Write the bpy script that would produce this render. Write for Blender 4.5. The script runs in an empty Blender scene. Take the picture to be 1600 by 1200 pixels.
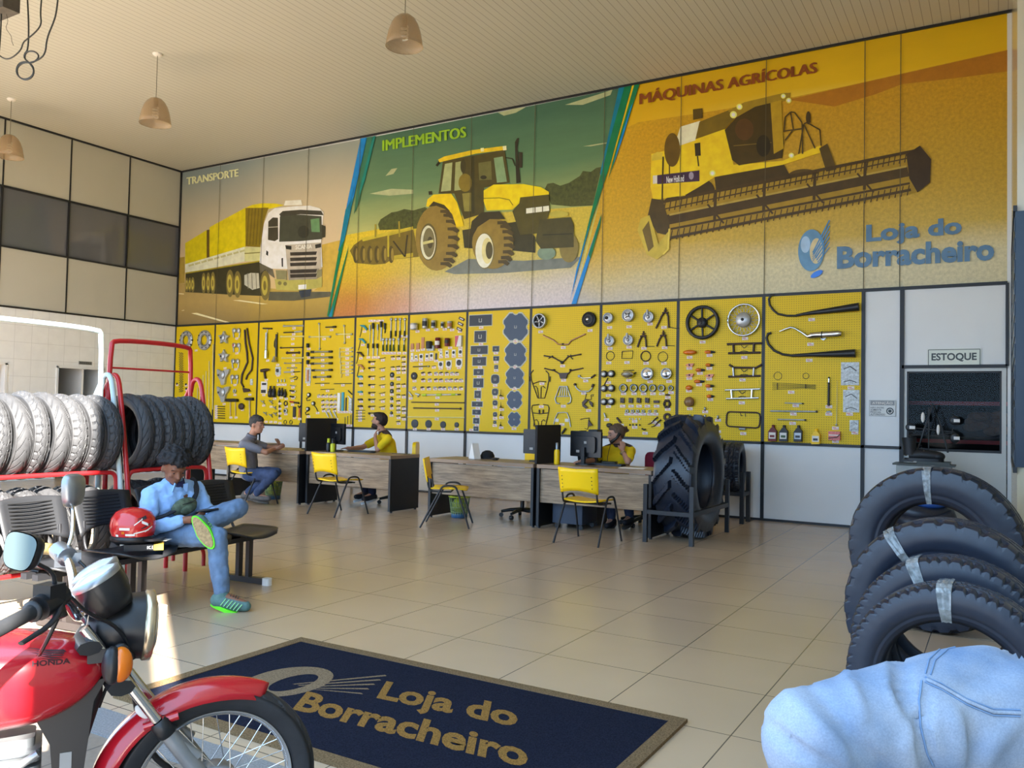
import bpy, bmesh, math, random
from mathutils import Vector, Matrix, Quaternion
from mathutils.bvhtree import BVHTree
random.seed(7)
PI = math.pi
sc = bpy.context.scene
COL = sc.collection

# ------------------------------------------------------------------ camera, sky, sun, exposure
CAM = Vector((14.88544, -11.39990, 1.4))
CF = Vector((-0.50757459, 0.86100786, 0.03214822))
CRT = Vector((0.86160713, 0.50717338, 0.02020705))
CUP = Vector((-0.00109371, -0.03795572, 0.99927882))
FPX = 1302.37
cd = bpy.data.cameras.new('camera')
cam = bpy.data.objects.new('camera', cd)
COL.objects.link(cam)
cam.matrix_world = Matrix(((CRT.x, CUP.x, -CF.x, CAM.x), (CRT.y, CUP.y, -CF.y, CAM.y), (CRT.z, CUP.z, -CF.z, CAM.z), (0, 0, 0, 1)))
cd.sensor_fit = 'HORIZONTAL'; cd.sensor_width = 36.0; cd.lens = 36.0 * FPX / 1600.0
cd.clip_start = 0.02
sc.camera = cam

wd = bpy.data.worlds.new('sky'); sc.world = wd
wd.use_nodes = True
bgn = wd.node_tree.nodes['Background']
bgn.inputs[0].default_value = (0.44, 0.68, 1.0, 1)
bgn.inputs[1].default_value = 5.0

SUN_H = Vector((0.82, -0.57, 0)).normalized()      # towards the sun, on the ground plan
SUN_EL = math.radians(33)
sl = bpy.data.lights.new('sun', 'SUN'); sl.energy = 50.0; sl.angle = math.radians(0.6); sl.color = (1.0, 0.945, 0.85)
sun = bpy.data.objects.new('sun', sl); COL.objects.link(sun)
sd = SUN_H * math.cos(SUN_EL) + Vector((0, 0, math.sin(SUN_EL)))
sun.rotation_euler = sd.to_track_quat('Z', 'Y').to_euler()
sun.location = (25, -20, 14)
sc.view_settings.view_transform = 'Standard'
sc.view_settings.look = 'None'
sc.view_settings.gamma = 1.0
sc.view_settings.use_curve_mapping = False
sc.view_settings.exposure = -0.08
try:
    sc.cycles.use_denoising = True
    sc.cycles.max_bounces = 7
    sc.cycles.diffuse_bounces = 5
    sc.cycles.glossy_bounces = 4
    sc.cycles.caustics_reflective = False
    sc.cycles.caustics_refractive = False
    sc.cycles.sample_clamp_indirect = 6.0
except Exception:
    pass
# sky portal in the open shop front: helps the renderer find the daylight
pl = bpy.data.lights.new('daylight_portal', 'AREA'); pl.shape = 'RECTANGLE'; pl.size = 15.0; pl.size_y = 4.8
pl.cycles.is_portal = True
po = bpy.data.objects.new('daylight_portal', pl); COL.objects.link(po)
po.location = (7.5, -9.3, 2.4); po.rotation_euler = (PI / 2, 0, 0)

# ------------------------------------------------------------------ helpers
def ray(x, y):
    return CF + CRT * ((x - 800) / FPX) + CUP * ((600 - y) / FPX)

def at(x, y, ax, v):
    d = ray(x, y); t = (v - CAM[ax]) / d[ax]
    return CAM + d * t

def lin(c):
    c = c / 255.0
    return c / 12.92 if c <= 0.04045 else ((c + 0.055) / 1.055) ** 2.4

def rgb(r, g, b):
    return (lin(r), lin(g), lin(b), 1.0)

MATS = {}
def mat(name, col, rough=0.5, metal=0.0, spec=0.5, noise=None, bump=None, coat=0.0, trans=0.0, alpha=1.0, ior=1.45):
    """col is sRGB 0-255. noise=(scale, amount): gentle mottling of the colour. bump=(scale, strength)."""
    if name in MATS: return MATS[name]
    m = bpy.data.materials.new(name); m.use_nodes = True
    nt = m.node_tree; b = nt.nodes['Principled BSDF']
    c = rgb(*col)
    b.inputs['Base Color'].default_value = c
    b.inputs['Roughness'].default_value = rough
    b.inputs['Metallic'].default_value = metal
    b.inputs['Specular IOR Level'].default_value = spec
    b.inputs['Coat Weight'].default_value = coat
    b.inputs['Transmission Weight'].default_value = trans
    b.inputs['Alpha'].default_value = alpha
    b.inputs['IOR'].default_value = ior
    m.diffuse_color = c
    if noise or bump:
        tc = nt.nodes.new('ShaderNodeTexCoord')
    if noise:
        n = nt.nodes.new('ShaderNodeTexNoise'); n.inputs['Scale'].default_value = noise[0]; n.inputs['Detail'].default_value = 5
        nt.links.new(tc.outputs['Object'], n.inputs['Vector'])
        r = nt.nodes.new('ShaderNodeValToRGB')
        a = noise[1]
        r.color_ramp.elements[0].position = 0.3; r.color_ramp.elements[1].position = 0.7
        r.color_ramp.elements[0].color = (c[0] * (1 - a), c[1] * (1 - a), c[2] * (1 - a), 1)
        r.color_ramp.elements[1].color = (min(1, c[0] * (1 + a)), min(1, c[1] * (1 + a)), min(1, c[2] * (1 + a)), 1)
        nt.links.new(n.outputs['Fac'], r.inputs['Fac']); nt.links.new(r.outputs['Color'], b.inputs['Base Color'])
    if bump:
        n2 = nt.nodes.new('ShaderNodeTexNoise'); n2.inputs['Scale'].default_value = bump[0]; n2.inputs['Detail'].default_value = 4
        nt.links.new(tc.outputs['Object'], n2.inputs['Vector'])
        bp = nt.nodes.new('ShaderNodeBump'); bp.inputs['Strength'].default_value = bump[1]; bp.inputs['Distance'].default_value = 0.01
        nt.links.new(n2.outputs['Fac'], bp.inputs['Height']); nt.links.new(bp.outputs['Normal'], b.inputs['Normal'])
    MATS[name] = m
    return m

def nodemat(name, rough=0.5, spec=0.5):
    m = bpy.data.materials.new(name); m.use_nodes = True; nt = m.node_tree
    b = nt.nodes['Principled BSDF']; b.inputs['Roughness'].default_value = rough; b.inputs['Specular IOR Level'].default_value = spec
    MATS[name] = m
    return m, nt, b

def N(nt, typ, **kw):
    n = nt.nodes.new(typ)
    for k, v in kw.items():
        if k in ('operation', 'data_type', 'blend_type', 'wave_type', 'bands_direction', 'noise_dimensions', 'feature', 'interpolation_type'):
            setattr(n, k, v)
        else:
            n.inputs[k if not k.startswith('i') or not k[1:].isdigit() else int(k[1:])].default_value = v
    return n

def V(*a):
    return Vector(a if len(a) == 3 else a[0])

def frame_from(d, up=Vector((0, 0, 1))):
    d = d.normalized()
    if abs(d.dot(up)) > 0.98: up = Vector((1, 0, 0))
    a = d.cross(up).normalized(); b = a.cross(d).normalized()
    return a, b

class MB:
    """collects shapes, builds ONE mesh object"""
    def __init__(s): s.v = []; s.f = []; s.mi = []; s.sm = []
    def add(s, verts, faces, mi=0, smooth=False):
        o = len(s.v); s.v += [tuple(p) for p in verts]
        for f in faces:
            s.f.append([i + o for i in f]); s.mi.append(mi); s.sm.append(smooth)
        return s
    def box(s, c, size, mi=0, rz=0.0, R=None):
        hx, hy, hz = size[0] / 2, size[1] / 2, size[2] / 2
        P = [Vector((x, y, z)) for x in (-hx, hx) for y in (-hy, hy) for z in (-hz, hz)]
        if R is None and rz: R = Matrix.Rotation(rz, 3, 'Z')
        if R is not None: P = [R @ p for p in P]
        P = [p + V(*c) for p in P]
        return s.add(P, [(0, 1, 3, 2), (4, 6, 7, 5), (0, 4, 5, 1), (2, 3, 7, 6), (0, 2, 6, 4), (1, 5, 7, 3)], mi)
    def rbox(s, c, size, r, mi=0, R=None, seg=3, axis=2):
        """box whose four edges along `axis` are rounded"""
        ax = [0, 1, 2]; ax.remove(axis)
        a, b = size[ax[0]] / 2, size[ax[1]] / 2; h = size[axis] / 2
        r = min(r, a * .99, b * .99)
        poly = []
        for (cx, cy, a0) in ((a - r, b - r, 0), (-a + r, b - r, PI / 2), (-a + r, -b + r, PI), (a - r, -b + r, 1.5 * PI)):
            for k in range(seg + 1):
                t = a0 + PI / 2 * k / seg; poly.append((cx + r * math.cos(t), cy + r * math.sin(t)))
        n = len(poly); vs = []
        for z in (-h, h):
            for (x, y) in poly:
                p = [0, 0, 0]; p[ax[0]] = x; p[ax[1]] = y; p[axis] = z
                p = Vector(p)
                if R is not None: p = R @ p
                vs.append(p + V(*c))
        s.add(vs, [list(range(n))[::-1], list(range(n, 2 * n))], mi)
        return s.add(vs, [(i, (i + 1) % n, n + (i + 1) % n, n + i) for i in range(n)], mi, True)
    def tube(s, pts, r, n=8, mi=0, closed=False, cap=True, smooth=True, flat=1.0):
        pts = [V(*p) for p in pts]; m = len(pts)
        rs = r if isinstance(r, (list, tuple)) else [r] * m
        rings = []; prev = None
        for i, p in enumerate(pts):
            if closed: d = pts[(i + 1) % m] - pts[i - 1]
            else: d = pts[min(i + 1, m - 1)] - pts[max(i - 1, 0)]
            if d.length < 1e-9: d = Vector((0, 0, 1))
            d.normalize()
            if prev is None: a = frame_from(d)[0]
            else:
                a = prev - d * prev.dot(d)
                if a.length < 1e-6: a = frame_from(d)[0]
                a.normalize()
            b = d.cross(a)
            prev = a
            rings.append([p + (a * math.cos(2 * PI * k / n) + b * math.sin(2 * PI * k / n) * flat) * rs[i] for k in range(n)])
        vs = [q for R in rings for q in R]; fs = []
        L = m if closed else m - 1
        for i in range(L):
            j = (i + 1) % m
            for k in range(n):
                k2 = (k + 1) % n
                fs.append((i * n + k, i * n + k2, j * n + k2, j * n + k))
        s.add(vs, fs, mi, smooth)
        if cap and not closed:
            s.add(rings[0], [list(range(n))[::-1]], mi); s.add(rings[-1], [list(range(n))], mi)
        return s
    def lathe(s, prof, o=(0, 0, 0), d=(0, 0, 1), n=24, mi=0, closed=False, smooth=True, cap=False, a0=0.0, a1=2 * PI):
        """prof: (radius, height along d)"""
        d = V(*d).normalized(); a = frame_from(d)[0]; b = d.cross(a); o = V(*o)
        full = abs(a1 - a0 - 2 * PI) < 1e-6
        m = n if full else n + 1
        vs = []
        for (r, h) in prof:
            for k in range(m):
                t = a0 + (a1 - a0) * k / n
                vs.append(o + d * h + (a * math.cos(t) + b * math.sin(t)) * r)
        fs = []
        P = len(prof)
        for i in range(P if closed else P - 1):
            j = (i + 1) % P
            for k in range(n):
                k2 = (k + 1) % m
                fs.append((i * m + k, i * m + k2, j * m + k2, j * m + k))
        s.add(vs, fs, mi, smooth)
        if cap:
            s.add(vs[:m], [list(range(m))[::-1]], mi); s.add(vs[-m:], [list(range(m))], mi)
        return s
    def torus(s, c, R, r, d=(0, 0, 1), n=28, k=8, mi=0, sx=1.0):
        prof = [(R + r * math.cos(2 * PI * i / k), r * math.sin(2 * PI * i / k)) for i in range(k)]
        return s.lathe(prof, c, d, n, mi, closed=True)
    def ell(s, c, rad, mi=0, R=None, n=14, m=9):
        vs = []; c = V(*c)
        for i in range(m + 1):
            t = PI * i / m
            for k in range(n):
                u = 2 * PI * k / n
                p = Vector((rad[0] * math.sin(t) * math.cos(u), rad[1] * math.sin(t) * math.sin(u), rad[2] * math.cos(t)))
                if R is not None: p = R @ p
                vs.append(p + c)
        fs = [(i * n + k, (i + 1) * n + k, (i + 1) * n + (k + 1) % n, i * n + (k + 1) % n) for i in range(m) for k in range(n)]
        return s.add(vs, fs, mi, True)
    def prism(s, poly, o, ux, uy, h, mi=0):
        """poly in (ux,uy) coordinates at o, extruded by h along ux x uy"""
        ux = V(*ux); uy = V(*uy); o = V(*o); nn = ux.cross(uy).normalized(); n = len(poly)
        A = sum(poly[i][0] * poly[(i + 1) % n][1] - poly[(i + 1) % n][0] * poly[i][1] for i in range(n))
        if A < 0: poly = poly[::-1]
        lo = [o + ux * x + uy * y for x, y in poly]; hi = [p + nn * h for p in lo]
        s.add(lo + hi, [list(range(n))[::-1], list(range(n, 2 * n))] + [(i, (i + 1) % n, n + (i + 1) % n, n + i) for i in range(n)], mi)
        return s
    def chain(s, pts, rads, n=12, mi=0):
        """capsules joined end to end: for bodies, merged later by a voxel remesh"""
        pts = [V(*p) for p in pts]
        for i in range(len(pts) - 1):
            if (pts[i + 1] - pts[i]).length > 1e-6: s.tube([pts[i], pts[i + 1]], [rads[i], rads[i + 1]], n, mi)
        for p, r in zip(pts, rads): s.ell(p, (r, r, r), mi, n=n, m=8)
        return s
    def xform(s, M):
        s.v = [tuple(M @ Vector(p)) for p in s.v]; return s
    def mesh(s, name, mats):
        me = bpy.data.meshes.new(name); me.from_pydata(s.v, [], s.f)
        for m in (mats if isinstance(mats, (list, tuple)) else [mats]): me.materials.append(m)
        me.polygons.foreach_set('material_index', s.mi); me.polygons.foreach_set('use_smooth', s.sm)
        me.update(); return me
    def build(s, name, mats, parent=None, loc=None, rz=0.0):
        o = bpy.data.objects.new(name, s.mesh(name, mats)); COL.objects.link(o)
        if parent: o.parent = parent
        if loc is not None: o.location = loc
        if rz: o.rotation_euler = (0, 0, rz)
        return o

def tag(o, label, cat, group=None, kind=None):
    if label: o['label'] = label
    if cat: o['category'] = cat
    if group: o['group'] = group
    if kind: o['kind'] = kind
    return o

def thing(name, label, cat, loc=(0, 0, 0), rz=0.0, group=None):
    o = bpy.data.objects.new(name, None); COL.objects.link(o); o.empty_display_size = 0.1
    o.location = loc; o.rotation_euler = (0, 0, rz)
    return tag(o, label, cat, group)

def kids(o): return [c for c in o.children]
def dup(o, label=None, loc=None, rz=None, rot=None):
    def cp(a, par):
        c = a.copy(); COL.objects.link(c)
        if par: c.parent = par
        for ch in list(a.children): cp(ch, c)
        return c
    c = cp(o, None)
    if label: c['label'] = label
    if loc is not None: c.location = loc
    if rz is not None: c.rotation_euler = (0, 0, rz)
    if rot is not None: c.rotation_euler = rot
    return c

def struct(o):
    o['kind'] = 'structure'; return o

def arc(c, r, a0, a1, n, ux=(1, 0, 0), uy=(0, 0, 1)):
    c = V(*c); ux = V(*ux); uy = V(*uy)
    return [c + ux * (r * math.cos(a0 + (a1 - a0) * i / n)) + uy * (r * math.sin(a0 + (a1 - a0) * i / n)) for i in range(n + 1)]

def smooth_path(pts, it=2):
    """Chaikin corner cutting, ends kept"""
    pts = [V(*p) for p in pts]
    for _ in range(it):
        q = [pts[0]]
        for i in range(len(pts) - 1):
            q.append(pts[i] * 0.75 + pts[i + 1] * 0.25); q.append(pts[i] * 0.25 + pts[i + 1] * 0.75)
        q.append(pts[-1]); pts = q
    return pts

def text_mesh(body, bold=0.0, align='LEFT', spacing=1.0, shear=0.0):
    """flat letters as (verts2d, faces), scaled to unit bounding box; also returns the aspect w/h"""
    cu = bpy.data.curves.new('letters', 'FONT'); cu.body = body; cu.offset = bold; cu.space_character = spacing; cu.shear = shear
    cu.align_x = align; cu.resolution_u = 3
    ob = bpy.data.objects.new('letters', cu)
    me = bpy.data.meshes.new_from_object(ob)
    vs = [(v.co.x, v.co.y) for v in me.vertices]; fs = [list(p.vertices) for p in me.polygons]
    bpy.data.objects.remove(ob); bpy.data.curves.remove(cu); bpy.data.meshes.remove(me)
    x0 = min(v[0] for v in vs); x1 = max(v[0] for v in vs); y0 = min(v[1] for v in vs); y1 = max(v[1] for v in vs)
    return [((x - x0) / (x1 - x0), (y - y0) / (y1 - y0)) for x, y in vs], fs, (x1 - x0) / (y1 - y0)

def text_on(mb, body, o, ux, uy, nrm=None, off=0.0, mi=0, bold=0.0, spacing=1.0, shear=0.0):
    """letters fill the parallelogram o, o+ux, o+uy"""
    vs, fs, _ = text_mesh(body, bold, spacing=spacing, shear=shear)
    o = V(*o); ux = V(*ux); uy = V(*uy); nn = ux.cross(uy).normalized()
    mb.add([o + ux * x + uy * y + nn * off for x, y in vs], fs, mi)

# ------------------------------------------------------------------ common materials
white_panel = mat('white_panel', (230, 232, 232), 0.45, noise=(1.2, 0.03))
black_trim = mat('black_trim', (34, 35, 38), 0.45)
black_metal = mat('black_metal', (30, 30, 33), 0.42, 0.0, 0.6)
black_plastic = mat('black_plastic', (24, 25, 28), 0.38)
dark_plastic = mat('dark_plastic', (44, 45, 49), 0.5)
grey_metal = mat('grey_metal', (150, 153, 156), 0.35, 0.8)
chrome = mat('chrome', (225, 226, 228), 0.10, 1.0)
steel = mat('steel', (175, 176, 178), 0.32, 0.85, noise=(30, 0.15))
alu = mat('cast_aluminium', (190, 192, 194), 0.42, 0.7, noise=(18, 0.08))
gun = mat('dark_gunmetal', (70, 66, 62), 0.4, 0.5)
rubber = mat('black_rubber', (42, 43, 46), 0.52, 0.0, 0.5, noise=(25, 0.2))
rubber_pale = mat('lightened_black_rubber', (62, 62, 64), 0.58, 0.0, 0.45, noise=(22, 0.18))  # rubber colour lightened to lift the sunlit rack tyres
rubber_blue = mat('skylight_blue_rubber', (31, 38, 52), 0.36, 0.0, 0.6, noise=(25, 0.12))  # black rubber tinted with the blue of the sky light
red_paint = mat('red_paint', (190, 32, 36), 0.32, 0.0, 0.5, coat=0.3)
yellow_plastic = mat('yellow_plastic', (250, 204, 10), 0.38)
paper_white = mat('paper_white', (232, 228, 222), 0.7)
pink_print = mat('pink_print', (214, 120, 110), 0.7)
rust_brown = mat('dark_brown_paint', (66, 46, 40), 0.45)
amber = mat('amber_plastic', (214, 110, 20), 0.2, coat=0.3)
wood_handle = mat('pale_wood', (205, 180, 130), 0.5, noise=(12, 0.12))
glass_dark = mat('dark_glass', (70, 74, 80), 0.08, 0.0, 0.6)
# ------------------------------------------------------------------ the setting
BX = [0.0, 1.217, 2.456, 3.64, 4.90, 6.10, 7.30, 8.50, 9.70, 10.90, 12.10, 13.35]    # joints of the yellow panels
ZP, ZM, ZC = 1.038, 3.027, 6.29
XR = 15.25      # outer part of the right wall
XI = 14.97      # inner part, beside the back wall

def grid_nodes(nt, vec, ax, p, o, w):
    """1 on joint lines, else 0"""
    sp = N(nt, 'ShaderNodeSeparateXYZ'); nt.links.new(vec, sp.inputs[0])
    a = N(nt, 'ShaderNodeMath', operation='ADD', i1=-o); nt.links.new(sp.outputs[ax], a.inputs[0])
    d = N(nt, 'ShaderNodeMath', operation='DIVIDE', i1=p); nt.links.new(a.outputs[0], d.inputs[0])
    f = N(nt, 'ShaderNodeMath', operation='FRACT'); nt.links.new(d.outputs[0], f.inputs[0])
    l = N(nt, 'ShaderNodeMath', operation='LESS_THAN', i1=w / p); nt.links.new(f.outputs[0], l.inputs[0])
    return l.outputs[0]

def joint_mat(name, base, joint, gx, gy, rough, noise, amt, spec=0.5, axes=(0, 1), coat=0.0):
    m, nt, b = nodemat(name, rough, spec)
    tc = N(nt, 'ShaderNodeTexCoord')
    l1 = grid_nodes(nt, tc.outputs['Object'], axes[0], *gx) if gx else None
    l2 = grid_nodes(nt, tc.outputs['Object'], axes[1], *gy) if gy else None
    n = N(nt, 'ShaderNodeTexNoise', Scale=noise, Detail=3.0, Roughness=0.5); nt.links.new(tc.outputs['Object'], n.inputs['Vector'])
    r = N(nt, 'ShaderNodeValToRGB'); c = rgb(*base)
    r.color_ramp.elements[0].position = 0.3; r.color_ramp.elements[1].position = 0.72
    r.color_ramp.elements[0].color = tuple(v * (1 - amt) for v in c[:3]) + (1,); r.color_ramp.elements[1].color = tuple(min(1, v * (1 + amt)) for v in c[:3]) + (1,)
    nt.links.new(n.outputs['Fac'], r.inputs['Fac'])
    mx = N(nt, 'ShaderNodeMixRGB'); mx.inputs[2].default_value = rgb(*joint)
    nt.links.new(r.outputs['Color'], mx.inputs[1])
    if l1 and l2:
        q = N(nt, 'ShaderNodeMath', operation='MAXIMUM'); nt.links.new(l1, q.inputs[0]); nt.links.new(l2, q.inputs[1]); fac = q.outputs[0]
    else: fac = l1 or l2
    nt.links.new(fac, mx.inputs[0]); nt.links.new(mx.outputs[0], b.inputs['Base Color'])
    b.inputs['Coat Weight'].default_value = coat
    rr = N(nt, 'ShaderNodeMath', operation='MULTIPLY_ADD', i1=0.12, i2=rough - 0.06); nt.links.new(n.outputs['Fac'], rr.inputs[0]); nt.links.new(rr.outputs[0], b.inputs['Roughness'])
    m.diffuse_color = c
    return m

m_floor = joint_mat('beige_porcelain_tile', (184, 161, 134), (92, 82, 72), (0.62, 0.218, 0.006), (0.62, -0.28, 0.006), 0.24, 0.9, 0.05, 0.5)
m_ceil = joint_mat('white_slat_ceiling', (196, 194, 182), (140, 137, 126), (0.10, 0.03, 0.007), None, 0.5, 0.6, 0.02)
m_tilewall = joint_mat('white_wall_tile', (240, 242, 243), (214, 216, 217), (0.30, 0.0, 0.006), (0.30, 0.03, 0.006), 0.22, 6.0, 0.03, 0.5, axes=(1, 2))
m_sill = mat('grey_granite', (128, 130, 132), 0.35, noise=(120, 0.35))
m_street = mat('sunlit_pavement', (122, 118, 110), 0.85, noise=(3, 0.12))
m_outertile = joint_mat('brown_outer_tile', (128, 116, 104), (84, 76, 70), (0.4, 0.1, 0.008), (0.4, 0.05, 0.008), 0.45, 40.0, 0.12)
m_panel = mat('cream_wall_panel', (196, 194, 182), 0.42, noise=(0.8, 0.03))
m_panel_gloss = mat('glossy_cream_panel', (196, 186, 160), 0.16, noise=(1.0, 0.04))

def bx2(mb, a, b, mi=0):
    return mb.box(((a[0] + b[0]) / 2, (a[1] + b[1]) / 2, (a[2] + b[2]) / 2), (abs(b[0] - a[0]), abs(b[1] - a[1]), abs(b[2] - a[2])), mi)

struct(bx2(MB(), (-3, -9.0, -0.12), (XR + .1, 1.8, 0)).build('floor', m_floor))
struct(bx2(MB(), (-3, -9.2, -0.12), (XR + .1, -9.0, 0.0)).build('trim_1', m_sill))
struct(bx2(MB(), (-6, -13.4, -0.14), (30, -9.2, -0.004)).build('ground', m_outertile))
struct(bx2(MB(), (-60, -70, -0.20), (80, -13.4, -0.02)).build('street', m_street))
struct(bx2(MB(), (-.1, -9.35, ZC), (XR + .1, 0.1, ZC + .12)).build('ceiling', m_ceil))
# lintel over the open front and an added, unseen wing wall that blocks the sun
struct(bx2(MB(), (-.1, -9.35, 4.75), (XR + .1, -9.10, ZC)).build('wall_front', m_panel))
wr = MB(); bx2(wr, (XR, -9.3, -0.1), (XR + .1, -4.55, ZC)); bx2(wr, (XR, -9.35, -0.1), (15.95, -9.2, ZC)); bx2(wr, (15.85, -12.33, -.1), (15.95, -11.93, 9.5)); bx2(wr, (15.85, -11.75, -.1), (15.95, -9.2, 9.5)); bx2(wr, (15.85, -11.93, -.1), (15.95, -11.75, 3.4)); bx2(wr, (15.85, -11.93, 5.15), (15.95, -11.75, 9.5)); bx2(wr, (XI, -4.6, -0.1), (XR + .1, 0.1, ZC))  # tall wing made up to cast shade; its slit lays the floor strip
struct(wr.build('wall_right_and_sun_block', m_panel_gloss))
wb = MB(); bx2(wb, (XI - .012, -4.62, 1.08), (XR, -2.9, 2.87))
for k in range(12): bx2(wb, (XI - .018, -4.62, 1.1 + k * .148), (XI - .01, -2.9, 1.2 + k * .148))
wv = struct(wb.build('window_3', mat('dark_blue_shutter', (26, 44, 62), 0.3)))
fr = MB()
for z in (1.06, 2.89): bx2(fr, (XI - .025, -4.63, z - .02), (XI, -2.88, z + .02))
bx2(fr, (XI - .025, -2.9, 1.05), (XI, -2.86, 2.90)); fr.build('window_frame', black_trim, wv)
# back wall: white boards below and at the right, hole for the door window
Wx0, Wx1, Wz0, Wz1 = at(1417, 600, 1, 0).x, at(1565, 600, 1, 0).x, at(1490, 706, 1, 0).z, at(1490, 580, 1, 0).z
DX0, DX1, DZ = 13.80, 14.93, 2.045
bw = MB()
bx2(bw, (-.1, 0, 0), (DX0 - .0, 0.1, ZC)); bx2(bw, (DX0, 0, DZ), (XR + .1, 0.1, ZC)); bx2(bw, (DX1, 0, 0), (XR + .1, 0.1, DZ))
struct(bw.build('wall_back', white_panel))
dm = MB()
bx2(dm, (DX0 + .01, 0.0, 0.02), (Wx0, 0.05, DZ - .01)); bx2(dm, (Wx1, 0.0, 0.02), (DX1 - .01, 0.05, DZ - .01))
bx2(dm, (Wx0, 0.0, 0.02), (Wx1, 0.05, Wz0)); bx2(dm, (Wx0, 0.0, Wz1), (Wx1, 0.05, DZ - .01))
door = struct(dm.build('door_1', mat('door_white', (206, 208, 204), 0.42, noise=(1.5, 0.03))))
gb = MB()
for (a, b) in (((Wx0, -.006, Wz0), (Wx1, .02, Wz0 + .03)), ((Wx0, -.004, Wz1 - .02), (Wx1, .02, Wz1)), ((Wx0, -.004, Wz0), (Wx0 + .02, .02, Wz1)), ((Wx1 - .02, -.004, Wz0), (Wx1, .02, Wz1))): bx2(gb, a, b)
gb.build('window_frame', dark_plastic, door)
g = MB(); bx2(g, (Wx0, .022, Wz0), (Wx1, .027, Wz1))
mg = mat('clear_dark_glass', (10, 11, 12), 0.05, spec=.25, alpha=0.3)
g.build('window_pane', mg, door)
hl = MB(); hx = DX0 + .05
hl.tube([(hx, 0, .98), (hx, -.03, .98), (hx, -.03, 1.10), (hx, 0, 1.10)], .009); hl.lathe([(0, 0), (.02, 0), (.02, .008), (0, .008)], (hx, -.001, .96), (0, -1, 0), 12); hl.lathe([(0, 0), (.02, 0), (.02, .008), (0, .008)], (hx, -.001, 1.11), (0, -1, 0), 12)
hl.build('door_handle', chrome, door)
# trims on the back wall
tr = MB()
for x in BX[1:]: bx2(tr, (x - .022, -.022, 0), (x + .022, 0, ZM))
bx2(tr, (DX0 - .025, -.022, 0), (DX0 + .025, 0, ZM)); bx2(tr, (DX1 - .02, -.022, DZ), (DX1 + .015, 0, ZM))
bx2(tr, (0, -.022, ZP - .018), (13.80, 0, ZP + .018)); bx2(tr, (0, -.024, ZM - .02), (DX1, 0, ZM + .02))
bx2(tr, (DX0, -.022, DZ - .02), (DX1, 0, DZ + .02)); bx2(tr, (0, -.018, 0), (DX0, 0, .03))
struct(tr.build('trim_2', black_trim))
t3 = MB(); bx2(t3, (0, -.03, ZC - .03), (XI, 0, ZC)); bx2(t3, (0, -9.1, ZC - .03), (.03, 0, ZC)); bx2(t3, (0, -.03, 0), (.03, 0, ZC)); struct(t3.build('trim_3', black_trim))
# left wall: tiled below with two doorways, panels and a dark glass band above
LZ0, LZ1, LZ2 = 3.03, 4.066, 5.106
ops = ((-5.2, -3.40), (-2.53, -1.58))
lw = MB(); ys = [-9.35] + [v for o in ops for v in o] + [0.0]
for i in range(0, len(ys), 2): bx2(lw, (-.1, ys[i], 0), (0, ys[i + 1], LZ0))
for a, b in ops: bx2(lw, (-.1, a, 2.045), (0, b, LZ0))
struct(lw.build('wall_left', m_tilewall))
up = MB(); bx2(up, (-.1, -9.35, LZ0), (0, 0, LZ1)); bx2(up, (-.1, -9.35, LZ2), (0, 0, ZC)); struct(up.build('wall_left_upper', m_panel))
gw = MB(); bx2(gw, (-.06, -9.35, LZ1), (-.03, 0, LZ2)); wnd = struct(gw.build('window_1', mat('smoked_glass', (104, 106, 112), 0.08, spec=0.8)))
m1_ = MB()
for k in range(8):
    y = -1.2 * k - .0 - (0.0 if k else -0.0)
    if k: bx2(m1_, (-.05, y - .012, LZ0), (.012, y + .012, ZC))
for z in (LZ0, LZ1, LZ2): bx2(m1_, (-.05, -9.3, z - .016), (.014, 0, z + .016))
struct(m1_.build('trim_4', black_trim))
b2 = MB(); bx2(b2, (-2.4, -6.2, -.05), (-2.3, -.4, 2.6)); bx2(b2, (-2.3, -.5, -.05), (-.1, -.4, 2.6)); bx2(b2, (-2.3, -6.2, -.05), (-.1, -6.1, 2.6)); bx2(b2, (-2.4, -6.2, 2.55), (-.1, -.4, 2.62)); bx2(b2, (-1.5, -1.98, 0), (-.1, -1.94, 2.55)); bx2(b2, (-2.3, -3.3, 0), (-.1, -3.24, 2.55))
struct(b2.build('wall_corridor', mat('lightened_corridor_wall', (236, 236, 234), 0.6, noise=(2, 0.05))))  # wall colour raised to make up for missing light in the corridor
dl = MB(); bx2(dl, (-.75, -1.62, .02), (-.06, -1.585, 2.03)); struct(dl.build('door_2', white_panel))
fm = MB()
for a, b in ops:
    bx2(fm, (-.1, a, 2.02), (.012, b, 2.07)); bx2(fm, (-.1, a - .0, 0), (.012, a + .04, 2.05)); bx2(fm, (-.1, b - .04, 0), (.012, b, 2.05))
struct(fm.build('trim_5', white_panel))
# stock room behind the door window
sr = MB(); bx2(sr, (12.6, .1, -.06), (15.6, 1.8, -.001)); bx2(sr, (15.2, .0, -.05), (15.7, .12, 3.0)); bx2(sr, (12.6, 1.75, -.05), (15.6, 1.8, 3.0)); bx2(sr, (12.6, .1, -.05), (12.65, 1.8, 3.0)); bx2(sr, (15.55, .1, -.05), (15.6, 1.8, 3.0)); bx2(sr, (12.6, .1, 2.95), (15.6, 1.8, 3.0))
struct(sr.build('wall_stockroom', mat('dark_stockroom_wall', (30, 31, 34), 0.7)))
shf = thing('stock_shelf', 'dark steel shelf with a red beam seen through the door window', 'shelf', (14.35, 1.3, 0))
s1 = MB()
for x in (-.75, .75):
    for y in (-.3, .3): bx2(s1, (x - .02, y - .02, 0), (x + .02, y + .02, 2.3))
s1.build('upright', black_metal, shf)
s2 = MB()
for z in (.55, 1.18): bx2(s2, (-.77, -.3, z - .02), (.77, .3, z))
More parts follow.
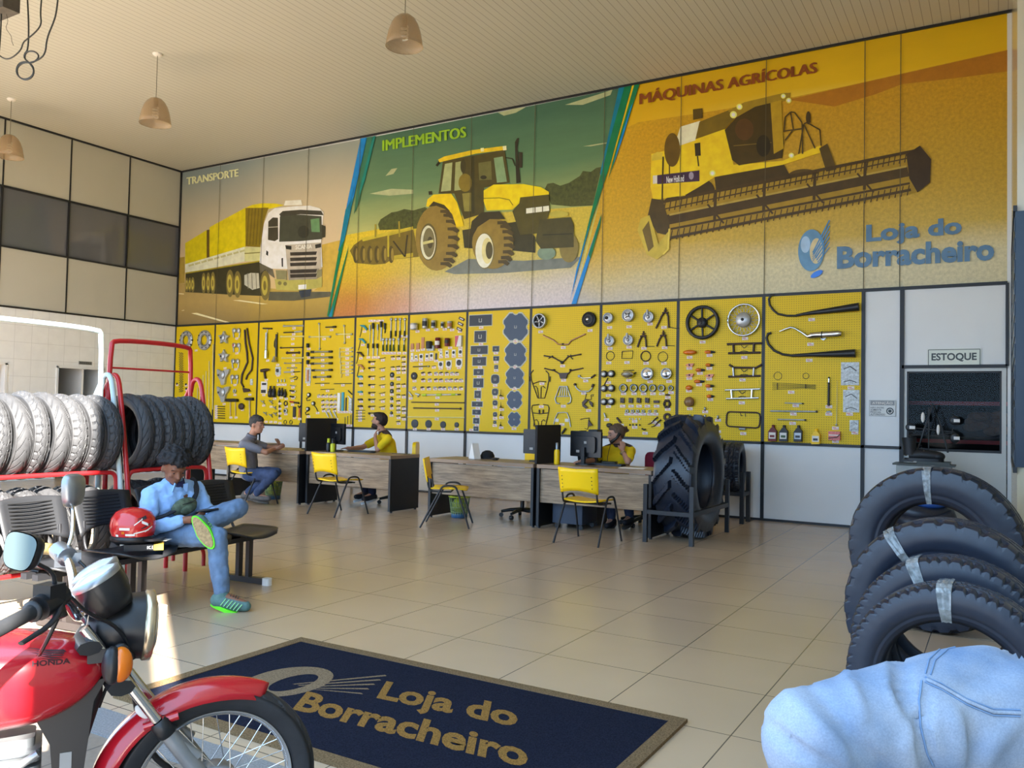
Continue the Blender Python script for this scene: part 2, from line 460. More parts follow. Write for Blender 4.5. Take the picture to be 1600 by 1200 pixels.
s2.build('shelf_board', dark_plastic, shf)
s3 = MB()
for z in (1.12, 1.62): bx2(s3, (-.77, -.33, z - .03), (.77, -.3, z + .02))
s3.build('beam', red_paint, shf)
m_bundle = mat('brown_kraft_wrap', (150, 104, 70), 0.7, noise=(20, 0.3))
for i, (x, z, l) in enumerate(((14.72, 1.18, 'lumpy brown bundle on the upper shelf behind the door glass'), (14.74, .55, 'lumpy brown bundle on the lower shelf behind the door glass'))):
    b = MB(); random.seed(3 + i)
    for k in range(14): b.ell((random.uniform(-.2, .2), random.uniform(-.12, .12), random.uniform(.06, .3)), (.11, .1, .06), n=8, m=6)
    tag(b.build('bundle', m_bundle, None, (x, 1.25, z)), l, 'bundle')
# ------------------------------------------------------------------ printed mural over the panels (a flat print on the wall)
CRP = {'m1': (270, 210, 4.0), 'm2': (510, 130, 3.243), 'm3': (900, 20, 2.353), 'm4': (1200, 320, 4.0),
       1: (270, 440, 5.0), 2: (540, 440, 4.8), 3: (820, 440, 4.8), 4: (1050, 440, 4.444)}
def cpx(cr, x, y):
    a, b, s = CRP[cr]; return a + x / s, b + y / s
def wpt(cr, x, y, yy=0.0):
    px, py = cpx(cr, x, y); return at(px, py, 1, yy)

PF = 1.13
def pcol(c):
    c = tuple(min(255, int(v * PF)) for v in c)
    return mat('print_%d_%d_%d' % c, c, 0.34, 0.0, 0.5, noise=(7, .13))

class Print:
    def __init__(s, name, base): s.mb = MB(); s.mats = []; s.name = name; s.k = base
    def idx(s, c):
        m = c if not isinstance(c, tuple) else pcol(c)
        if m not in s.mats: s.mats.append(m)
        return s.mats.index(m)
    def poly(s, cr, pts, c, raw=False):
        s.k += 1; y = -0.00016 * s.k
        P = [wpt(cr, x, yy) for x, yy in pts]
        P = [Vector((min(max(p.x, 0.03), 14.925), y, min(max(p.z, ZM + .02), ZC - .03))) for p in P]
        A = sum(P[i].x * P[(i + 1) % len(P)].z - P[(i + 1) % len(P)].x * P[i].z for i in range(len(P)))
        if A < 0: P = P[::-1]
        s.mb.add(P, [list(range(len(P)))], s.idx(c)); return s
    def ell(s, cr, cx, cy, rx, ry, c, n=28, rot=0.0):
        pts = []
        for i in range(n):
            t = 2 * PI * i / n; x, y = rx * math.cos(t), ry * math.sin(t)
            pts.append((cx + x * math.cos(rot) - y * math.sin(rot), cy + x * math.sin(rot) + y * math.cos(rot)))
        return s.poly(cr, pts, c)
    def line(s, cr, pts, w, c):
        for i in range(len(pts) - 1):
            (x0, y0), (x1, y1) = pts[i], pts[i + 1]; l = math.hypot(x1 - x0, y1 - y0) or 1
            nx, ny = -(y1 - y0) / l * w / 2, (x1 - x0) / l * w / 2
            s.poly(cr, [(x0 + nx, y0 + ny), (x1 + nx, y1 + ny), (x1 - nx, y1 - ny), (x0 - nx, y0 - ny)], c); s.k -= 1
        s.k += 1; return s
    def text(s, cr, body, o, ux, uy, c, bold=0.0, spacing=1.0):
        s.k += 1
        vs, fs, _ = text_mesh(body, 0 if bold == .008 else bold, spacing=spacing)
        P = []
        for x, y in vs:
            p = wpt(cr, o[0] + ux[0] * x + uy[0] * y, o[1] + ux[1] * x + uy[1] * y); P.append(Vector((p.x, -0.00016 * s.k, p.z)))
        for k in range(3 if bold == 0.008 else 1): s.mb.add([p + Vector((.012 * k, -.0001 * k, .004 * (k % 2))) for p in P], fs, s.idx(c))
        return s
    def done(s, parent): return s.mb.build(s.name, s.mats, parent)

def zone_mat(name, left, right, x0, x1, nscale, namt, wob, stretch=(1, 1, 1)):
    """printed picture ground: colour by height (list of (z, colour)), blended from `left` to `right` along the wall"""
    m, nt, b = nodemat(name, 0.34, 0.5)
    tc = N(nt, 'ShaderNodeTexCoord'); mp = N(nt, 'ShaderNodeMapping'); mp.inputs['Scale'].default_value = stretch
    nt.links.new(tc.outputs['Object'], mp.inputs[0])
    n1 = N(nt, 'ShaderNodeTexNoise', Scale=nscale, Detail=8.0, Roughness=0.65); nt.links.new(mp.outputs[0], n1.inputs['Vector'])
    n2 = N(nt, 'ShaderNodeTexNoise', Scale=0.9, Detail=3.0); nt.links.new(mp.outputs[0], n2.inputs['Vector'])
    sp = N(nt, 'ShaderNodeSeparateXYZ'); nt.links.new(tc.outputs['Object'], sp.inputs[0])
    w = N(nt, 'ShaderNodeMath', operation='MULTIPLY_ADD', i1=wob * 2, i2=-wob); nt.links.new(n2.outputs['Fac'], w.inputs[0])
    zz = N(nt, 'ShaderNodeMath', operation='ADD'); nt.links.new(sp.outputs[2], zz.inputs[0]); nt.links.new(w.outputs[0], zz.inputs[1])
    def ramp(stops):
        mr = N(nt, 'ShaderNodeMapRange'); mr.inputs[1].default_value = ZM; mr.inputs[2].default_value = ZC; nt.links.new(zz.outputs[0], mr.inputs[0])
        r = N(nt, 'ShaderNodeValToRGB'); el = r.color_ramp.elements
        st = [((z - ZM) / (ZC - ZM), c) for z, c in stops]
        el[0].position, el[1].position = st[0][0], st[-1][0]
        for p, c in st[1:-1]: el.new(p)
        for e, (p, c) in zip(el, st): e.color = rgb(*[min(255, v * PF) for v in c])
        nt.links.new(mr.outputs[0], r.inputs['Fac']); return r.outputs['Color']
    A = ramp(left); B = ramp(right)
    mx = N(nt, 'ShaderNodeMapRange'); mx.interpolation_type = 'SMOOTHSTEP'; mx.inputs[1].default_value = x0; mx.inputs[2].default_value = x1
    xa = N(nt, 'ShaderNodeMath', operation='MULTIPLY_ADD', i1=1.2, i2=-0.6); nt.links.new(n2.outputs['Fac'], xa.inputs[0])
    xx = N(nt, 'ShaderNodeMath', operation='ADD'); nt.links.new(sp.outputs[0], xx.inputs[0]); nt.links.new(xa.outputs[0], xx.inputs[1])
    nt.links.new(xx.outputs[0], mx.inputs[0])
    mc = N(nt, 'ShaderNodeMixRGB'); nt.links.new(mx.outputs[0], mc.inputs[0]); nt.links.new(A, mc.inputs[1]); nt.links.new(B, mc.inputs[2])
    mr2 = N(nt, 'ShaderNodeMapRange'); mr2.inputs[1].default_value = 0.3; mr2.inputs[2].default_value = 0.7; mr2.inputs[3].default_value = 1 - namt; mr2.inputs[4].default_value = 1 + namt * .6
    nt.links.new(n1.outputs['Fac'], mr2.inputs[0])
    ml = N(nt, 'ShaderNodeVectorMath'); ml.operation = 'SCALE'; nt.links.new(mc.outputs[0], ml.inputs[0]); nt.links.new(mr2.outputs[0], ml.inputs['Scale'])
    nt.links.new(ml.outputs[0], b.inputs['Base Color'])
    return m

mural = thing('wall_mural', 'long printed mural of truck, tractor and harvester above the yellow panels', 'mural', (0, 0, 0))
zs1 = zone_mat('print_grey_sky', [(3.4, (196, 168, 120)), (4.3, (192, 168, 128)), (5.0, (172, 160, 132)), (6.2, (118, 132, 134))], [(3.4, (200, 172, 110)), (4.3, (200, 178, 140)), (5.2, (186, 172, 142)), (6.2, (140, 146, 138))], 1.0, 3.4, 2.0, 0.03, 0.1)
zs2 = zone_mat('print_green_sky', [(3.9, (200, 186, 84)), (4.5, (172, 172, 104)), (5.1, (104, 132, 92)), (6.2, (70, 106, 82))], [(3.9, (196, 186, 84)), (4.6, (150, 160, 96)), (5.3, (84, 118, 84)), (6.2, (64, 100, 78))], 4.5, 8.0, 2.2, 0.12, 0.25, (0.35, 1, 1.6))
zf2 = zone_mat('print_stubble_field_glare', [(3.05, (178, 112, 58)), (3.35, (182, 128, 48)), (3.7, (196, 160, 40)), (4.2, (206, 180, 44))], [(3.05, (196, 184, 186)), (3.4, (194, 184, 170)), (3.75, (186, 172, 96)), (4.2, (196, 174, 60))], 5.0, 7.2, 26.0, 0.24, 0.22)  # pale lavender low right: partly reflected daylight put into the print colour
zs3 = zone_mat('print_golden_sky', [(4.6, (226, 196, 40)), (5.0, (232, 200, 40)), (5.5, (208, 166, 14)), (6.2, (196, 154, 8))], [(4.6, (206, 170, 30)), (5.45, (226, 204, 92)), (5.8, (204, 166, 14)), (6.2, (196, 158, 12))], 9.5, 13.0, 1.6, 0.06, 0.12, (0.4, 1, 1.3))
zf3 = zone_mat('print_wheat_field_glare', [(3.05, (176, 168, 158)), (3.4, (190, 170, 110)), (3.8, (196, 158, 36)), (5.2, (196, 152, 22))], [(3.05, (184, 174, 136)), (3.4, (196, 186, 146)), (3.8, (184, 156, 62)), (4.4, (178, 144, 40)), (5.6, (184, 140, 26))], 9.0, 12.5, 24.0, 0.22, 0.25)  # whitish bottom of the print partly carries daylight glare as colour
bg = Print('background_print', 1)
S1t, S1b = (190, 282), (12, 1195); S2t, S2b = (1530, 5), (1252, 1130)
q = lambda x, y: ((510 + x / 3.243 - 270) * 4, (130 + y / 3.243 - 210) * 4)
q3 = lambda x, y: ((510 + x / 3.243 - 900) * 2.353, (130 + y / 3.243 - 20) * 2.353)
bg.poly('m1', [(40, 235), q(*S1t), q(*S1b), (30, 1200)], zs1)
bg.poly('m2', [S1t, S2t, S2b, S1b], zs2)
bg.poly('m3', [q3(*S2t), (1585, 0), (1590, 1000), q3(*S2b)], zs3)
bg.poly('m2', [(95, 770), (260, 740), (480, 690), (800, 660), (1100, 640), (1370, 620), S2b, S1b], zf2)
bg.poly('m3', [(150, 440), (230, 402), (500, 362), (800, 310), (1000, 268), (1300, 200), (1590, 135), (1590, 1000), q3(*S2b)], zf3)
bg.poly('m3', [(780, 320), (1000, 270), (1300, 202), (1590, 137), (1590, 215), (1400, 240), (1200, 262), (1100, 300), (950, 345)], zone_mat('print_orange_hill', [(4.9, (176, 124, 24)), (6.0, (166, 108, 20))], [(4.9, (170, 116, 24)), (6.0, (158, 102, 20))], 10, 13, 9.0, 0.14, 0.1))
bg.poly('m1', [(30, 930), (400, 950), (980, 985), (1000, 1160), (28, 1200)], zone_mat('print_road', [(3.05, (128, 108, 68)), (3.5, (158, 134, 78))], [(3.05, (138, 114, 52)), (3.5, (176, 148, 70))], 1, 3, 6.0, 0.06, 0.05))
bg.poly('m1', [(930, 690), (1070, 655), (1040, 800), (985, 985), (880, 975), (935, 940)], (186, 156, 66))
bg.poly('m1', [(40, 770), (75, 765), (76, 930), (34, 930)], (150, 128, 56))
for P in ([(115, 1118), (150, 1115), (358, 1182), (330, 1183)], [(375, 1037), (420, 1035), (595, 1060), (560, 1062)], [(38, 992), (70, 995), (70, 1000), (38, 998)], [(55, 1100), (72, 1097), (72, 1101), (57, 1103)]): bg.poly('m1', P, (214, 204, 160))
# clouds and trees of the tractor picture
for P in ([(870, 150), (960, 128), (1010, 122), (960, 150), (900, 165)], [(1300, 320), (1420, 300), (1420, 306), (1340, 320)], [(300, 470), (330, 435), (360, 430), (340, 460)], [(1210, 110), (1400, 50), (1450, 30), (1440, 60), (1300, 110)], [(220, 560), (330, 535), (440, 540), (440, 560), (320, 570)]): bg.poly('m2', P, (164, 170, 130))
zt = zone_mat('print_trees', [(3.8, (92, 92, 30)), (4.8, (70, 76, 34))], [(3.8, (96, 96, 32)), (4.8, (72, 78, 36))], 4, 8, 16.0, 0.5, 0.1)
bg.poly('m2', [(262, 715), (275, 690), (330, 655), (360, 650), (395, 638), (440, 645), (500, 628), (520, 640), (500, 735), (270, 745)], zt)
bg.poly('m2', [(1105, 540), (1120, 510), (1150, 505), (1185, 520), (1230, 505), (1285, 470), (1300, 445), (1340, 450), (1370, 428), (1395, 425), (1350, 620), (1240, 625), (1140, 615)], zt)
bg.done(mural)
# ------- truck
tk = Print('truck_print', 14); Y1, Y2, DK = (190, 176, 22), (124, 106, 26), (58, 54, 34)
tk.poly('m1', [(80, 865), (545, 790), (600, 880), (560, 1010), (330, 1000), (80, 985)], DK)
tk.poly('m1', [(78, 680), (212, 598), (212, 775), (78, 812)], Y1).poly('m1', [(212, 598), (230, 595), (230, 780), (212, 782)], (92, 74, 30))
tk.poly('m1', [(230, 580), (455, 458), (455, 705), (230, 770)], (198, 182, 18)).poly('m1', [(455, 458), (500, 440), (560, 430), (640, 432), (700, 442), (590, 470)], (206, 190, 24))
tk.poly('m1', [(455, 460), (600, 458), (572, 540), (548, 705), (455, 700)], Y2)
for k in range(5): tk.line('m1', [(478 + k * 20, 462), (462 + k * 20, 690)], 5, (96, 82, 24))
tk.poly('m1', [(78, 812), (450, 702), (450, 795), (78, 868)], (202, 202, 176))
for k in range(9): tk.line('m1', [(100 + k * 40, 822 - k * 11), (132 + k * 40, 812 - k * 11)], 12, (176, 172, 118))
tk.poly('m1', [(450, 705), (548, 705), (545, 790), (450, 795)], (188, 186, 130)).line('m1', [(450, 745), (548, 738)], 6, (120, 112, 50)).line('m1', [(80, 868), (548, 792)], 8, (150, 136, 30))
for cx, rx, cy, ry in ((90, 11, 940, 44), (108, 11, 940, 45), (127, 12, 940, 47), (195, 14, 930, 66), (224, 14, 930, 67), (253, 16, 930, 70), (360, 25, 932, 86), (407, 24, 938, 84), (580, 31, 945, 93)):
    tk.ell('m1', cx, cy, rx, ry, (112, 100, 52)).ell('m1', cx - rx * .1, cy, rx * .62, ry * .66, (172, 156, 66)).ell('m1', cx - rx * .1, cy, rx * .3, ry * .32, (110, 98, 46))
tk.poly('m1', [(450, 880), (490, 866), (540, 868), (545, 960), (500, 972), (450, 940)], (176, 172, 152))
for k in range(3): tk.line('m1', [(470 + 26 * k, 868), (474 + 26 * k, 965)], 5, (120, 116, 96))
tk.poly('m1', [(545, 810), (620, 812), (640, 900), (612, 880), (580, 845), (548, 870)], (98, 92, 74))
tk.poly('m1', [(572, 560), (600, 492), (640, 462), (760, 450), (860, 446), (920, 462), (945, 490), (930, 665), (938, 830), (720, 842), (620, 840), (545, 803), (552, 700)], (226, 224, 216))
tk.poly('m1', [(697, 445), (706, 415), (804, 410), (812, 442)], (222, 218, 204)).poly('m1', [(668, 500), (690, 480), (800, 472), (930, 478), (945, 506), (800, 500), (680, 520)], (62, 60, 50))
tk.poly('m1', [(672, 514), (800, 502), (932, 512), (936, 655), (800, 668), (668, 672)], (66, 68, 54)).poly('m1', [(864, 532), (918, 524), (922, 612), (870, 610)], (96, 134, 92))
tk.ell('m1', 820, 610, 36, 40, (52, 52, 42))
tk.poly('m1', [(600, 545), (628, 520), (660, 522), (662, 655), (640, 668), (598, 660)], (64, 60, 46)).line('m1', [(600, 582), (660, 578)], 6, (160, 156, 140)).poly('m1', [(934, 565), (957, 575), (955, 642), (935, 648)], (60, 58, 44))
tk.poly('m1', [(588, 725), (600, 735), (598, 760), (586, 752)], (40, 40, 36)).poly('m1', [(682, 775), (692, 772), (692, 828), (684, 828)], (40, 40, 36))
tk.poly('m1', [(706, 692), (930, 676), (930, 842), (720, 850)], (176, 166, 148)).poly('m1', [(706, 694), (745, 698), (745, 722), (712, 718)], (50, 48, 40)).poly('m1', [(892, 690), (930, 682), (930, 706), (895, 714)], (50, 48, 40))
tk.poly('m1', [(720, 845), (920, 838), (900, 908), (728, 915)], (140, 132, 116))
for y in (748, 782, 814, 858, 886): tk.poly('m1', [(736, y - 10), (905, y - 16), (898, y + 6), (738, y + 11)], (58, 52, 44))
tk.text('m1', 'SCANIA', (770, 720), (104, -6), (0, -27), (226, 222, 206), 0.02)
tk.poly('m1', [(640, 905), (720, 912), (905, 905), (938, 890), (935, 955), (800, 980), (650, 972)], (166, 158, 82)).poly('m1', [(646, 850), (716, 852), (716, 908), (652, 906)], (130, 124, 88)).poly('m1', [(905, 850), (936, 842), (934, 888), (903, 902)], (130, 124, 88))
tk.ell('m1', 672, 930, 12, 12, (120, 112, 66)).ell('m1', 706, 934, 12, 12, (120, 112, 66)).poly('m1', [(788, 942), (838, 938), (838, 966), (788, 970)], (228, 226, 216))
tk.poly('m1', [(610, 985), (800, 985), (990, 985), (985, 1015), (760, 1040), (600, 1038)], (86, 84, 66)).poly('m1', [(790, 976), (870, 968), (862, 1012), (805, 1022)], (52, 58, 66))
tk.done(mural)
# ------- tractor
tr_ = Print('tractor_print', 40); YT = (222, 190, 18); DK2 = (72, 66, 30)
tr_.poly('m2', [(600, 955), (720, 890), (1000, 900), (1295, 880), (1240, 935), (900, 962), (650, 968)], (112, 116, 108))
tr_.poly('m2', [(120, 850), (140, 820), (180, 792), (300, 770), (440, 735), (470, 880), (330, 895), (300, 915), (240, 920), (150, 912)], (112, 96, 36)).poly('m2', [(178, 785), (440, 726), (440, 742), (186, 802)], (186, 168, 50)).poly('m2', [(315, 878), (440, 860), (440, 880), (318, 896)], (178, 158, 46))
for k in range(6): tr_.ell('m2', 150 + 36 * k, 868, 14, 44, (82, 70, 32)).ell('m2', 156 + 36 * k, 868, 7, 32, (140, 120, 52))
tr_.line('m2', [(315, 880), (315, 770), (430, 740)], 9, (176, 158, 46)).line('m2', [(340, 800), (400, 880), (412, 770)], 8, (60, 52, 30)).line('m2', [(370, 700), (372, 780)], 8, (150, 134, 46)).line('m2', [(250, 715), (250, 780)], 8, (150, 134, 46))
tr_.poly('m2', [(690, 745), (980, 700), (1060, 780), (1060, 860), (960, 850), (700, 835)], (58, 54, 30))
tr_.poly('m2', [(592, 395), (905, 338), (930, 505), (800, 530), (800, 660), (700, 690), (650, 560), (570, 560)], DK2)
for P, c in (([(602, 410), (640, 402), (632, 545), (582, 550)], (158, 166, 116)), ([(656, 402), (690, 395), (692, 540), (650, 546)], (148, 154, 104)), ([(850, 380), (895, 372), (916, 500), (866, 505)], (124, 152, 112)), ([(772, 405), (836, 395), (840, 490), (776, 492)], (100, 98, 54)), ([(690, 560), (735, 555), (735, 650), (700, 650)], (130, 122, 60))): tr_.poly('m2', P, c)
tr_.ell('m2', 705, 505, 34, 46, (120, 104, 36)).line('m2', [(745, 372), (745, 660)], 14, (58, 54, 30)).ell('m2', 798, 478, 16, 10, (50, 46, 28)).line('m2', [(560, 420), (575, 400)], 12, (40, 38, 26)).line('m2', [(520, 558), (538, 556)], 18, (50, 46, 30)).ell('m2', 695, 420, 14, 36, (60, 54, 30))
tr_.poly('m2', [(568, 388), (600, 372), (740, 340), (910, 318), (916, 338), (760, 358), (575, 402)], (212, 184, 34)).poly('m2', [(895, 320), (914, 318), (914, 340), (898, 342)], (230, 226, 180)).poly('m2', [(783, 330), (800, 328), (800, 346), (784, 348)], (222, 216, 160))
tr_.poly('m2', [(957, 300), (968, 280), (978, 278), (974, 300), (970, 330), (986, 505), (964, 508), (958, 340)], (46, 42, 28)).poly('m2', [(976, 350), (995, 352), (994, 430), (978, 428)], (50, 46, 30)).line('m2', [(910, 378), (945, 384), (958, 420)], 5, (50, 46, 30))
tr_.ell('m2', 560, 785, 106, 166, (134, 112, 50))
for k in range(9):
    t = -1.25 + k * .31; cx, cy = 595 + 58 * math.cos(t), 790 + 140 * math.sin(t)
    tr_.poly('m2', [(cx - 34, cy - 14), (cx + 8, cy - 16), (cx + 26, cy + 2), (cx + 14, cy + 14), (cx - 8, cy + 2), (cx - 34, cy)], (74, 62, 32))
tr_.ell('m2', 520, 805, 44, 94, (92, 82, 46)).ell('m2', 518, 808, 38, 86, (206, 204, 176)).ell('m2', 522, 808, 30, 74, (112, 104, 70)).ell('m2', 528, 808, 14, 30, (70, 64, 42)).line('m2', [(492, 812), (545, 800)], 14, (190, 184, 120))
tr_.poly('m2', [(508, 625), (515, 590), (545, 565), (635, 560), (665, 605), (690, 690), (698, 726), (662, 730), (640, 665), (600, 618), (545, 600), (520, 628)], (220, 188, 22)).poly('m2', [(520, 628), (545, 600), (600, 618), (630, 650), (560, 622)], (60, 52, 28))
tr_.ell('m2', 845, 812, 104, 130, (136, 114, 50))
for k in range(8):
    t = -1.2 + k * .33; cx, cy = 880 + 52 * math.cos(t), 815 + 108 * math.sin(t)
    tr_.poly('m2', [(cx - 30, cy - 14), (cx + 10, cy - 16), (cx + 28, cy + 2), (cx + 16, cy + 14), (cx - 6, cy + 2), (cx - 30, cy + 2)], (76, 64, 34))
tr_.ell('m2', 806, 850, 50, 92, (122, 108, 56)).ell('m2', 803, 850, 45, 87, (236, 234, 200)).ell('m2', 818, 850, 28, 66, (208, 200, 140)).ell('m2', 828, 848, 18, 44, (84, 76, 44))
tr_.poly('m2', [(728, 770), (740, 700), (790, 655), (880, 650), (910, 690), (830, 690), (770, 730), (742, 780)], (56, 50, 28))
tr_.poly('m2', [(800, 545), (850, 515), (1000, 512), (1090, 528), (1130, 552), (1130, 570), (985, 582), (980, 610), (945, 642), (815, 646), (800, 600)], (226, 196, 16)).line('m2', [(800, 585), (880, 582), (930, 592), (948, 620)], 4, (120, 104, 20))
tr_.poly('m2', [(985, 580), (1130, 565), (1135, 650), (1095, 760), (985, 770), (945, 650), (980, 610)], (78, 72, 30)).poly('m2', [(1015, 636), (1130, 622), (1132, 648), (1015, 662)], (226, 224, 200)).line('m2', [(1060, 628), (1060, 660)], 5, (90, 84, 50)).line('m2', [(1098, 624), (1098, 656)], 5, (90, 84, 50))
tr_.ell('m2', 1232, 835, 48, 74, (126, 112, 58)).ell('m2', 1118, 862, 46, 34, (120, 140, 120)).poly('m2', [(1062, 800), (1085, 692), (1240, 680), (1256, 720), (1256, 832), (1090, 840)], (72, 68, 36)).line('m2', [(1100, 770), (1250, 764)], 5, (46, 44, 28)).ell('m2', 1180, 665, 50, 16, (180, 168, 70))
tr_.done(mural)
# ------- harvester
hv = Print('harvester_print', 76); YH = (226, 190, 32); DH = (70, 54, 26)
hv.ell('m3', 455, 655, 56, 46, (64, 50, 24)).ell('m3', 365, 695, 40, 20, (64, 50, 24)).ell('m3', 840, 605, 62, 30, (84, 66, 26)).poly('m3', [(510, 605), (760, 550), (800, 620), (520, 690)], (66, 52, 24))
hv.poly('m3', [(278, 520), (330, 508), (360, 492), (395, 432), (470, 400), (552, 430), (580, 560), (760, 545), (900, 488), (902, 514), (760, 560), (512, 604), (455, 640), (400, 672), (330, 682), (285, 690), (275, 640)], YH).poly('m3', [(278, 525), (300, 512), (320, 515), (318, 540), (280, 545)], (200, 176, 60))
hv.poly('m3', [(385, 420), (458, 398), (440, 470), (360, 497)], (222, 216, 186)).poly('m3', [(455, 402), (560, 360), (700, 312), (770, 300), (600, 372), (548, 428), (440, 466)], (112, 92, 24)).poly('m3', [(560, 362), (620, 330), (760, 297), (790, 295), (786, 322), (660, 348), (590, 386)], (146, 120, 32))
hv.poly('m3', [(548, 432), (590, 386), (660, 346), (748, 325), (766, 480), (758, 535), (600, 562), (575, 542)], (66, 52, 18)).poly('m3', [(716, 332), (756, 322), (764, 500), (728, 520)], (166, 136, 30)).line('m3', [(580, 490), (720, 478)], 3, (120, 100, 40)).ell('m3', 690, 490, 26, 40, (40, 32, 14)).ell('m3', 620, 430, 34, 40, (84, 58, 26))
hv.ell('m3', 355, 505, 29, 62, (96, 74, 22)).poly('m3', [(431, 356), (466, 352), (467, 388), (432, 395)], (86, 68, 22)).poly('m3', [(437, 482), (458, 478), (460, 526), (440, 528)], (52, 42, 20)).line('m3', [(448, 528), (452, 565)], 5, (52, 42, 20))
hv.poly('m3', [(300, 598), (455, 580), (455, 620), (300, 631)], (62, 42, 66)).text('m3', 'New Holland', (334, 627), (64, -6), (0, -24), (232, 226, 226), 0.02).poly('m3', [(284, 600), (300, 598), (300, 628), (284, 630)], (206, 200, 190)).ell('m3', 425, 600, 9, 14, (150, 140, 160))
for x, y, r in ((580, 376, 13), (602, 347, 11), (763, 308, 9), (783, 324, 10), (503, 591, 11), (793, 526, 10)): hv.ell('m3', x, y, r, r, (255, 236, 120)).ell('m3', x, y, r * .55, r * .55, (255, 252, 220))
for P in ([(766, 440), (770, 385), (790, 366), (805, 368), (832, 405), (834, 520)], [(768, 436), (830, 428)], [(790, 366), (800, 430), (770, 470)], [(820, 520), (838, 410), (850, 405), (898, 432), (902, 490)], [(838, 410), (880, 500)], [(856, 365), (862, 405)]): hv.line('m3', P, 5, (74, 58, 24))
hv.ell('m3', 855, 388, 9, 24, (66, 52, 24)).poly('m3', [(895, 500), (925, 482), (960, 580), (970, 610), (930, 615)], (82, 66, 28))
hv.line('m3', [(322, 530), (318, 690)], 5, (60, 48, 24)).line('m3', [(345, 560), (345, 600)], 4, (60, 48, 24))
hv.poly('m3', [(318, 700), (900, 590), (1250, 515), (1250, 660), (700, 760), (345, 830)], (150, 122, 36))
for a, b, w in (((322, 696), (1250, 508), 11), ((330, 722), (1240, 532), 5), ((340, 762), (1222, 585), 36), ((350, 796), (1228, 628), 8), ((350, 828), (1232, 652), 10)): hv.line('m3', [a, b], w, DH)
hv.line('m3', [(345, 744), (1215, 566)], 7, (166, 142, 66))
for k in range(46):
    t = k / 45.0; x = 330 + 905 * t; y = 700 - 186 * t
    hv.line('m3', [(x, y), (x - 6, y + 34)], 4, DH); hv.k -= 1
for k in range(40):
    t = k / 39.0; x = 356 + 870 * t; y = 800 - 165 * t
    hv.line('m3', [(x, y), (x - 8, y + 38)], 4, DH); hv.k -= 1
hv.k += 2
for x, y in ((515, 665), (695, 630), (880, 590), (1065, 552)): hv.line('m3', [(x, y - 10), (x - 4, y + 100)], 11, DH); hv.line('m3', [(x - 30, y + 40), (x + 30, y + 110)], 7, DH)
hv.poly('m3', [(1215, 522), (1265, 490), (1306, 540), (1302, 625), (1256, 662), (1226, 610)], (58, 44, 26))
hv.poly('m3', [(265, 750), (280, 684), (322, 690), (346, 780), (345, 820), (300, 810)], (74, 60, 30)).poly('m3', [(228, 800), (240, 758), (272, 745), (290, 800), (305, 850), (345, 800), (345, 870), (300, 908), (262, 890)], (190, 168, 62)).poly('m3', [(246, 800), (270, 765), (288, 860), (268, 880)], (110, 92, 40)).line('m3', [(345, 795), (340, 870), (322, 890)], 6, (210, 190, 80))
hv.done(mural)
# ------- slanted stripes between the three pictures
sp_ = Print('stripe_print', 100); GR, BL, TE = (14, 112, 70), (22, 122, 190), (10, 112, 140)
sp_.poly('m2', [(176, 282), (208, 276), (132, 620), (62, 620 + 230), (66, 850), (106, 620)], BL).poly('m2', [(66, 845), (98, 780), (60, 950), (14, 1180), (6, 1180)], GR).poly('m2', [(100, 640), (140, 580), (96, 790), (64, 850)], TE)
sp_.poly('m2', [(210, 276), (236, 272), (170, 600), (142, 668), (160, 520)], (54, 108, 84)).poly('m2', [(238, 272), (252, 268), (196, 500), (162, 590), (180, 500)], (26, 120, 110))
sp_.poly('m2', [(115, 825), (112, 850), (34, 1190), (14, 1192)], GR).poly('m2', [(40, 1120), (30, 1192), (12, 1192)], TE)
sp_.done(mural); sp_ = Print('stripe_print', 100)
sp_.poly('m2', [(1484, 18), (1550, 4), (1444, 400), (1345, 700), (1300, 860), (1250, 1050), (1238, 1100), (1275, 930), (1390, 470)], GR).poly('m2', [(1484, 18), (1512, 12), (1430, 320), (1394, 470), (1388, 460)], TE).poly('m2', [(1345, 690), (1318, 790), (1238, 1102), (1270, 940)], BL)
sp_.poly('m2', [(1552, 4), (1562, 2), (1450, 400), (1424, 480)], (214, 180, 20)).poly('m2', [(1562, 2), (1588, -4), (1588, 8), (1500, 290), (1428, 494), (1480, 300)], GR).poly('m2', [(1540, 130), (1556, 100), (1500, 290), (1455, 420), (1480, 320)], BL)
sp_.poly('m2', [(1397, 660), (1390, 720), (1268, 1126), (1244, 1128)], BL).poly('m2', [(1397, 660), (1390, 720), (1340, 890), (1330, 870)], GR)
sp_.done(mural)
# ------- lettering and shop logo
lt = Print('lettering', 112)
lt.text('m1', 'TRANSPORTE', (90, 318), (320, -54), (0, -46), (206, 208, 166), 0.008)
lt.done(mural); lt = Print('lettering', 112)
lt.text('m2', 'IMPLEMENTOS', (286, 346), (420, -70), (0, -54), (134, 176, 40), 0.008)
lt.done(mural); lt = Print('lettering', 112)
lt.text('m3', 'MÁQUINAS AGRÍCOLAS', (234, 346), (648, -116), (0, -56), (124, 66, 24), 0.008)
lt.done(mural); lt = Print('lettering', 112)
LB = (84, 116, 146)
lt.text('m4', 'Loja do', (614, 268), (598, -52), (0, -140), LB, 0.04)
lt.text('m4', 'Borracheiro', (432, 404), (982, -56), (0, -140), LB, 0.04)
lt.done(mural)
lg = Print('shop_logo', 116); LC = (92, 132, 164)
lg.ell('m4', 272, 286, 82, 131, LC, rot=0.05).ell('m4', 236, 250, 30, 52, (150, 178, 204), rot=0.05).ell('m4', 303, 290, 40, 80, (196, 184, 140), rot=0.05)
for k in range(6): lg.line('m4', [(282 + k * 6, 300 + 12 * k), (386, 98 + k * 34)], 9 - k * .6, (70, 124, 170))
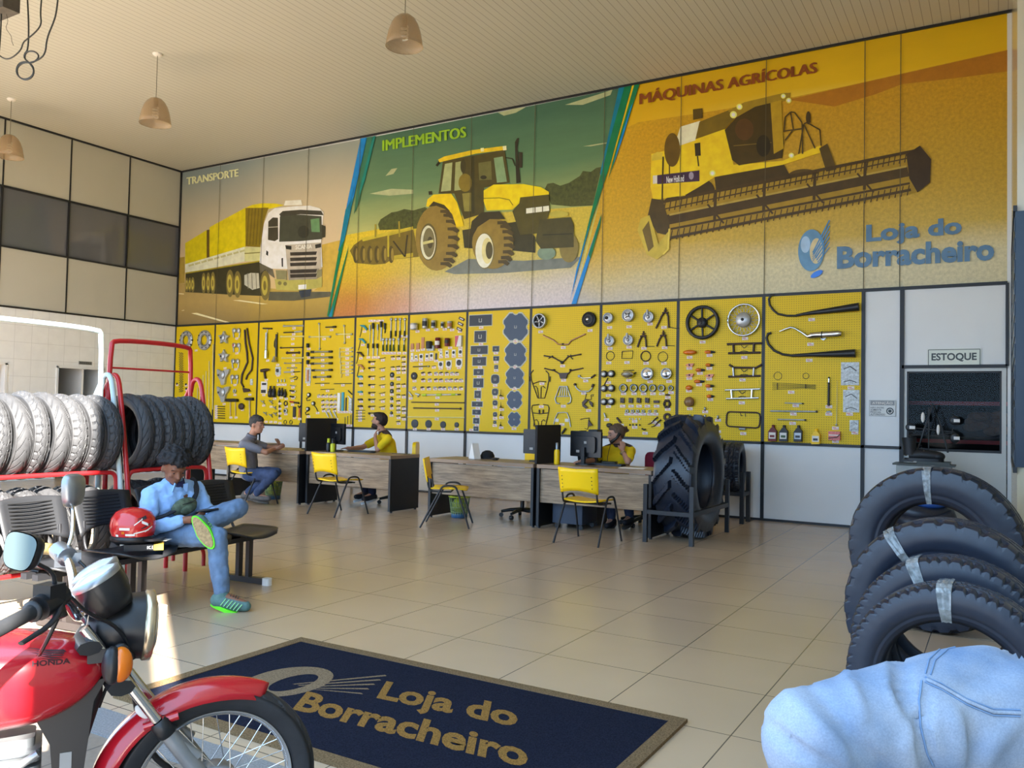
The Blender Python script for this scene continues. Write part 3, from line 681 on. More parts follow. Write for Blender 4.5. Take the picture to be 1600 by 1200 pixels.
for k in range(5): lg.line('m4', [(280, 300 + 14 * k), (330, 212 + 18 * k)], 4, LC)
lg.ell('m4', 306, 434, 42, 17, (58, 122, 236), rot=-0.5)
lg.done(mural)
# panel joints across the mural
js = Print('panel_joint', 120)
for x in BX[1:] + [13.77]:
    z0, z1 = ZM + .02, ZC - .03; js.k = 120; i = js.idx(mat('thin_joint', (92, 84, 58), 0.5))
    js.mb.add([(x - .005, -.0202, z0), (x + .005, -.0202, z0), (x + .005, -.0202, z1), (x - .005, -.0202, z1)], [(0, 1, 2, 3)], i)
js.done(mural)
# ------------------------------------------------------------------ yellow pegboards and everything hung on them
m_peg, nt, b_ = nodemat('yellow_pegboard', 0.45, 0.3)
tc = N(nt, 'ShaderNodeTexCoord'); sp = N(nt, 'ShaderNodeSeparateXYZ'); nt.links.new(tc.outputs['Object'], sp.inputs[0])
ds = []
for ax in (0, 2):
    d = N(nt, 'ShaderNodeMath', operation='DIVIDE', i1=0.03); nt.links.new(sp.outputs[ax], d.inputs[0])
    f = N(nt, 'ShaderNodeMath', operation='FRACT'); nt.links.new(d.outputs[0], f.inputs[0])
    s_ = N(nt, 'ShaderNodeMath', operation='SUBTRACT', i1=0.5); nt.links.new(f.outputs[0], s_.inputs[0])
    p_ = N(nt, 'ShaderNodeMath', operation='POWER', i1=2.0); nt.links.new(s_.outputs[0], p_.inputs[0]); ds.append(p_)
ad = N(nt, 'ShaderNodeMath', operation='ADD'); nt.links.new(ds[0].outputs[0], ad.inputs[0]); nt.links.new(ds[1].outputs[0], ad.inputs[1])
ls = N(nt, 'ShaderNodeMath', operation='LESS_THAN', i1=0.028); nt.links.new(ad.outputs[0], ls.inputs[0])
mx = N(nt, 'ShaderNodeMixRGB'); mx.inputs[1].default_value = rgb(228, 194, 4); mx.inputs[2].default_value = rgb(150, 118, 10)
nt.links.new(ls.outputs[0], mx.inputs[0]); nt.links.new(mx.outputs[0], b_.inputs['Base Color'])
ORD = ['zeroth', 'first', 'second', 'third', 'fourth', 'fifth', 'sixth', 'seventh', 'eighth', 'ninth', 'tenth', 'eleventh', 'twelfth', 'thirteenth', 'fourteenth', 'fifteenth']
what = ['two steel flange rings', 'star hubs and long levers', 'hand pumps and oilers', 'cross wheel wrenches', 'blue blow guns and torque tools', 'cans and repair cards', 'dark rubber patches', 'handlebars and carriers', 'hubs, forks and dials', 'a black alloy wheel and a spoked wheel', 'exhausts and oil bottles']
PEGY = -0.020
for i in range(11):
    mb = MB(); bx2(mb, (BX[i] + .022 if i else 0.03, PEGY, ZP + .018), (BX[i + 1] - .022, -.001, ZM - .02))
    tag(mb.build('pegboard', m_peg), 'yellow perforated panel holding ' + what[i], 'pegboard', 'yellow display panels')

IM = {'blk': black_metal, 'stl': steel, 'chr': chrome, 'alu': alu, 'red': red_paint, 'brn': rust_brown, 'org': amber, 'wod': wood_handle, 'gun': gun, 'wht': paper_white, 'gry': grey_metal, 'dpl': dark_plastic,
      'pat': mat('dark_patch_rubber', (58, 64, 74), 0.55), 'patb': mat('blue_grey_patch_rubber', (66, 82, 104), 0.5), 'bor': mat('patch_border', (196, 198, 186), 0.6), 'cya': mat('cyan_plastic', (40, 150, 176), 0.4),
      'pkg': mat('clear_bag', (190, 196, 196), 0.25, noise=(40, 0.35)), 'cre': mat('cream_rod', (224, 214, 150), 0.4), 'grn': mat('green_handle', (52, 84, 50), 0.4), 'lime': mat('lime_paint', (176, 206, 40), 0.4),
      'tan': mat('tan_card', (190, 132, 92), 0.6), 'drd': mat('dark_red_plastic', (110, 30, 32), 0.35), 'yel': yellow_plastic, 'smk': mat('smoky_lens', (150, 110, 70), 0.12, alpha=0.75), 'pink': mat('pink_box', (222, 130, 128), 0.6, noise=(60, .3)), 'tag': None}
def wk(cr, x, y):
    """metres per crop pixel, vertical, at the wall"""
    px, py = cpx(cr, x, y); p = at(px, py, 1, PEGY); return (p - CAM).dot(CF) / FPX / CRP[cr][2]

TAGMESH = None
def price_tag(cr, x, y, ref, group='white price tags on the yellow panels'):
    global TAGMESH
    if TAGMESH is None:
        mb = MB(); mb.box((0, -.003, 0), (.082, .003, .040), 0); mb.box((-.012, -.0052, .006), (.042, .001, .009), 1); mb.box((.008, -.0052, -.009), (.05, .001, .006), 1)
        TAGMESH = mb.mesh('price_tag', [paper_white, pink_print])
    p = wpt(cr, x, y, PEGY); o = bpy.data.objects.new('price_tag', TAGMESH); COL.objects.link(o); o.location = p
    w = ('white price tag under ' + ref).split()
    tag(o, ' '.join(w[:16]), 'price tag', group); return o

def item(cr, name, label, strokes, tagpos=None, group=None, cat=None, ref=None):
    """strokes: (part or None, material, kind, ...) in crop pixels; real sizes come from the wall distance"""
    groups = {}; xs = []
    for st in strokes: groups.setdefault((st[0],), []).append(st)
    P0 = None
    built = []
    for st in strokes:
        a = st[3:]
        if st[2] in ('t',): xs += list(a[0])
        elif st[2] == 'p': xs += list(a[0])
        else: xs.append((a[0], a[1]))
    cx = sum(q[0] for q in xs) / len(xs); cy = sum(q[1] for q in xs) / len(xs)
    O = wpt(cr, cx, cy, PEGY); k = wk(cr, cx, cy)
    def L(x, y, d=0.0):
        p = wpt(cr, x, y, PEGY); return Vector((p.x - O.x, -d, p.z - O.z))
    order = []
    for st in strokes:
        if st[0] not in order: order.append(st[0])
    SPL = ('socket', 'case', 'dial', 'plate', 'upright', 'bowl', 'handle', 'grip', 'fitting', 'segment', 'spoke', 'slat', 'clamp', 'tie', 'band', 'bolt_hole', 'bracket', 'lug')
    order = [(p, None) if p not in SPL else (p, i) for p in order for i in ([0] if p not in SPL else [j for j, s in enumerate(strokes) if s[0] == p])]
    root = None; obs = []
    for part, only in order:
        mb = MB(); mats = []
        for st in ([s for s in strokes if s[0] == part] if only is None else [strokes[only]]):
            if st[1] not in mats: mats.append(st[1])
            mi = mats.index(st[1]); kd = st[2]; a = st[3:]
            if kd == 't':
                r = a[1]; rr = [v * k for v in r] if isinstance(r, (list, tuple)) else r * k
                d = (max(rr) if isinstance(rr, list) else rr) + (a[2] if len(a) > 2 else 0.002)
                mb.tube([L(x, y, d) for x, y in a[0]], rr, 7, mi)
            elif kd == 'c':     # disc x,y,r,depth[,start depth]
                d0 = a[4] if len(a) > 4 else 0.0; r = a[2] * k
                mb.lathe([(0, 0), (r, 0), (r, a[3] * .8), (r * .92, a[3]), (0, a[3])], L(a[0], a[1], d0), (0, -1, 0), 20, mi)
            elif kd == 'o':     # ring x,y,R,tube radius (px)
                mb.torus(L(a[0], a[1], a[3] * k + .002), a[2] * k, a[3] * k, (0, 1, 0), 24, 6, mi)
            elif kd == 'w':     # flat washer x,y,R,r,depth
                mb.lathe([(a[3] * k, 0), (a[2] * k, 0), (a[2] * k, a[4]), (a[3] * k, a[4])], L(a[0], a[1]), (0, -1, 0), 24, mi, closed=True)
            elif kd == 'b':     # box x,y,w,h,depth[,start[,rotation]]
                d0 = a[5] if len(a) > 5 else 0.0; rot = a[6] if len(a) > 6 else 0.0
                A = wpt(cr, a[0] - a[2] / 2, a[1], PEGY); B = wpt(cr, a[0] + a[2] / 2, a[1], PEGY)
                mb.box(L(a[0], a[1], d0 + a[4] / 2), ((B - A).x, a[4], a[3] * k), mi, R=Matrix.Rotation(rot, 3, 'Y') if rot else None)
            elif kd == 'p':     # polygon, depth[,start]
                d0 = a[2] if len(a) > 2 else 0.0
                mb.prism([(L(x, y).x, L(x, y).z) for x, y in a[0]], (0, -d0, 0), (1, 0, 0), (0, 0, 1), a[1], mi)
            elif kd == 's':     # ellipsoid x,y,rx,ry(px),rd(m)
                mb.ell(L(a[0], a[1], a[4]), (a[2] * k * 1.15, a[4], a[3] * k), mi, n=12, m=8)
            elif kd == 'l':     # upright turned body x,ybottom, [(r px, h px)...] ; d=2 radii off the wall
                rm = max(r for r, h in a[2]) * k
                mb.lathe([(r * k, h * k) for r, h in a[2]], L(a[0], a[1], rm + .002), (0, 0, 1), 14, mi, cap=True)
            elif kd == 'h':     # lying turned body from (x0,y0) to (x1,y1) with [(r px, t)]
                A = L(a[0], a[1]); B = L(a[2], a[3]); rm = max(r for r, t in a[4]) * k; D = B - A
                mb.lathe([(r * k, t * D.length) for r, t in a[4]], A + Vector((0, -rm - .002, 0)), D, 14, mi, cap=True)
        ml = [IM[m] if isinstance(m, str) else m for m in mats]
        obs.append((part, mb, ml))
    if len(obs) == 1 and obs[0][0] is None:
        root = obs[0][1].build(name, obs[0][2], None, O)
    elif obs[0][0] is None:
        root = obs[0][1].build(name, obs[0][2], None, O)
        for part, mb, ml in obs[1:]: mb.build(part, ml, root)
    else:
        root = thing(name, None, None, O)
        for part, mb, ml in obs: mb.build(part, ml, root)
    tag(root, label, cat or name.replace('_', ' '), group)
    if tagpos: price_tag(cr, tagpos[0], tagpos[1], ref or ('the ' + label))
    return root

_ = None
random.seed(11)
# ---- first panel
for i, x in enumerate((110, 253)):
    r = (73, 78)[i]
    item(1, 'flange_ring', ('left', 'right')[i] + ' one of two steel flange rings, first panel', [(_, 'alu', 'w', x, 458, r, r * .55, .03), (_, 'stl', 'w', x, 458, r * .62, r * .5, .045)] + [('bolt_hole', 'blk', 'c', x + r * .8 * .79 * math.cos(k * PI / 5), 458 + r * .8 * math.sin(k * PI / 5), 7, .032) for k in range(10)], (183, 538) if i == 0 else None, 'steel flange rings', 'flange')
for j, x in enumerate((60, 76)):
    item(1, 'zigzag_spring', ('left', 'right')[j] + ' hanging dark zigzag spring strip, first panel', [(_, 'gun', 't', [(x - 8 + (16 if k % 2 else 0), 556 + k * 9) for k in range(35)], 2.8)], None, 'zigzag spring strips', 'spring')
for j, (x, y0) in enumerate(((198, 830), (218, 775), (241, 730), (264, 700), (288, 620), (318, 490))):
    item(1, 'thin_rod', ORD[j + 1] + ' shortest of the upright pale rods, first panel' if j else 'shortest of the upright pale rods, first panel', [(_, 'cre', 't', [(x, y0), (x - 3, 1000 if j > 3 else 960)], 3.4)], None, 'upright pale rods', 'rod')
for j, (x, y) in enumerate(((105, 812), (145, 795), (107, 847), (140, 860), (35, 808))):
    item(1, 'small_coupling', ORD[j + 1] + ' of the small dark couplings, first panel', [(_, 'gun', 'c', x, y - 10, 7, .02)], (x, y), 'small couplings on the first panel', 'coupling')
# ---- second panel
for i, y in enumerate((440, 585)):
    pts = []
    for k in range(10):
        t = k * PI / 5 - .3; r = (54 if k % 2 == 0 else 27); pts.append((410 + r * .82 * math.cos(t), y + r * math.sin(t)))
    item(1, 'star_hub', ('upper', 'lower')[i] + ' cast star hub with five arms, second panel', [(_, 'alu', 'p', pts, .05), (_, 'alu', 'c', 405, y, 26, .075), ('centre_bore', 'blk', 'c', 398, y, 9, .078)], (410, y + 92) if i else None, 'cast hubs', 'hub')
for i, y in enumerate((740, 875)):
    item(1, 'three_arm_hub', ('upper', 'lower')[i] + ' cast hub with three broad arms, second panel', [(_, 'alu', 'p', [(358, y - 55), (395, y - 38), (430, y - 52), (456, y - 55), (448, y - 25), (425, y + 10), (415, y + 65), (392, y + 68), (382, y + 30), (362, y - 5)], .05), (_, 'alu', 'c', 402, y - 10, 32, .08), ('centre_bore', 'blk', 'c', 380, y - 8, 9, .085)], (402, y + 82) if i else None, 'cast hubs', 'hub')
for i, (x, y) in enumerate(((503, 395), (503, 510), (495, 635), (488, 758))):
    item(1, 'clevis_pair', ORD[i + 1] + ' from top of the paired clevises, second panel', [(_, 'alu', 'c', x - 17, y - 12, 19, .04), (_, 'alu', 'c', x + 17, y - 12, 19, .04), (_, 'alu', 't', [(x - 26, y), (x - 22, y + 42)], 5), (_, 'alu', 't', [(x + 25, y), (x + 20, y + 42)], 5), (_, 'red' if i == 1 else 'stl', 'c', x - 17, y - 12, 8, .046), (_, 'stl', 'c', x + 17, y - 12, 8, .046)], (x - 2, y + 50), 'paired clevises', 'clevis')
item(1, 'yoke_nut', 'small round yoke below the paired clevises, second panel', [(_, 'alu', 'o', 487, 855, 13, 5)], (487, 885), None, 'yoke')
item(1, 'lever_bar', 'left bent dark lever with a plate foot, second panel', [(_, 'brn', 't', [(568, 378), (574, 480), (586, 560), (590, 630), (548, 725), (540, 790), (560, 825)], 7.5), (_, 'brn', 'p', [(552, 830), (600, 838), (612, 858), (560, 866)], .03)], (603, 884), 'bent dark levers', 'lever')
item(1, 'lever_bar', 'right bent dark lever ending in a hook, second panel', [(_, 'brn', 't', [(586, 366), (602, 480), (630, 600), (622, 690), (588, 735), (578, 765)], 7)], None, 'bent dark levers', 'lever')
item(1, 'small_card', 'small grey card right of the bent levers, second panel', [(_, 'pkg', 'b', 617, 785, 20, 48, .012)], None)
for i, x in enumerate((452, 492)):
    item(1, 'mallet', ('left', 'right')[i] + ' small mallet with pale handle, second panel', [('handle', 'wod', 't', [(x + 1, 935), (x + 3, 1048)], 4.5), ('head', 'blk', 'h', x - 24, 926, x + 26, 928, [(12, 0), (13, .2), (13, .8), (12, 1)])], (x + 3, 1062), 'mallets', 'mallet')
item(1, 'sledge_hammer', 'long handled sledge hammer with black head, second panel', [('handle', 'wod', 't', [(605, 930), (608, 1090)], 6.5), ('head', 'blk', 'p', [(568, 918), (590, 906), (636, 906), (636, 930), (590, 928)], .05)], None)
item(1, 'oval_brush', 'oval dark brush beside the mallets, second panel', [(_, 'brn', 's', 543, 975, 28, 26, .03)], (545, 1002))
for k in range(6):
    item(1, 'short_bar', ORD[k + 1] + ' from top of the short dark bars, second panel', [(_, 'blk', 't', [(352, 975 + k * 18), (410, 977 + k * 18)], 3.2)], (340, 974 + k * 18), 'short dark bars', 'bar')
# ---- third panel
item(1, 'hand_pump', 'upright silver hand pump with a dark cross handle, third panel', [('handle', 'brn', 't', [(710, 366), (780, 368)], 6), ('piston', 'stl', 't', [(742, 372), (740, 402)], 3), ('barrel', 'alu', 't', [(739, 400), (736, 540)], 9), ('base', 'chr', 't', [(740, 540), (738, 600)], 14)], (743, 617))
item(1, 'grease_gun', 'dark grease gun with a flared silver foot, third panel', [(_, 'gun', 't', [(818, 412), (815, 590)], 9), ('foot', 'stl', 'l', 810, 630, [(24, 0), (20, 8), (9, 34), (8, 44)]), ('hose', 'blk', 't', smooth_path([(812, 430, 0), (796, 480, 0), (796, 520, 0), (816, 500, 0)]) and [(812, 430), (798, 470), (796, 505), (804, 520), (817, 500)], 4), ('hook', 'blk', 't', [(818, 412), (824, 402), (814, 398)], 2.5)], (821, 651))
hz = [(868, 1024, 347, 'alu', 6, 'wide pale spanner'), (870, 1016, 394, 'mix', 5, 'black and silver screwdriver'), (845, 1030, 430, 'cre', 5, 'pale rod with round ends'), (842, 1020, 517, 'brn', 4.5, 'plain dark rod'), (893, 995, 557, 'brn', 7, 'thick dark grip'), (855, 1030, 597, 'cre', 4.5, 'long pale rod'), (873, 1005, 638, 'stl', 4, 'silver rod with swivel ends'), (895, 972, 675, 'stl', 3.5, 'short silver rod'), (876, 995, 706, 'mix2', 6, 'silver tool with dark tip')]
for x0, x1, y, m, r, nm in hz:
    if m == 'mix': st = [('handle', 'blk', 't', [(x0, y + 5), ((x0 * .4 + x1 * .6), y + 1)], r), ('shank', 'alu', 't', [((x0 * .4 + x1 * .6), y), (x1, y - 4)], r * 1.4)]
    elif m == 'mix2': st = [('body', 'alu', 't', [(x0, y + 2), (x0 * .4 + x1 * .6, y)], r), ('tip', 'blk', 't', [(x0 * .4 + x1 * .6, y), (x1, y - 3)], r * .6)]
    else: st = [(_, m, 't', [(x0, y + 1), (x1, y - 2)], r), (_, m, 'c', x0 + 5, y, r * 1.6, .02), (_, m, 'c', x1 - 5, y - 2, r * 1.5, .02)]
    item(1, 'hand_tool', nm + ', level, top right of the third panel', st, ((x0 + x1) / 2 + 2, y + 18), 'level tools on the third panel', 'tool', ref='the ' + nm + ' on the third panel')
price_tag(1, 938, 488, 'an empty spot between rods on the third panel')
item(1, 'hose_cutter', 'small pliers with dark looped handles, third panel', [(_, 'stl', 't', [(918, 754), (950, 748)], 3.5), ('grip', 'blk', 't', [(948, 748), (966, 740), (978, 748), (968, 766), (950, 764)], 3.5)], (935, 775))
for nm, m, y, r in (('silver coupler with ring', 'stl', 814, 6), ('stubby black nozzle with cap', 'blk', 855, 9), ('stubby black valve with collar', 'blk', 900, 9)):
    item(1, 'air_coupler', nm + ', right edge of the third panel', [(_, m, 't', [(920, y - 3), (962, y + 2)], r * .7), ('collar', 'chr', 'c', 960, y + 2, r, .03)], (940, y + 14 if r < 8 else y + 10), 'couplers on the third panel', 'coupler')
item(1, 'tube_cutter', 'red and brown tube cutter, right edge of the third panel', [('body', 'brn', 't', [(955, 945), (990, 950)], 8), ('screw', 'red', 't', [(918, 938), (952, 942)], 6)], (937, 962))
item(1, 'impact_drill', 'black pistol shaped air drill, third panel', [('body', 'brn', 't', [(702, 697), (738, 692), (762, 688)], [13, 14, 6]), ('grip', 'brn', 't', [(722, 700), (730, 758)], 9)], (732, 768))
item(1, 'blister_pack', 'small clear blister pack under the grease gun, third panel', [(_, 'pkg', 'b', 825, 698, 42, 64, .012), ('fitting', 'gun', 'c', 822, 696, 14, .03)], (823, 734))
item(1, 'boxed_card', 'white card with dark tool, left edge of third panel', [('card', 'wht', 'b', 715, 828, 48, 95, .008), ('fitting', 'blk', 'b', 717, 800, 30, 16, .02), ('fitting', 'gun', 'b', 712, 858, 34, 24, .02)], (712, 887))
for i, x in enumerate((825, 853, 877)):
    item(1, 'small_nipple', ORD[i + 1] + ' of three tiny silver nipples, third panel', [(_, 'stl', 'l', x, 786, [(4, 0), (5, 8), (3, 18), (3, 24)])], (x, 806), 'tiny silver nipples', 'nipple')
for i, (x, y, w, h, n) in enumerate(((772, 905, 17, 95, 2), (840, 897, 13, 72, 2), (885, 907, 12, 70, 1))):
    st = []
    for j in range(n):
        st += [('bowl', 'blk', 'l', x + j * w * 1.7, y, [(w * .5, 0), (w, 8), (w, h * .5), (w * .7, h * .55)]), ('head', 'gun', 'l', x + j * w * 1.7, y - h * .52, [(w * .8, 0), (w * .8, h * .18), (w * .4, h * .2), (w * .4, h * .42)])]
    item(1, 'air_filter_regulator', ('large double', 'smaller double', 'single')[i] + ' black air filter, third panel', st, ((797, 915), (848, 908), (888, 915))[i], 'air filters', 'air filter')
for i, (x, y, nm) in enumerate(((705, 940, 'upper left'), (770, 940, 'upper right'), (797, 985, 'lower right'), (725, 1030, 'bottom left'), (768, 1045, 'bottom middle'), (803, 1035, 'bottom right'))):
    item(1, 'branch_fitting', nm + ' silver branch fitting, lower part of third panel', [(_, 'stl', 't', [(x - 14, y - 10), (x, y), (x + 14, y + 14)], 4.5), (_, 'stl', 't', [(x, y), (x + 12, y - 10)], 4.5)], ((712, 968), (770, 978), None, (730, 1096), (768, 1097), (803, 1098))[i], 'branch fittings', 'fitting')
for i, y in enumerate((935, 975, 1012, 1050)):
    item(1, 'small_valve', ORD[i + 1] + ' from top of dark small valves, third panel', [(_, 'gun', 'l', 838, y + 10, [(6, 0), (7, 6), (4, 10), (4, 20)])], (838, y + 18), 'dark small valves', 'valve')
item(1, 'hose_ring', 'dark ring above the round gauge, third panel', [(_, 'blk', 'o', 885, 952, 17, 4)], (887, 977))
item(1, 'pressure_gauge', 'round dial gauge low on the third panel', [('case', 'alu', 'c', 885, 1010, 19, .03), ('dial', 'blk', 'c', 886, 1010, 10, .034)], (884, 1036))
item(1, 'narrow_pack', 'narrow grey pack beside the orange pliers, third panel', [(_, 'dpl', 'b', 953, 1018, 20, 82, .02)], (953, 1063))
item(1, 'pincers', 'upright pincers with orange handles, third panel', [('jaw', 'blk', 't', [(982, 970), (992, 985), (1002, 972)], 5), ('handle', IM['org'], 't', [(990, 988), (986, 1060)], 3.5), ('handle', IM['org'], 't', [(994, 988), (999, 1060)], 3.5)], (992, 1073))
for i, x in enumerate((880, 925)):
    item(1, 'hose_clamp', ('left', 'right')[i] + ' dark wire clamp at the bottom of third panel', [(_, 'blk', 'o', x, 1098, 15, 2.5)], (838, 1106) if i == 0 else None, 'dark wire clamps', 'clamp')
# ---- fourth panel
for i, (x, y0, y1, xa, xb, y) in enumerate(((1150, 326, 530, 1070, 1236, 432), (1345, 342, 484, 1283, 1406, 412))):
    item(1, 'cross_wrench', ('larger', 'smaller')[i] + ' pale cross shaped wheel wrench, fourth panel', [(_, 'cre', 't', [(x - 2, y0), (x + 2, y1)], 5), (_, 'cre', 't', [(xa, y + 1), (xb, y - 2)], 5)] + [('socket', 'stl', 'c', a, b, 8, .03) for a, b in ((x - 2, y0 + 4), (x + 2, y1 - 4), (xa + 4, y), (xb - 4, y))], ((1183, 449), (1372, 433))[i], 'cross wrenches', 'wrench')
item(1, 'extension_bar', 'short dark extension bar between the cross wrenches, fourth panel', [(_, 'gun', 't', [(1198, 357), (1262, 355)], 5), (_, 'gun', 't', [(1258, 355), (1280, 354)], 9)], (1242, 378))
for i, y in enumerate((500, 568, 630)):
    item(1, 'impact_socket', ORD[i + 1] + ' from top of the black sockets, fourth panel', [(_, 'blk', 'l', 1062, y + 16, [(11, 0), (12, 3), (12, 28), (10, 32)])], (1064, y + 26), 'black sockets', 'socket')
item(1, 'blister_pack', 'tall clear pack, left edge of fourth panel', [(_, 'pkg', 'b', 1060, 733, 40, 122, .012), ('fitting', 'tan', 'b', 1060, 735, 14, 90, .025)], (1061, 806))
for i, y in enumerate((549, 594, 640, 693, 745)):
    x0 = 1088 + (8 if i == 3 else 18 if i == 4 else 0)
    item(1, 'double_socket_bar', ORD[i + 1] + ' from top of double ended socket bars, fourth panel', [(_, 'stl', 't', [(x0, y + 1), (1250 - (12 if i == 4 else 0), y - 2)], 6.5), ('socket', 'gun', 't', [(x0, y + 1), (x0 + 22, y + 1)], 9.5), ('socket', 'gun', 't', [(1228 - (12 if i == 4 else 0), y - 2), (1252 - (12 if i == 4 else 0), y - 2)], 9.5)], (1172, y + 20), 'double socket bars', 'socket bar')
for i, (xa, y, yb) in enumerate(((1308, 520, 598), (1314, 549, 600), (1316, 588, 640), (1318, 628, 682), (1320, 656, 690), (1320, 689, 720), (1326, 716, 750))):
    item(1, 'angled_wrench', ORD[i + 1] + ' from top of the pale angled wrenches, fourth panel', [(_, 'cre', 't', [(1408, y - 2), (xa, y), (xa - 6, yb)], 4), (_, 'stl', 'c', 1404, y - 2, 6, .02)], (1364, y + 12), 'angled wrenches', 'wrench')
for i, (x0, x1, y) in enumerate(((1115, 1225, 795), (1262, 1398, 797), (1158, 1262, 841))):
    item(1, 'thin_rod', ('left', 'right', 'lower')[i] + ' thin dark level rod, middle of the fourth panel', [(_, 'gun', 't', [(x0, y + 1), (x1, y - 1)], 3)], ((x0 + x1) / 2, y + 13), 'thin rods on the fourth panel', 'rod')
for i, (x, y) in enumerate(((1068, 885), (1103, 952), (1060, 995))):
    item(1, 'tyre_gauge', ORD[i + 1] + ' of three round tyre gauges with hoses, fourth panel', [('case', 'blk', 'c', x, y, 17, .035), ('dial', 'wht', 'c', x, y, 11, .038), ('hose', 'blk', 't', [(x - 4, y + 16), (x - 22, y + 28), (x - 16, y + 46), (x + 8, y + 40)] if i != 1 else [(x + 4, y + 16), (x + 20, y + 34), (x + 32, y + 62)], 3.5)], (None, (1133, 1027), (1062, 1055))[i], 'tyre gauges', 'gauge')
n = 0
for y, xs in ((885, (1143, 1175, 1205, 1238, 1270)), (930, (1175, 1207, 1240, 1270)), (965, (1175, 1207, 1240, 1270)), (998, (1180, 1218, 1265))):
    for j, x in enumerate(xs):
        n += 1
        item(1, 'gauge_nozzle', ORD[j + 1] + ' small nozzle in ' + {885: 'top', 930: 'second', 965: 'third', 998: 'bottom'}[y] + ' nozzle row, fourth panel', [(_, ('gun', 'stl')[n % 2], 't', [(x - 9, y + 3), (x + 3, y), (x + 10, y - 5)], [3, 4.5, 3])], (x - 1, y + 14), 'small nozzles on the fourth panel', 'nozzle')
for i, (x, w, h, m, nm) in enumerate(((1300, 22, 140, 'alu', 'silver'), (1330, 18, 146, 'cya', 'blue'), (1355, 8, 104, 'blk', 'black'), (1389, 22, 100, 'pkg', 'clear'))):
    item(1, 'tool_pack', 'tall narrow ' + nm + ' pack, lower right of fourth panel', [(_, m, 'b', x, 1010 - h / 2, w, h, .015)], (x, 1019), 'tall narrow packs', 'pack')
for i, (x, y) in enumerate(((1388, 868), (1386, 910))):
    item(1, 'marker_pen', ('upper black', 'lower white')[i] + ' slanted marker pen, right of the fourth panel', [(_, ('blk', 'wht')[i], 't', [(x - 14, y - 16), (x + 16, y + 14)], 5)], None, 'slanted markers', 'pen')
for i, x in enumerate((1212, 1243, 1275)):
    item(1, 'slanted_spanner', ORD[i + 1] + ' slanted silver spanner near the monitor, fourth panel', [(_, 'alu', 't', [(x - 12, 1015), (x + 10, 1062)], [6, 4])], (x + 4, 1076), 'slanted spanners', 'spanner')
for i, (x, y) in enumerate(((1347, 1062), (1368, 1055), (1392, 1042))):
    item(1, 'upright_rod', ORD[i + 1] + ' thin upright rod, bottom right of fourth panel', [(_, 'gun', 't', [(x, y), (x - 1, 1116)], 2.2), (_, 'stl', 'c', x, y, 4, .012)], (x - 4, 1125), 'thin upright rods', 'rod')
# ---- fifth panel
for i, (x, y, m, nm) in enumerate(((145, 345, 'cya', 'upper blue'), (133, 445, 'cya', 'lower blue'), (118, 545, 'brn', 'dark'), (123, 640, 'tan', 'beige'))):
    item(2, 'blow_gun', nm + ' air blow gun with long lance, fifth panel', [('grip', m, 't', [(x - 26, y - 14), (x, y - 10), (x + 22, y + 16)], [5, 9, 7]), ('lance', 'gun', 't', [(x - 20, y - 8), (x - 28, y + 40), (x - 36, y + 72)], 2.6)], (x - 2, y + 30), 'blow guns', 'blow gun')
for i, (x, y0, y1, m, r) in enumerate(((187, 325, 455, 'cre', 5), (213, 312, 470, 'stl', 8), (245, 322, 438, 'cre', 5.5), (273, 300, 445, 'stl', 8), (300, 312, 386, 'blk', 7))):
    item(2, 'torque_driver', ORD[i + 1] + ' from left of the tall upright drivers, fifth panel', [('shaft', m, 't', [(x, y0 + 40), (x - 3, y1)], r * .6), ('head', 'blk' if r > 6 else 'stl', 't', [(x, y0), (x, y0 + 44)], r * 1.25)], (x, 295) if i < 4 else None, 'tall upright drivers', 'driver')
for i, x in enumerate((346, 381, 413, 449)):
    item(2, 'ratchet_wrench', ORD[i + 1] + ' from left of the long ratchets, fifth panel', [('shaft', 'alu', 't', [(x, 290), (x - 2, 375)], 4), ('head', 'alu', 'c', x, 284, 11, .03), ('grip', 'blk', 't', [(x - 2, 370), (x - 3, 412 if i % 2 else 424)], 6.5)], (x + 3, 411) if i > 1 else None, 'long ratchets', 'ratchet')
for i, x in enumerate((286, 313, 339, 365, 403, 443)):
    item(2, 'ratchet_driver', ORD[i + 1] + ' from left of green handled ratchets, fifth panel', [('head', 'alu', 'c', x, 434, 11, .03), ('shaft', 'alu', 't', [(x, 440), (x - 1, 478)], 4.5), ('grip', 'grn', 't', [(x - 1, 474), (x - 1, 522)], [5, 7.5])], (x, 537), 'green handled ratchets', 'ratchet')
for i, x in enumerate((172, 212, 243)):
    item(2, 'valve_driver', ORD[i + 1] + ' of three silver drivers with dark tops, fifth panel', [('head', 'blk', 't', [(x, 466), (x, 500)], 8), ('shaft', 'alu', 't', [(x, 498), (x - 2, 556)], 4)], (x, 569), 'silver drivers with dark tops', 'driver')
cols = [(200, (603, 648, 713, 775, 835, 885, 938, 988), 'bent_valve', 'bent dark valve', 'first'), (115, (713, 765, 828, 885, 935), 'line_coupler', 'coupler', 'left edge'), (277, (575, 650, 715, 775, 835, 885, 938), 'angle_stem', 'thin bent stem', 'second'),
        (355, (565, 642), 'tube_stem', 'short stem', 'third'), (396, (563, 638, 668, 718, 770, 805, 850, 895, 935, 965, 1008, 1050), 'brass_adapter', 'small adapter', 'fourth'), (436, (567, 605, 640, 668, 770, 852, 940, 970, 1018), 'tiny_adapter', 'tiny adapter', 'right edge')]
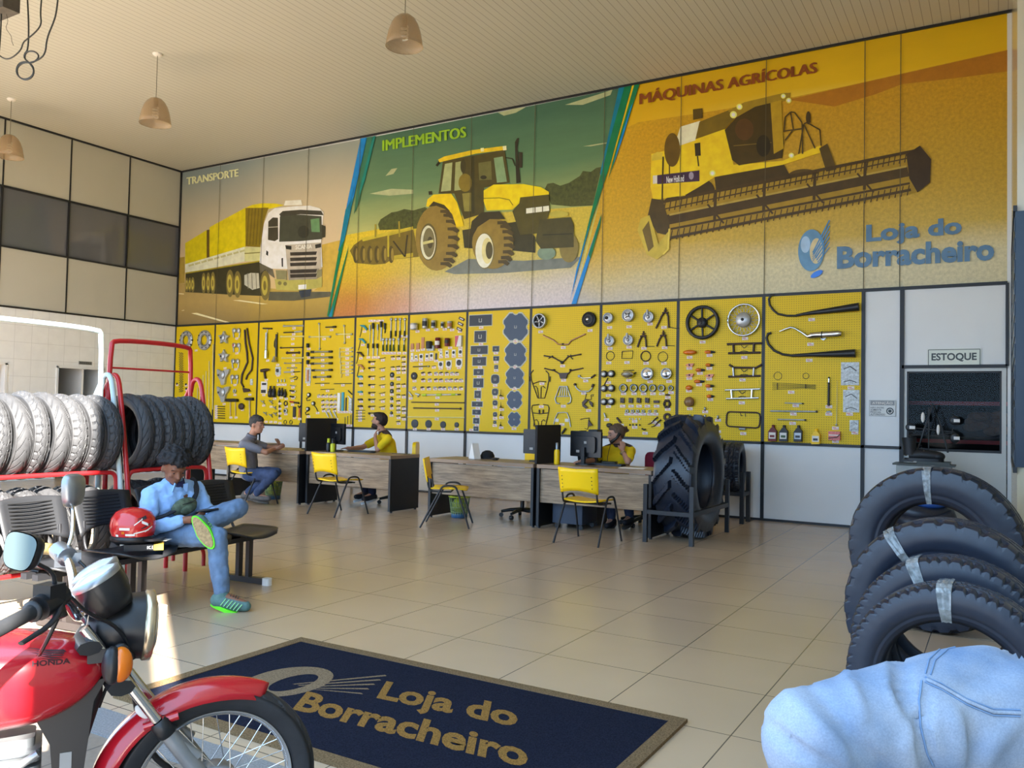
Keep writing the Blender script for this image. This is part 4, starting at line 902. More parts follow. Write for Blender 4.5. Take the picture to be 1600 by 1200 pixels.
for x, ys, nm, ds_, cn in cols:
    for j, y in enumerate(ys):
        m = ('brn', 'gun', 'cya', 'stl')[(2 if nm == 'line_coupler' and j % 2 == 0 and j < 3 else j % 2)]
        if nm == 'bent_valve': st = [(_, m, 't', [(x - 22, y + 8), (x - 14, y - 2), (x + 24, y - 4)], 4), (_, m, 'c', x - 18, y, 8, .03)]
        elif nm == 'angle_stem': st = [(_, m, 't', [(x - 22, y + 4), (x + 4, y), (x + 22, y - 5)], 2.8)]
        elif nm == 'line_coupler': st = [(_, m, 't', [(x - 16, y), (x + 16, y)], 7), (_, 'stl', 't', [(x, y), (x + 2, y - 12)], 4)]
        else: st = [(_, m, 't', [(x - 13, y), (x + 12, y - 2)], [3.5, 5])]
        item(2, nm, ORD[j + 1] + ' ' + ds_ + ' from top, ' + cn + ' column, fifth panel', st, (x + 3, y + 15), ds_ + 's in the ' + cn + ' column', ds_.split()[-1])
for j, (y, r) in enumerate(((700, 20), (768, 17), (822, 17), (878, 13), (930, 12), (985, 12))):
    item(2, 'cutting_disc', ORD[j + 1] + ' from top of the dark round discs, fifth panel', [(_, 'blk', 'c', 350 - j, y, r, .015), (_, 'stl', 'c', 350 - j, y, r * .3, .02)], (350 - j, y + r + 8), 'dark round discs', 'disc')
for j, y in enumerate((967, 987, 1010, 1032)):
    item(2, 'needle_tool', ORD[j + 1] + ' from top of the level needles, fifth panel', [(_, 'gun', 't', [(80, y), (146, y - 1)], 2.4)], (110, y + 10), 'level needles', 'needle')
# ---- sixth panel
for i, (x, y, w, h, m) in enumerate(((530, 340, 56, 50, 'wht'), (608, 316, 42, 76, 'mixed'), (670, 322, 36, 58, 'mixed'), (735, 326, 28, 46, 'mixed'), (790, 326, 36, 55, 'tan2'))):
    item(2, 'repair_can', ORD[i + 1] + ' from left of the top row cans, sixth panel', [('can', 'alu', 'l', x, y + h / 2, [(w * .46, 0), (w * .5, 2), (w * .5, h * .95), (w * .44, h)]), ('can_label', 'wht' if i == 0 else ('tan' if i == 4 else 'dpl'), 'l', x, y + h * .28, [(w * .51, 0), (w * .51, h * .5)])], (x + 10, y + h / 2 + 9), 'cans in the top row of the sixth panel', 'can')
for i, (x, y) in enumerate(((872, 280), (863, 318), (855, 357))):
    item(2, 'small_card', ORD[i + 1] + ' from top of slanted dark cards, sixth panel', [(_, 'brn', 'b', x, y, 42, 20, .01, 0, .4), ('card_print', 'wht', 'b', x, y, 26, 7, .012, 0, .4)], (858, 374) if i == 2 else None, 'slanted dark cards', 'card')
for i, (x, y, w, h, m) in enumerate(((502, 487, 22, 46, 'tan'), (544, 485, 24, 48, 'tan'), (581, 460, 22, 84, 'tan'))):
    item(2, 'tan_strip_pack', ORD[i + 1] + ' from left of the tan strip packs, sixth panel', [(_, m, 'b', x, y, w, h, .012)], (x, y + h / 2 + 7), 'tan strip packs', 'pack')
item(2, 'grey_cans_cluster', 'grey can in a clear bag, middle row of sixth panel', [('can', 'dpl', 'l', 640, 505, [(23, 0), (24, 3), (24, 52), (20, 56)]), ('bag', 'pkg', 'b', 644, 500, 50, 38, .04)], None, None, 'can')
item(2, 'cement_can', 'tall red and brown can, middle row of sixth panel', [('can', 'drd', 'l', 703, 502, [(20, 0), (21, 3), (21, 76), (18, 80)]), ('can_label', 'wht', 'l', 703, 478, [(21.5, 0), (21.5, 30)])], (710, 513), 'cement cans', 'can')
item(2, 'cement_can', 'shorter red and brown can, middle row of sixth panel', [('can', 'drd', 'l', 773, 486, [(19, 0), (20, 3), (20, 56), (17, 60)]), ('can_label', 'dpl', 'l', 773, 464, [(20.5, 0), (20.5, 24)])], (785, 497), 'cement cans', 'can')
item(2, 'repair_kit_box', 'red and white upright box, right edge of sixth panel', [('box', 'wht', 'b', 856, 448, 46, 82, .05), ('box_print', 'red', 'p', [(833, 490), (833, 410), (862, 408), (842, 490)], .002, .05)], (862, 497))
for i, (x, y, w, h, r) in enumerate(((500, 560, 18, 50, 4), (530, 566, 20, 30, 7), (568, 562, 28, 42, 13), (612, 560, 24, 40, 10), (645, 555, 28, 42, 11), (680, 562, 14, 48, 0), (717, 540, 20, 34, 5), (762, 536, 24, 38, 8), (812, 532, 28, 42, 11), (862, 528, 30, 44, 13))):
    item(2, 'patch_card', ORD[i + 1] + ' from left in the row of small patch cards', [('card', 'wht' if r else 'blk', 'b', x, y, w, h, .008), ('patch', 'blk' if r else 'dpl', 'c', x, y, r or 4, .012)], (x, y + h / 2 + 8), 'small patch cards', 'patch card')
for i, (x, y, w, h, r) in enumerate(((715, 620, 38, 46, 15), (775, 617, 44, 54, 19), (852, 608, 50, 62, 22))):
    item(2, 'large_patch_card', ('smallest', 'middle', 'largest')[i] + ' of three big patch cards, sixth panel', [('card', 'wht', 'b', x, y, w, h, .008), ('patch', 'blk', 'c', x, y, r, .012)], (x, y + h / 2 + 8), 'big patch cards', 'patch card')
item(2, 'thin_rod', 'thin yellow rod above the dark rod, sixth panel', [(_, 'yel', 't', [(510, 605), (622, 600)], 2.6)], (565, 619), None, 'rod')
item(2, 'needle_rod', 'silver needle with dark shaft, middle of sixth panel', [(_, 'gun', 't', [(510, 639), (632, 635)], 4), (_, 'stl', 'c', 624, 636, 7, .02)], (565, 652), None, 'rod')
item(2, 'small_rod', 'tiny rod left of the big patch cards, sixth panel', [(_, 'gun', 't', [(650, 634), (678, 632)], 3)], (663, 644), None, 'rod')
item(2, 'round_grinder_disc', 'round grey grinding disc, left edge of sixth panel', [(_, 'dpl', 'c', 516, 708, 28, .02), (_, 'stl', 'c', 516, 708, 7, .025)], (518, 746))
for ri, (y, xs) in enumerate(((683, (583, 633, 680, 718, 760, 800, 835)), (733, (583, 632, 680, 718, 760, 793, 832, 868)), (793, (518, 578, 625, 672, 710, 740, 783, 823, 865)))):
    for j, x in enumerate(xs):
        item(2, 'valve_fitting', ORD[j + 1] + ' valve piece in the ' + ('upper', 'middle', 'lower')[ri] + ' row, sixth panel', [(_, ('gun', 'brn', 'stl')[(j + ri) % 3], 't', [(x - 11, y + 2), (x + 2, y - 1), (x + 12, y - 3)], [5, 7 - j * .4, 3]), (_, 'stl', 'c', x - 4, y, 5, .025)], (x + 1, y + 13), ('upper', 'middle', 'lower')[ri] + ' row of valve pieces', 'valve')
item(2, 'hydraulic_tool', 'long green and silver rod tool with pistol grip, sixth panel', [('rod', 'alu', 't', [(575, 851), (845, 847)], 6), ('band', 'lime', 't', [(582, 851), (612, 851)], 9), ('band', 'lime', 't', [(690, 849), (726, 849)], 9), ('band', 'lime', 't', [(800, 848), (830, 848)], 8), ('tip', 'gun', 't', [(840, 848), (866, 846)], 5), ('grip', 'alu', 't', [(528, 840), (560, 850), (545, 862)], 7)], (690, 871))
item(2, 'tape_dispenser', 'small silver clip tool, lower left of sixth panel', [(_, 'alu', 't', [(480, 828), (492, 846), (506, 860)], 6)], (490, 876))
for i, (x0, x1, y, m) in enumerate(((496, 894, 906, 'brn'), (512, 870, 950, 'brn'), (466, 893, 1017, 'cre'))):
    item(2, 'long_bar', ('upper dark', 'lower dark', 'pale')[i] + ' long level bar, bottom of sixth panel', [(_, m, 't', [(x0, y - 2), (x1, y + 3)], (4.5, 5, 4)[i])] + ([(_, m, 'c', x1 - 6, y + 3, 9, .02)] if i == 1 else []), ((685, 921), (687, 966), (685, 1031))[i], 'long level bars', 'bar')
for i, (x, y, r) in enumerate(((520, 1065, 32), (623, 1068, 30), (732, 1073, 26), (834, 1074, 20))):
    item(2, 'rubber_disc', ORD[i + 1] + ' from left of the dark rubber discs, bottom of sixth panel', [(_, 'pat', 'c', x, y, r, .012)], (x, 1107), 'dark rubber discs', 'disc')
# ---- seventh panel: repair patches
def emblem(x, y, s): return [('emblem', 'bor', 'b', x - s * .34, y, s * .14, s, .002, .010), ('emblem', 'bor', 'b', x + s * .34, y, s * .14, s, .002, .010), ('emblem', 'bor', 'b', x, y + s * .44, s * .8, s * .14, .002, .010)]
for i, (x, y, w, h) in enumerate(((1013, 291, 166, 80), (1011, 413, 84, 84), (1003, 513, 124, 60), (1004, 598, 98, 62), (998, 679, 70, 44), (997, 760, 72, 66), (992, 846, 44, 54), (988, 919, 76, 36), (984, 979, 60, 36), (981, 1044, 42, 40), (979, 1103, 34, 34))):
    item(2, 'square_patch', ORD[i + 1] + ' from top of the left column rectangular patches', [('border', 'bor', 'b', x, y, w + 10, h + 10, .004), ('patch_face', 'pat', 'b', x, y, w, h, .006, .004)] + emblem(x, y, min(w, h) * .34), (x + 5, y + h / 2 + 14) if i < 10 else (945, 1113), 'rectangular tyre patches', 'patch')
for i, (x, y, w, h) in enumerate(((1128, 505, 46, 40), (1130, 577, 40, 33), (1130, 641, 26, 28))):
    item(2, 'square_patch', ORD[i + 1] + ' from top of the small middle column patches', [('border', 'bor', 'b', x, y, w + 6, h + 6, .004), ('patch_face', 'pat', 'b', x, y, w, h, .006, .004)] + emblem(x, y, 12), (x, y + h / 2 + 12), 'small rectangular patches', 'patch')
for i, (x, y, r) in enumerate(((1123, 732, 36), (1122, 828, 27), (1122, 910, 21), (1122, 996, 18), (1120, 1055, 13))):
    lob = [(x + (r * (1 - .06 * math.cos(4 * t))) * math.cos(t) * .86, y + (r * (1 - .06 * math.cos(4 * t))) * math.sin(t)) for t in [2 * PI * k / 24 for k in range(24)]]
    lb = [(x + (a - x) * 1.14, y + (b - y) * 1.14) for a, b in lob]
    item(2, 'round_patch', ORD[i + 1] + ' largest of the round patches, seventh panel' if i else 'largest of the round patches, seventh panel', [('border', 'bor', 'p', lb, .004), ('patch_face', 'pat', 'p', lob, .006, .004)] + emblem(x, y, r * .5), (x, y + r + 12), 'round tyre patches', 'patch')
for i, (x, y) in enumerate(((1172, 850), (1172, 936), (1170, 996), (1168, 1072))):
    s = (1, .85, .7, .6)[i]
    item(2, 'mushroom_plug', ORD[i + 1] + ' from top of black mushroom plugs, seventh panel', [(_, 'blk', 'l', x, y + 10, [(17 * s, 0), (15 * s, 4), (5 * s, 9), (2.5 * s, 20), (1.2, 52 * s)])], (x, y + 24), 'mushroom plugs', 'plug')
for i, (x, y, r, w) in enumerate(((1277, 340, 104, .90), (1275, 547, 90, .90), (1270, 722, 78, .88), (1268, 886, 66, .86), (1266, 1033, 54, .86))):
    def cross(f):
        o = []
        for sx, sy in ((1, -1), (1, 1), (-1, 1), (-1, -1)):
            seq = [(.0, .86), (.14, .90), (.24, 1.0), (.48, .99), (.97, .47), (.98, .24), (.86, .10), (.84, .0)]
            if sx * sy > 0: seq = seq[::-1]
            o += [(x + sx * a * r * f * w, y + sy * b * r * f) for a, b in seq]
        return o
    item(2, 'cross_patch', ORD[i + 1] + ' from top of the big blue cross shaped patches', [('border', 'bor', 'p', cross(1.07), .005), ('patch_face', 'patb', 'p', cross(.97), .006, .005)] + emblem(x, y, r * .2), (x - 2, y + r + 4 if i < 4 else 1103), 'cross shaped tyre patches', 'patch')
# ---- eighth panel
item(3, 'scooter_wheel', 'small silver cast wheel with five spokes, eighth panel', [('rim', 'alu', 'w', 120, 297, 56, 46, .07), ('hub', 'alu', 'c', 118, 297, 15, .07), ('bore', 'blk', 'c', 112, 297, 7, .075), ('backing', 'gun', 'c', 120, 297, 46, .02)] + [('spoke', 'alu', 't', [(120 + 10 * math.cos(t), 297 + 10 * math.sin(t)), (120 + 42 * math.cos(t), 297 + 48 * math.sin(t))], 5, .03) for t in [k * 2 * PI / 5 + .4 for k in range(5)]], (120, 377))
item(3, 'drum_wheel', 'small black drum wheel with silver hub, eighth panel', [('rim', 'blk', 'c', 487, 285, 57, .05), ('drum', 'dpl', 'w', 485, 285, 44, 22, .06), ('hub', 'chr', 'c', 482, 286, 13, .075)], (490, 367))
item(3, 'handlebar', 'bare copper toned handlebar, top of eighth panel', [(_, mat('copper_tone_steel', (176, 130, 100), .3, .8), 't', [(140, 404), (222, 442), (252, 470), (330, 472), (352, 442), (458, 393)], 5.5), ('clamp', 'gun', 'c', 290, 470, 8, .03)], (290, 495), 'motorcycle handlebars', 'handlebar')
item(3, 'handlebar', 'black handlebar with hanging lever clamps, eighth panel', [(_, 'brn', 't', [(146, 556), (212, 567), (276, 602), (292, 602), (330, 562), (426, 545)], 5.5), ('clamp', 'blk', 'c', 284, 608, 11, .04), ('clamp', 'blk', 't', [(180, 576), (196, 568)], 4), ('clamp', 'blk', 't', [(208, 556), (216, 574)], 5), ('clamp', 'blk', 't', [(345, 548), (350, 572), (362, 582)], 4), ('clamp', 'blk', 't', [(326, 552), (328, 572)], 5)], (285, 633), 'motorcycle handlebars', 'handlebar')
item(3, 'handlebar', 'black handlebar with square centre plate, eighth panel', [(_, 'brn', 't', [(150, 652), (222, 668), (262, 692), (330, 690), (348, 668), (440, 650)], 5.5), ('centre_plate', 'brn', 'p', [(258, 686), (330, 684), (314, 728), (272, 728)], .03), ('clamp', 'blk', 'c', 222, 664, 8, .03), ('clamp', 'blk', 'c', 345, 664, 8, .03)], (292, 740), 'motorcycle handlebars', 'handlebar')
item(3, 'side_stand', 'short silver side stand with black grip, eighth panel', [(_, 'chr', 't', [(410, 710), (436, 726), (500, 722)], 4.5), ('grip', 'brn', 't', [(500, 722), (532, 698)], 7), ('joint', 'alu', 'c', 412, 710, 11, .03)], (458, 745), 'stands on the eighth panel', 'stand')
item(3, 'main_stand', 'U shaped bronze main stand, eighth panel', [(_, 'stl', 't', [(376, 770), (392, 800), (418, 822), (484, 824), (508, 800), (520, 772)], 6), (_, 'brn', 'c', 380, 772, 10, .03), (_, 'brn', 't', [(520, 770), (508, 792)], 9)], (443, 838), 'stands on the eighth panel', 'stand')
item(3, 'luggage_carrier', 'upper black tubular luggage carrier, eighth panel', [(_, 'brn', 't', [(66, 664), (46, 690), (52, 740), (72, 800), (100, 874), (150, 874), (168, 810), (182, 740), (180, 690), (158, 668)], 3.6), (_, 'brn', 't', [(60, 768), (110, 748), (160, 752)], 3.6), (_, 'brn', 't', [(66, 790), (84, 784), (96, 800), (106, 870)], 3), (_, 'brn', 't', [(122, 872), (124, 792), (140, 784), (156, 800)], 3), ('bracket', 'gun', 't', [(36, 712), (36, 748)], 4), ('bracket', 'gun', 't', [(192, 712), (190, 752)], 4)], (130, 766), 'luggage carriers', 'luggage carrier')
item(3, 'luggage_carrier', 'silver luggage carrier with slatted top, eighth panel', [(_, 'stl', 't', [(264, 916), (240, 912), (228, 880), (264, 786), (320, 786), (350, 876), (346, 906), (322, 916)], 5), (_, 'stl', 't', [(246, 862), (334, 860)], 4)] + [('slat', 'stl', 't', [(276 + k * 13, 790), (262 + k * 19, 866)], 3) for k in range(4)], (290, 935), 'luggage carriers', 'luggage carrier')
item(3, 'luggage_carrier', 'lower black tubular luggage carrier behind monitor, eighth panel', [(_, 'brn', 't', [(110, 922), (60, 928), (52, 950), (66, 1020), (80, 1090)], 3.6), (_, 'brn', 't', [(140, 922), (176, 928), (184, 950), (172, 1020), (154, 1090)], 3.6), (_, 'brn', 't', [(60, 984), (118, 992), (178, 984)], 3.6), (_, 'brn', 't', [(68, 1086), (72, 1044), (88, 1034), (102, 1050), (106, 1086)], 3), (_, 'brn', 't', [(124, 1086), (128, 1046), (142, 1036), (156, 1046)], 3), ('lug', 'brn', 't', [(112, 960), (112, 988)], 6), ('lug', 'brn', 't', [(140, 960), (140, 988)], 6)], (125, 938), 'luggage carriers', 'luggage carrier')
item(3, 'grab_rail', 'silver hoop grab rail with two plates, eighth panel', [(_, 'stl', 't', [(220, 1070), (228, 1030), (250, 984), (300, 980), (322, 986), (336, 1030), (346, 1090)], 4.5), ('plate', 'wht', 'b', 242, 1040, 26, 24, .01), ('plate', 'wht', 'b', 316, 1040, 26, 24, .01)], (280, 1072))
item(3, 'chain_guard', 'upper black wire bracket with dangling clips, eighth panel', [(_, 'brn', 't', [(464, 842), (452, 884), (500, 884), (498, 850)], 3), (_, 'brn', 'p', [(435, 905), (460, 880), (480, 890), (450, 920), (478, 945), (462, 952), (438, 936)], .03), (_, 'brn', 'p', [(485, 892), (515, 910), (512, 942), (494, 922)], .03), (_, 'gun', 't', [(498, 850), (516, 846), (510, 862)], 2.5)], (480, 968), 'wire brackets', 'bracket')
item(3, 'chain_guard', 'lower black wire bracket with triangular flap, eighth panel', [(_, 'brn', 't', [(418, 1034), (452, 1026), (486, 1022), (480, 1050)], 3), (_, 'brn', 'p', [(482, 1036), (514, 1078), (478, 1086)], .03), (_, 'brn', 't', [(478, 1086), (470, 1110), (450, 1100)], 2.5)], None, 'wire brackets', 'bracket')
item(3, 'short_spring', 'short black spring above the monitor, eighth panel', [(_, 'blk', 't', [(310, 1100), (282, 1140)], 8)], None)
# ---- ninth panel
for i, (x, y, r) in enumerate(((632, 275, 40), (782, 255, 48), (935, 268, 42), (643, 447, 40), (783, 440, 40))):
    st = [('drum', 'alu', 'c', x, y, r, .05), ('ring', 'stl', 'w', x, y, r * .98, r * .8, .06), ('hub', 'gun' if i == 0 else 'stl', 'c', x - (8 if i == 0 else 0), y, r * .3, .075)]
    if i == 1: st += [('rib', 'gun', 't', [(x - 26 * math.cos(t), y - 26 * math.sin(t)), (x + 26 * math.cos(t), y + 26 * math.sin(t))], 3.5, .05) for t in (.7, 2.3)]
    if i >= 2: st += [('arm', 'alu', 't', [(x - 4, y - r * .4), (x - 6, y - r * 1.3)], [13, 8], .03)]
    item(3, 'brake_hub', ('left top silver hub with dark bore', 'middle top silver hub with cross ribs', 'right top silver plate with arm', 'second row silver plate with square arm', 'second row silver plate with pointed top')[i] + ', ninth panel', st, ((637, 345), (783, 339), (940, 318), (640, 502), (783, 492))[i], 'hubs and brake plates', 'hub')
for i, (x, y, w) in enumerate(((1058, 205, 1.0), (893, 380, .86), (1042, 375, .94))):
    L_ = [(x - 12, y + 30), (x - 32 * w, y + 60), (x - 44 * w, y + 90), (x - 52 * w if i != 0 else x - 72, y + 112 + (34 if i == 0 else 0))]
    R_ = [(x + 8, y + 30), (x + 20 * w, y + 56), (x + 24 * w, y + 112 + (30 if i == 0 else 0))]
    item(3, 'swing_arm', ('upper right, largest', 'lower left', 'lower right')[i] + ' dark brown swing arm fork, ninth panel', [(_, 'brn', 't', L_, 7), (_, 'brn', 't', R_, 7), (_, 'brn', 't', [(x - 22, y + 34), (x - 2, y + 26), (x + 20, y + 32)], 9), ('pivot', 'brn', 't', [(x, y - 8), (x - 2, y + 28)], 6), ('pivot', 'brn', 't', [(x - 14, y + 12), (x + 14, y + 10)], 4), ('stay_rod', 'blk', 't', [(R_[-1][0], R_[-1][1] - 6), (R_[-1][0] + 50, R_[-1][1] - 2 + (6 if i == 0 else -4)), (R_[-1][0] + (78 if i == 0 else 60), R_[-1][1] + (4 if i == 0 else -6))], 2.4)], ((1045, 343), (895, 500), (1050, 496))[i], 'swing arms', 'swing arm')
item(3, 'headlight_ring', 'left thin round headlight rim, ninth panel', [(_, 'gun', 'o', 642, 557, 33, 2.6)], (630, 610), 'headlight rims', 'rim')
item(3, 'headlight_ring', 'rectangular headlight rim, ninth panel', [(_, 'brn', 't', [(732, 524), (812, 520), (806, 576), (728, 576), (732, 524)], 3)], (767, 607), 'headlight rims', 'rim')
item(3, 'headlight_ring', 'thick dark round headlight rim, ninth panel', [(_, 'brn', 'o', 908, 560, 38, 4.2)], (910, 613), 'headlight rims', 'rim')
item(3, 'headlight_ring', 'right thin round headlight rim with open top, ninth panel', [(_, 'gun', 'o', 1035, 565, 38, 2.4)], (1045, 613), 'headlight rims', 'rim')
for i, y in enumerate((692, 800, 900)):
    item(3, 'instrument_pair', ('upper black', 'middle grey', 'lower black')[i] + ' pair of round dials, ninth panel', [('body', ('blk', 'gun', 'blk')[i], 'b', 627, y, 70, 30, .03), ('case', ('blk', 'gun', 'blk')[i], 'c', 600, y + 2, 26, .05), ('case', ('blk', 'gun', 'blk')[i], 'c', 655, y, 27, .05), ('dial', 'alu', 'c', 598, y + 2, 20, .053), ('dial', 'alu', 'c', 654, y, 21, .053)] + ([('cable', 'blk', 't', [(625, y + 30), (600, y + 80), (582, y + 112)], 4)] if i == 0 else []), (628, y + (66 if i == 0 else 54 if i == 1 else 37)), 'instrument pairs', 'instrument dials')
item(3, 'headlight_unit', 'wide chrome headlight, ninth panel', [('shell', 'chr', 's', 780, 696, 46, 28, .05), ('lens', 'alu', 's', 782, 696, 30, 18, .065), ('lug', 'blk', 't', [(740, 668), (820, 664)], 3), ('lug', 'blk', 't', [(822, 688), (838, 682)], 5)], (782, 741))
for i, (x, y, r) in enumerate(((925, 692, 46), (1068, 690, 41))):
    item(3, 'round_headlight', ('left larger', 'right smaller')[i] + ' round headlight reflector, ninth panel', [('reflector', 'chr', 'c', x, y, r, .05), ('ring', 'alu', 'w', x, y, r * 1.02, r * .86, .058), ('bulb_socket', 'stl', 'c', x, y, r * .24, .066)], (x + 15, y + 59), 'round headlights', 'headlight')
for i, (x, r) in enumerate(((742, 33), (820, 31), (892, 33), (962, 29), (1028, 28), (1098, 20))):
    item(3, 'brake_shoe_set', ORD[i + 1] + ' from left of the brake shoe rings, ninth panel', [('shoe', 'alu', 'w', x, 799, r, r * .66, .03), ('lining', 'gun', 'w', x, 799, r, r * .86, .033), ('spring', 'blk', 't', [(x - r * .8, 799), (x + r * .8, 798)], 1.6)], (x, 841 if i < 5 else 833), 'brake shoe rings', 'brake shoes')
for i, x in enumerate((735, 798, 858, 920, 990)):
    item(3, 'brake_pad', ORD[i + 1] + ' from left of the dark brake pads, ninth panel', [(_, 'brn', 'b', x - 8, 890, 13, 38, .03), (_, 'brn', 'b', x + 8, 892, 13, 38, .03), (_, 'gun', 'b', x, 890, 26, 10, .035)] if i < 4 else [(_, 'brn', 'b', x, 901, 40, 20, .03)], (x, 934), 'dark brake pads', 'brake pad')
item(3, 'clutch_spring_plate', 'flat dark plate above the segmented disc, ninth panel', [(_, 'brn', 's', 1074, 850, 18, 8, .015)], (1074, 870), None, 'plate')
item(3, 'segmented_disc', 'segmented black clutch disc, ninth panel', [('segment', 'brn', 'c', 1068 + 20 * math.cos(t), 917 + 25 * math.sin(t), 11, .02) for t in [k * PI / 3 for k in range(6)]] + [('ring', 'blk', 'w', 1068, 917, 30, 17, .012)], (1073, 958))
item(3, 'clutch_disc', 'dark notched disc behind the tractor tyre, ninth panel', [(_, 'brn', 'w', 1070, 1015, 30, 13, .02)], None)
for i, x in enumerate((768, 810, 848, 890, 938, 982)):
    item(3, 'small_bearing', ORD[i + 1] + ' from left of the small ring bearings, ninth panel', [(_, 'stl', 'w', x, 972, 14 - i * .6, 6, .02)], (x, 994), 'small ring bearings', 'bearing')
item(3, 'spark_plug', 'slanted silver spark plug, ninth panel', [(_, 'alu', 't', [(598, 985), (610, 1020)], [5, 8])], (614, 1036))
item(3, 'sprocket_cluster', 'dark crumpled gear part above the woman, ninth panel', [(_, 'gun', 's', 640, 1078, 22, 18, .03)], None)
item(3, 'chain_strip', 'slanted dark chain strip, ninth panel', [(_, 'brn', 't', [(694, 1020), (724, 1060)], 8)], (724, 1076))
for i, y in enumerate((1030, 1075)):
    for j, x in enumerate((790, 812, 838, 863)):
        item(3, 'small_fuse', ORD[j + 1] + ' small piece in the ' + ('upper pale', 'lower dark')[i] + ' fuse row, ninth panel', [(_, ('wht', 'blk')[i], 'c', x, y, 6, .015)], (825, y + 18) if j == 0 else None, ('pale', 'dark') [i] + ' fuse row', 'fuse')
for i, (x, y) in enumerate(((965, 1035), (990, 1055))):
    item(3, 'pedal_lever', ('left', 'right')[i] + ' curved dark pedal lever, ninth panel', [(_, 'brn', 't', [(x - 38, y + 36), (x - 10, y + 24), (x + 14, y - 4), (x + 34, y - 18)], [3, 4, 5, 7])], None, 'curved pedal levers', 'lever')
    price_tag(3, x + 6, y + 20, ('left', 'right')[i] + ' curved pedal lever, ninth panel')
item(3, 'contact_lever', 'tiny dark lever beside the tractor tyre, ninth panel', [(_, 'blk', 't', [(880, 1102), (898, 1112), (908, 1106)], 6)], (903, 1137))
# ---- tenth panel
item(4, 'alloy_wheel', 'large black alloy motorcycle wheel with six spokes, tenth panel', [('rim', 'blk', 'w', 217, 285, 118, 98, .06), ('hub', 'blk', 'c', 215, 287, 36, .07), ('bore', 'gun', 'c', 213, 287, 10, .08)] + [('spoke', 'blk', 't', [(215 + 28 * math.cos(t), 287 + 28 * math.sin(t)), (217 + 94 * math.cos(t), 285 + 102 * math.sin(t))], [8, 6.5], .02) for t in [k * PI / 3 + .5 for k in range(6)]], (213, 420))
item(4, 'spoked_wheel', 'large silver motorcycle wheel with wire spokes, tenth panel', [('rim', 'chr', 'w', 502, 268, 115, 104, .05), ('hub', 'alu', 'c', 500, 268, 51, .07), ('bore', 'blk', 'c', 498, 266, 11, .08), ('spokes', 'stl', 't', [(502, 268), (502, 268)], .5)] + [('spokes', 'stl', 't', [(502 + 48 * math.cos(t), 268 + 48 * math.sin(t)), (502 + 98 * math.cos(t + s), 268 + 108 * math.sin(t + s))], 1.3, .02) for t in [k * PI / 9 for k in range(18)] for s in (.35, -.35)], (508, 396))
for i, (x, y, w, two) in enumerate(((127, 492, 42, 0), (265, 490, 36, 1), (125, 580, 30, 2), (264, 581, 28, 1), (199, 615, 34, 1), (125, 650, 30, 2), (262, 654, 32, 2), (192, 694, 36, 1), (122, 737, 22, 0), (264, 725, 30, 1), (270, 797, 26, 1))):
    nm = ('topmost left', 'topmost right', 'second left', 'second right', 'upper middle', 'third left', 'third right', 'lower middle', 'lowest left', 'fourth right', 'lowest right')[i]
    if two == 0: st = [('lens', 'org', 's', x, y, w, 17, .03), ('base', 'blk', 'c', x, y, 8, .012)]
    elif two == 1: st = [('lens', 'org', 's', x - w * .3, y, w * .62, 13, .03), ('base', 'blk', 't', [(x + w * .2, y), (x + w, y)], [11, 5])]
    else: st = [('lens', 'org', 'p', [(x - w, y), (x, y - 12), (x + w, y - 10), (x + w * .6, y + 12), (x - 4, y + 14)], .03), ('base', 'blk', 'c', x, y, 6, .036)]
    item(4, 'turn_signal', nm + ' amber turn signal, tenth panel', st, (x - 4, y + (34 if i == 0 else 22)), 'amber turn signals', 'turn signal')
item(4, 'tail_light_lens', 'clear smoky tail light lens, tenth panel', [('lens', 'smk', 's', 125, 835, 32, 36, .04), ('bezel', 'gun', 't', [(92, 838), (158, 838)], 2, .05)], (124, 883))
for i, (x, y) in enumerate(((231, 887), (126, 936), (231, 940), (320, 945), (320, 1025), (320, 1060))):
    item(4, 'light_bulb', ('upper', 'left lower', 'middle lower', 'right upper', 'right middle', 'right lowest')[i] + ' tiny bulb near the tractor tyre, tenth panel', [('glass', 'alu', 'l', x, y, [(7, 0), (8, 6), (5, 14), (1, 17)]), ('socket', 'brn', 'l', x, y + 10, [(5, 0), (5, 11)])], (x, y + 17) if i not in (1, 2) else None, 'tiny bulbs', 'bulb')
for i, (ya, yb, m) in enumerate(((432, 495, 'brn'), (598, 657, 'brn'), (750, 810, 'chr'))):
    x0, x1 = (385, 626) if i < 2 else (372, 615)
    top = [(x0, ya + 3), (x1, ya - 4)] if i != 1 else [(400, 578), (430, 597), (585, 599), (626, 576)]
    item(4, 'grab_bar', ('upper black', 'middle black, upswept', 'chrome')[i] + ' double bar rear grab frame, tenth panel', [(_, m, 't', top, 8), (_, m, 't', [(x0 + 8, yb + 3), (x1 - 10, yb - 2)], 8), ('upright', m if i != 1 else 'stl', 't', [(x0 + 42, ya), (x0 + 46, yb)], 8), ('upright', m if i != 1 else 'stl', 't', [(x0 + 186, ya), (x0 + 182, yb)], 8), ('bracket', 'gun', 't', [(x0 + 95, ya + 10), (x0 + 115, ya + 30), (x0 + 140, ya + 12)], 2.5), ('bracket', 'gun', 't', [(x0 + 90, yb - 8), (x0 + 115, yb - 14), (x0 + 145, yb - 8)], 2.5)], ((503, 527), (490, 683), (485, 842))[i], 'rear grab frames', 'grab frame')
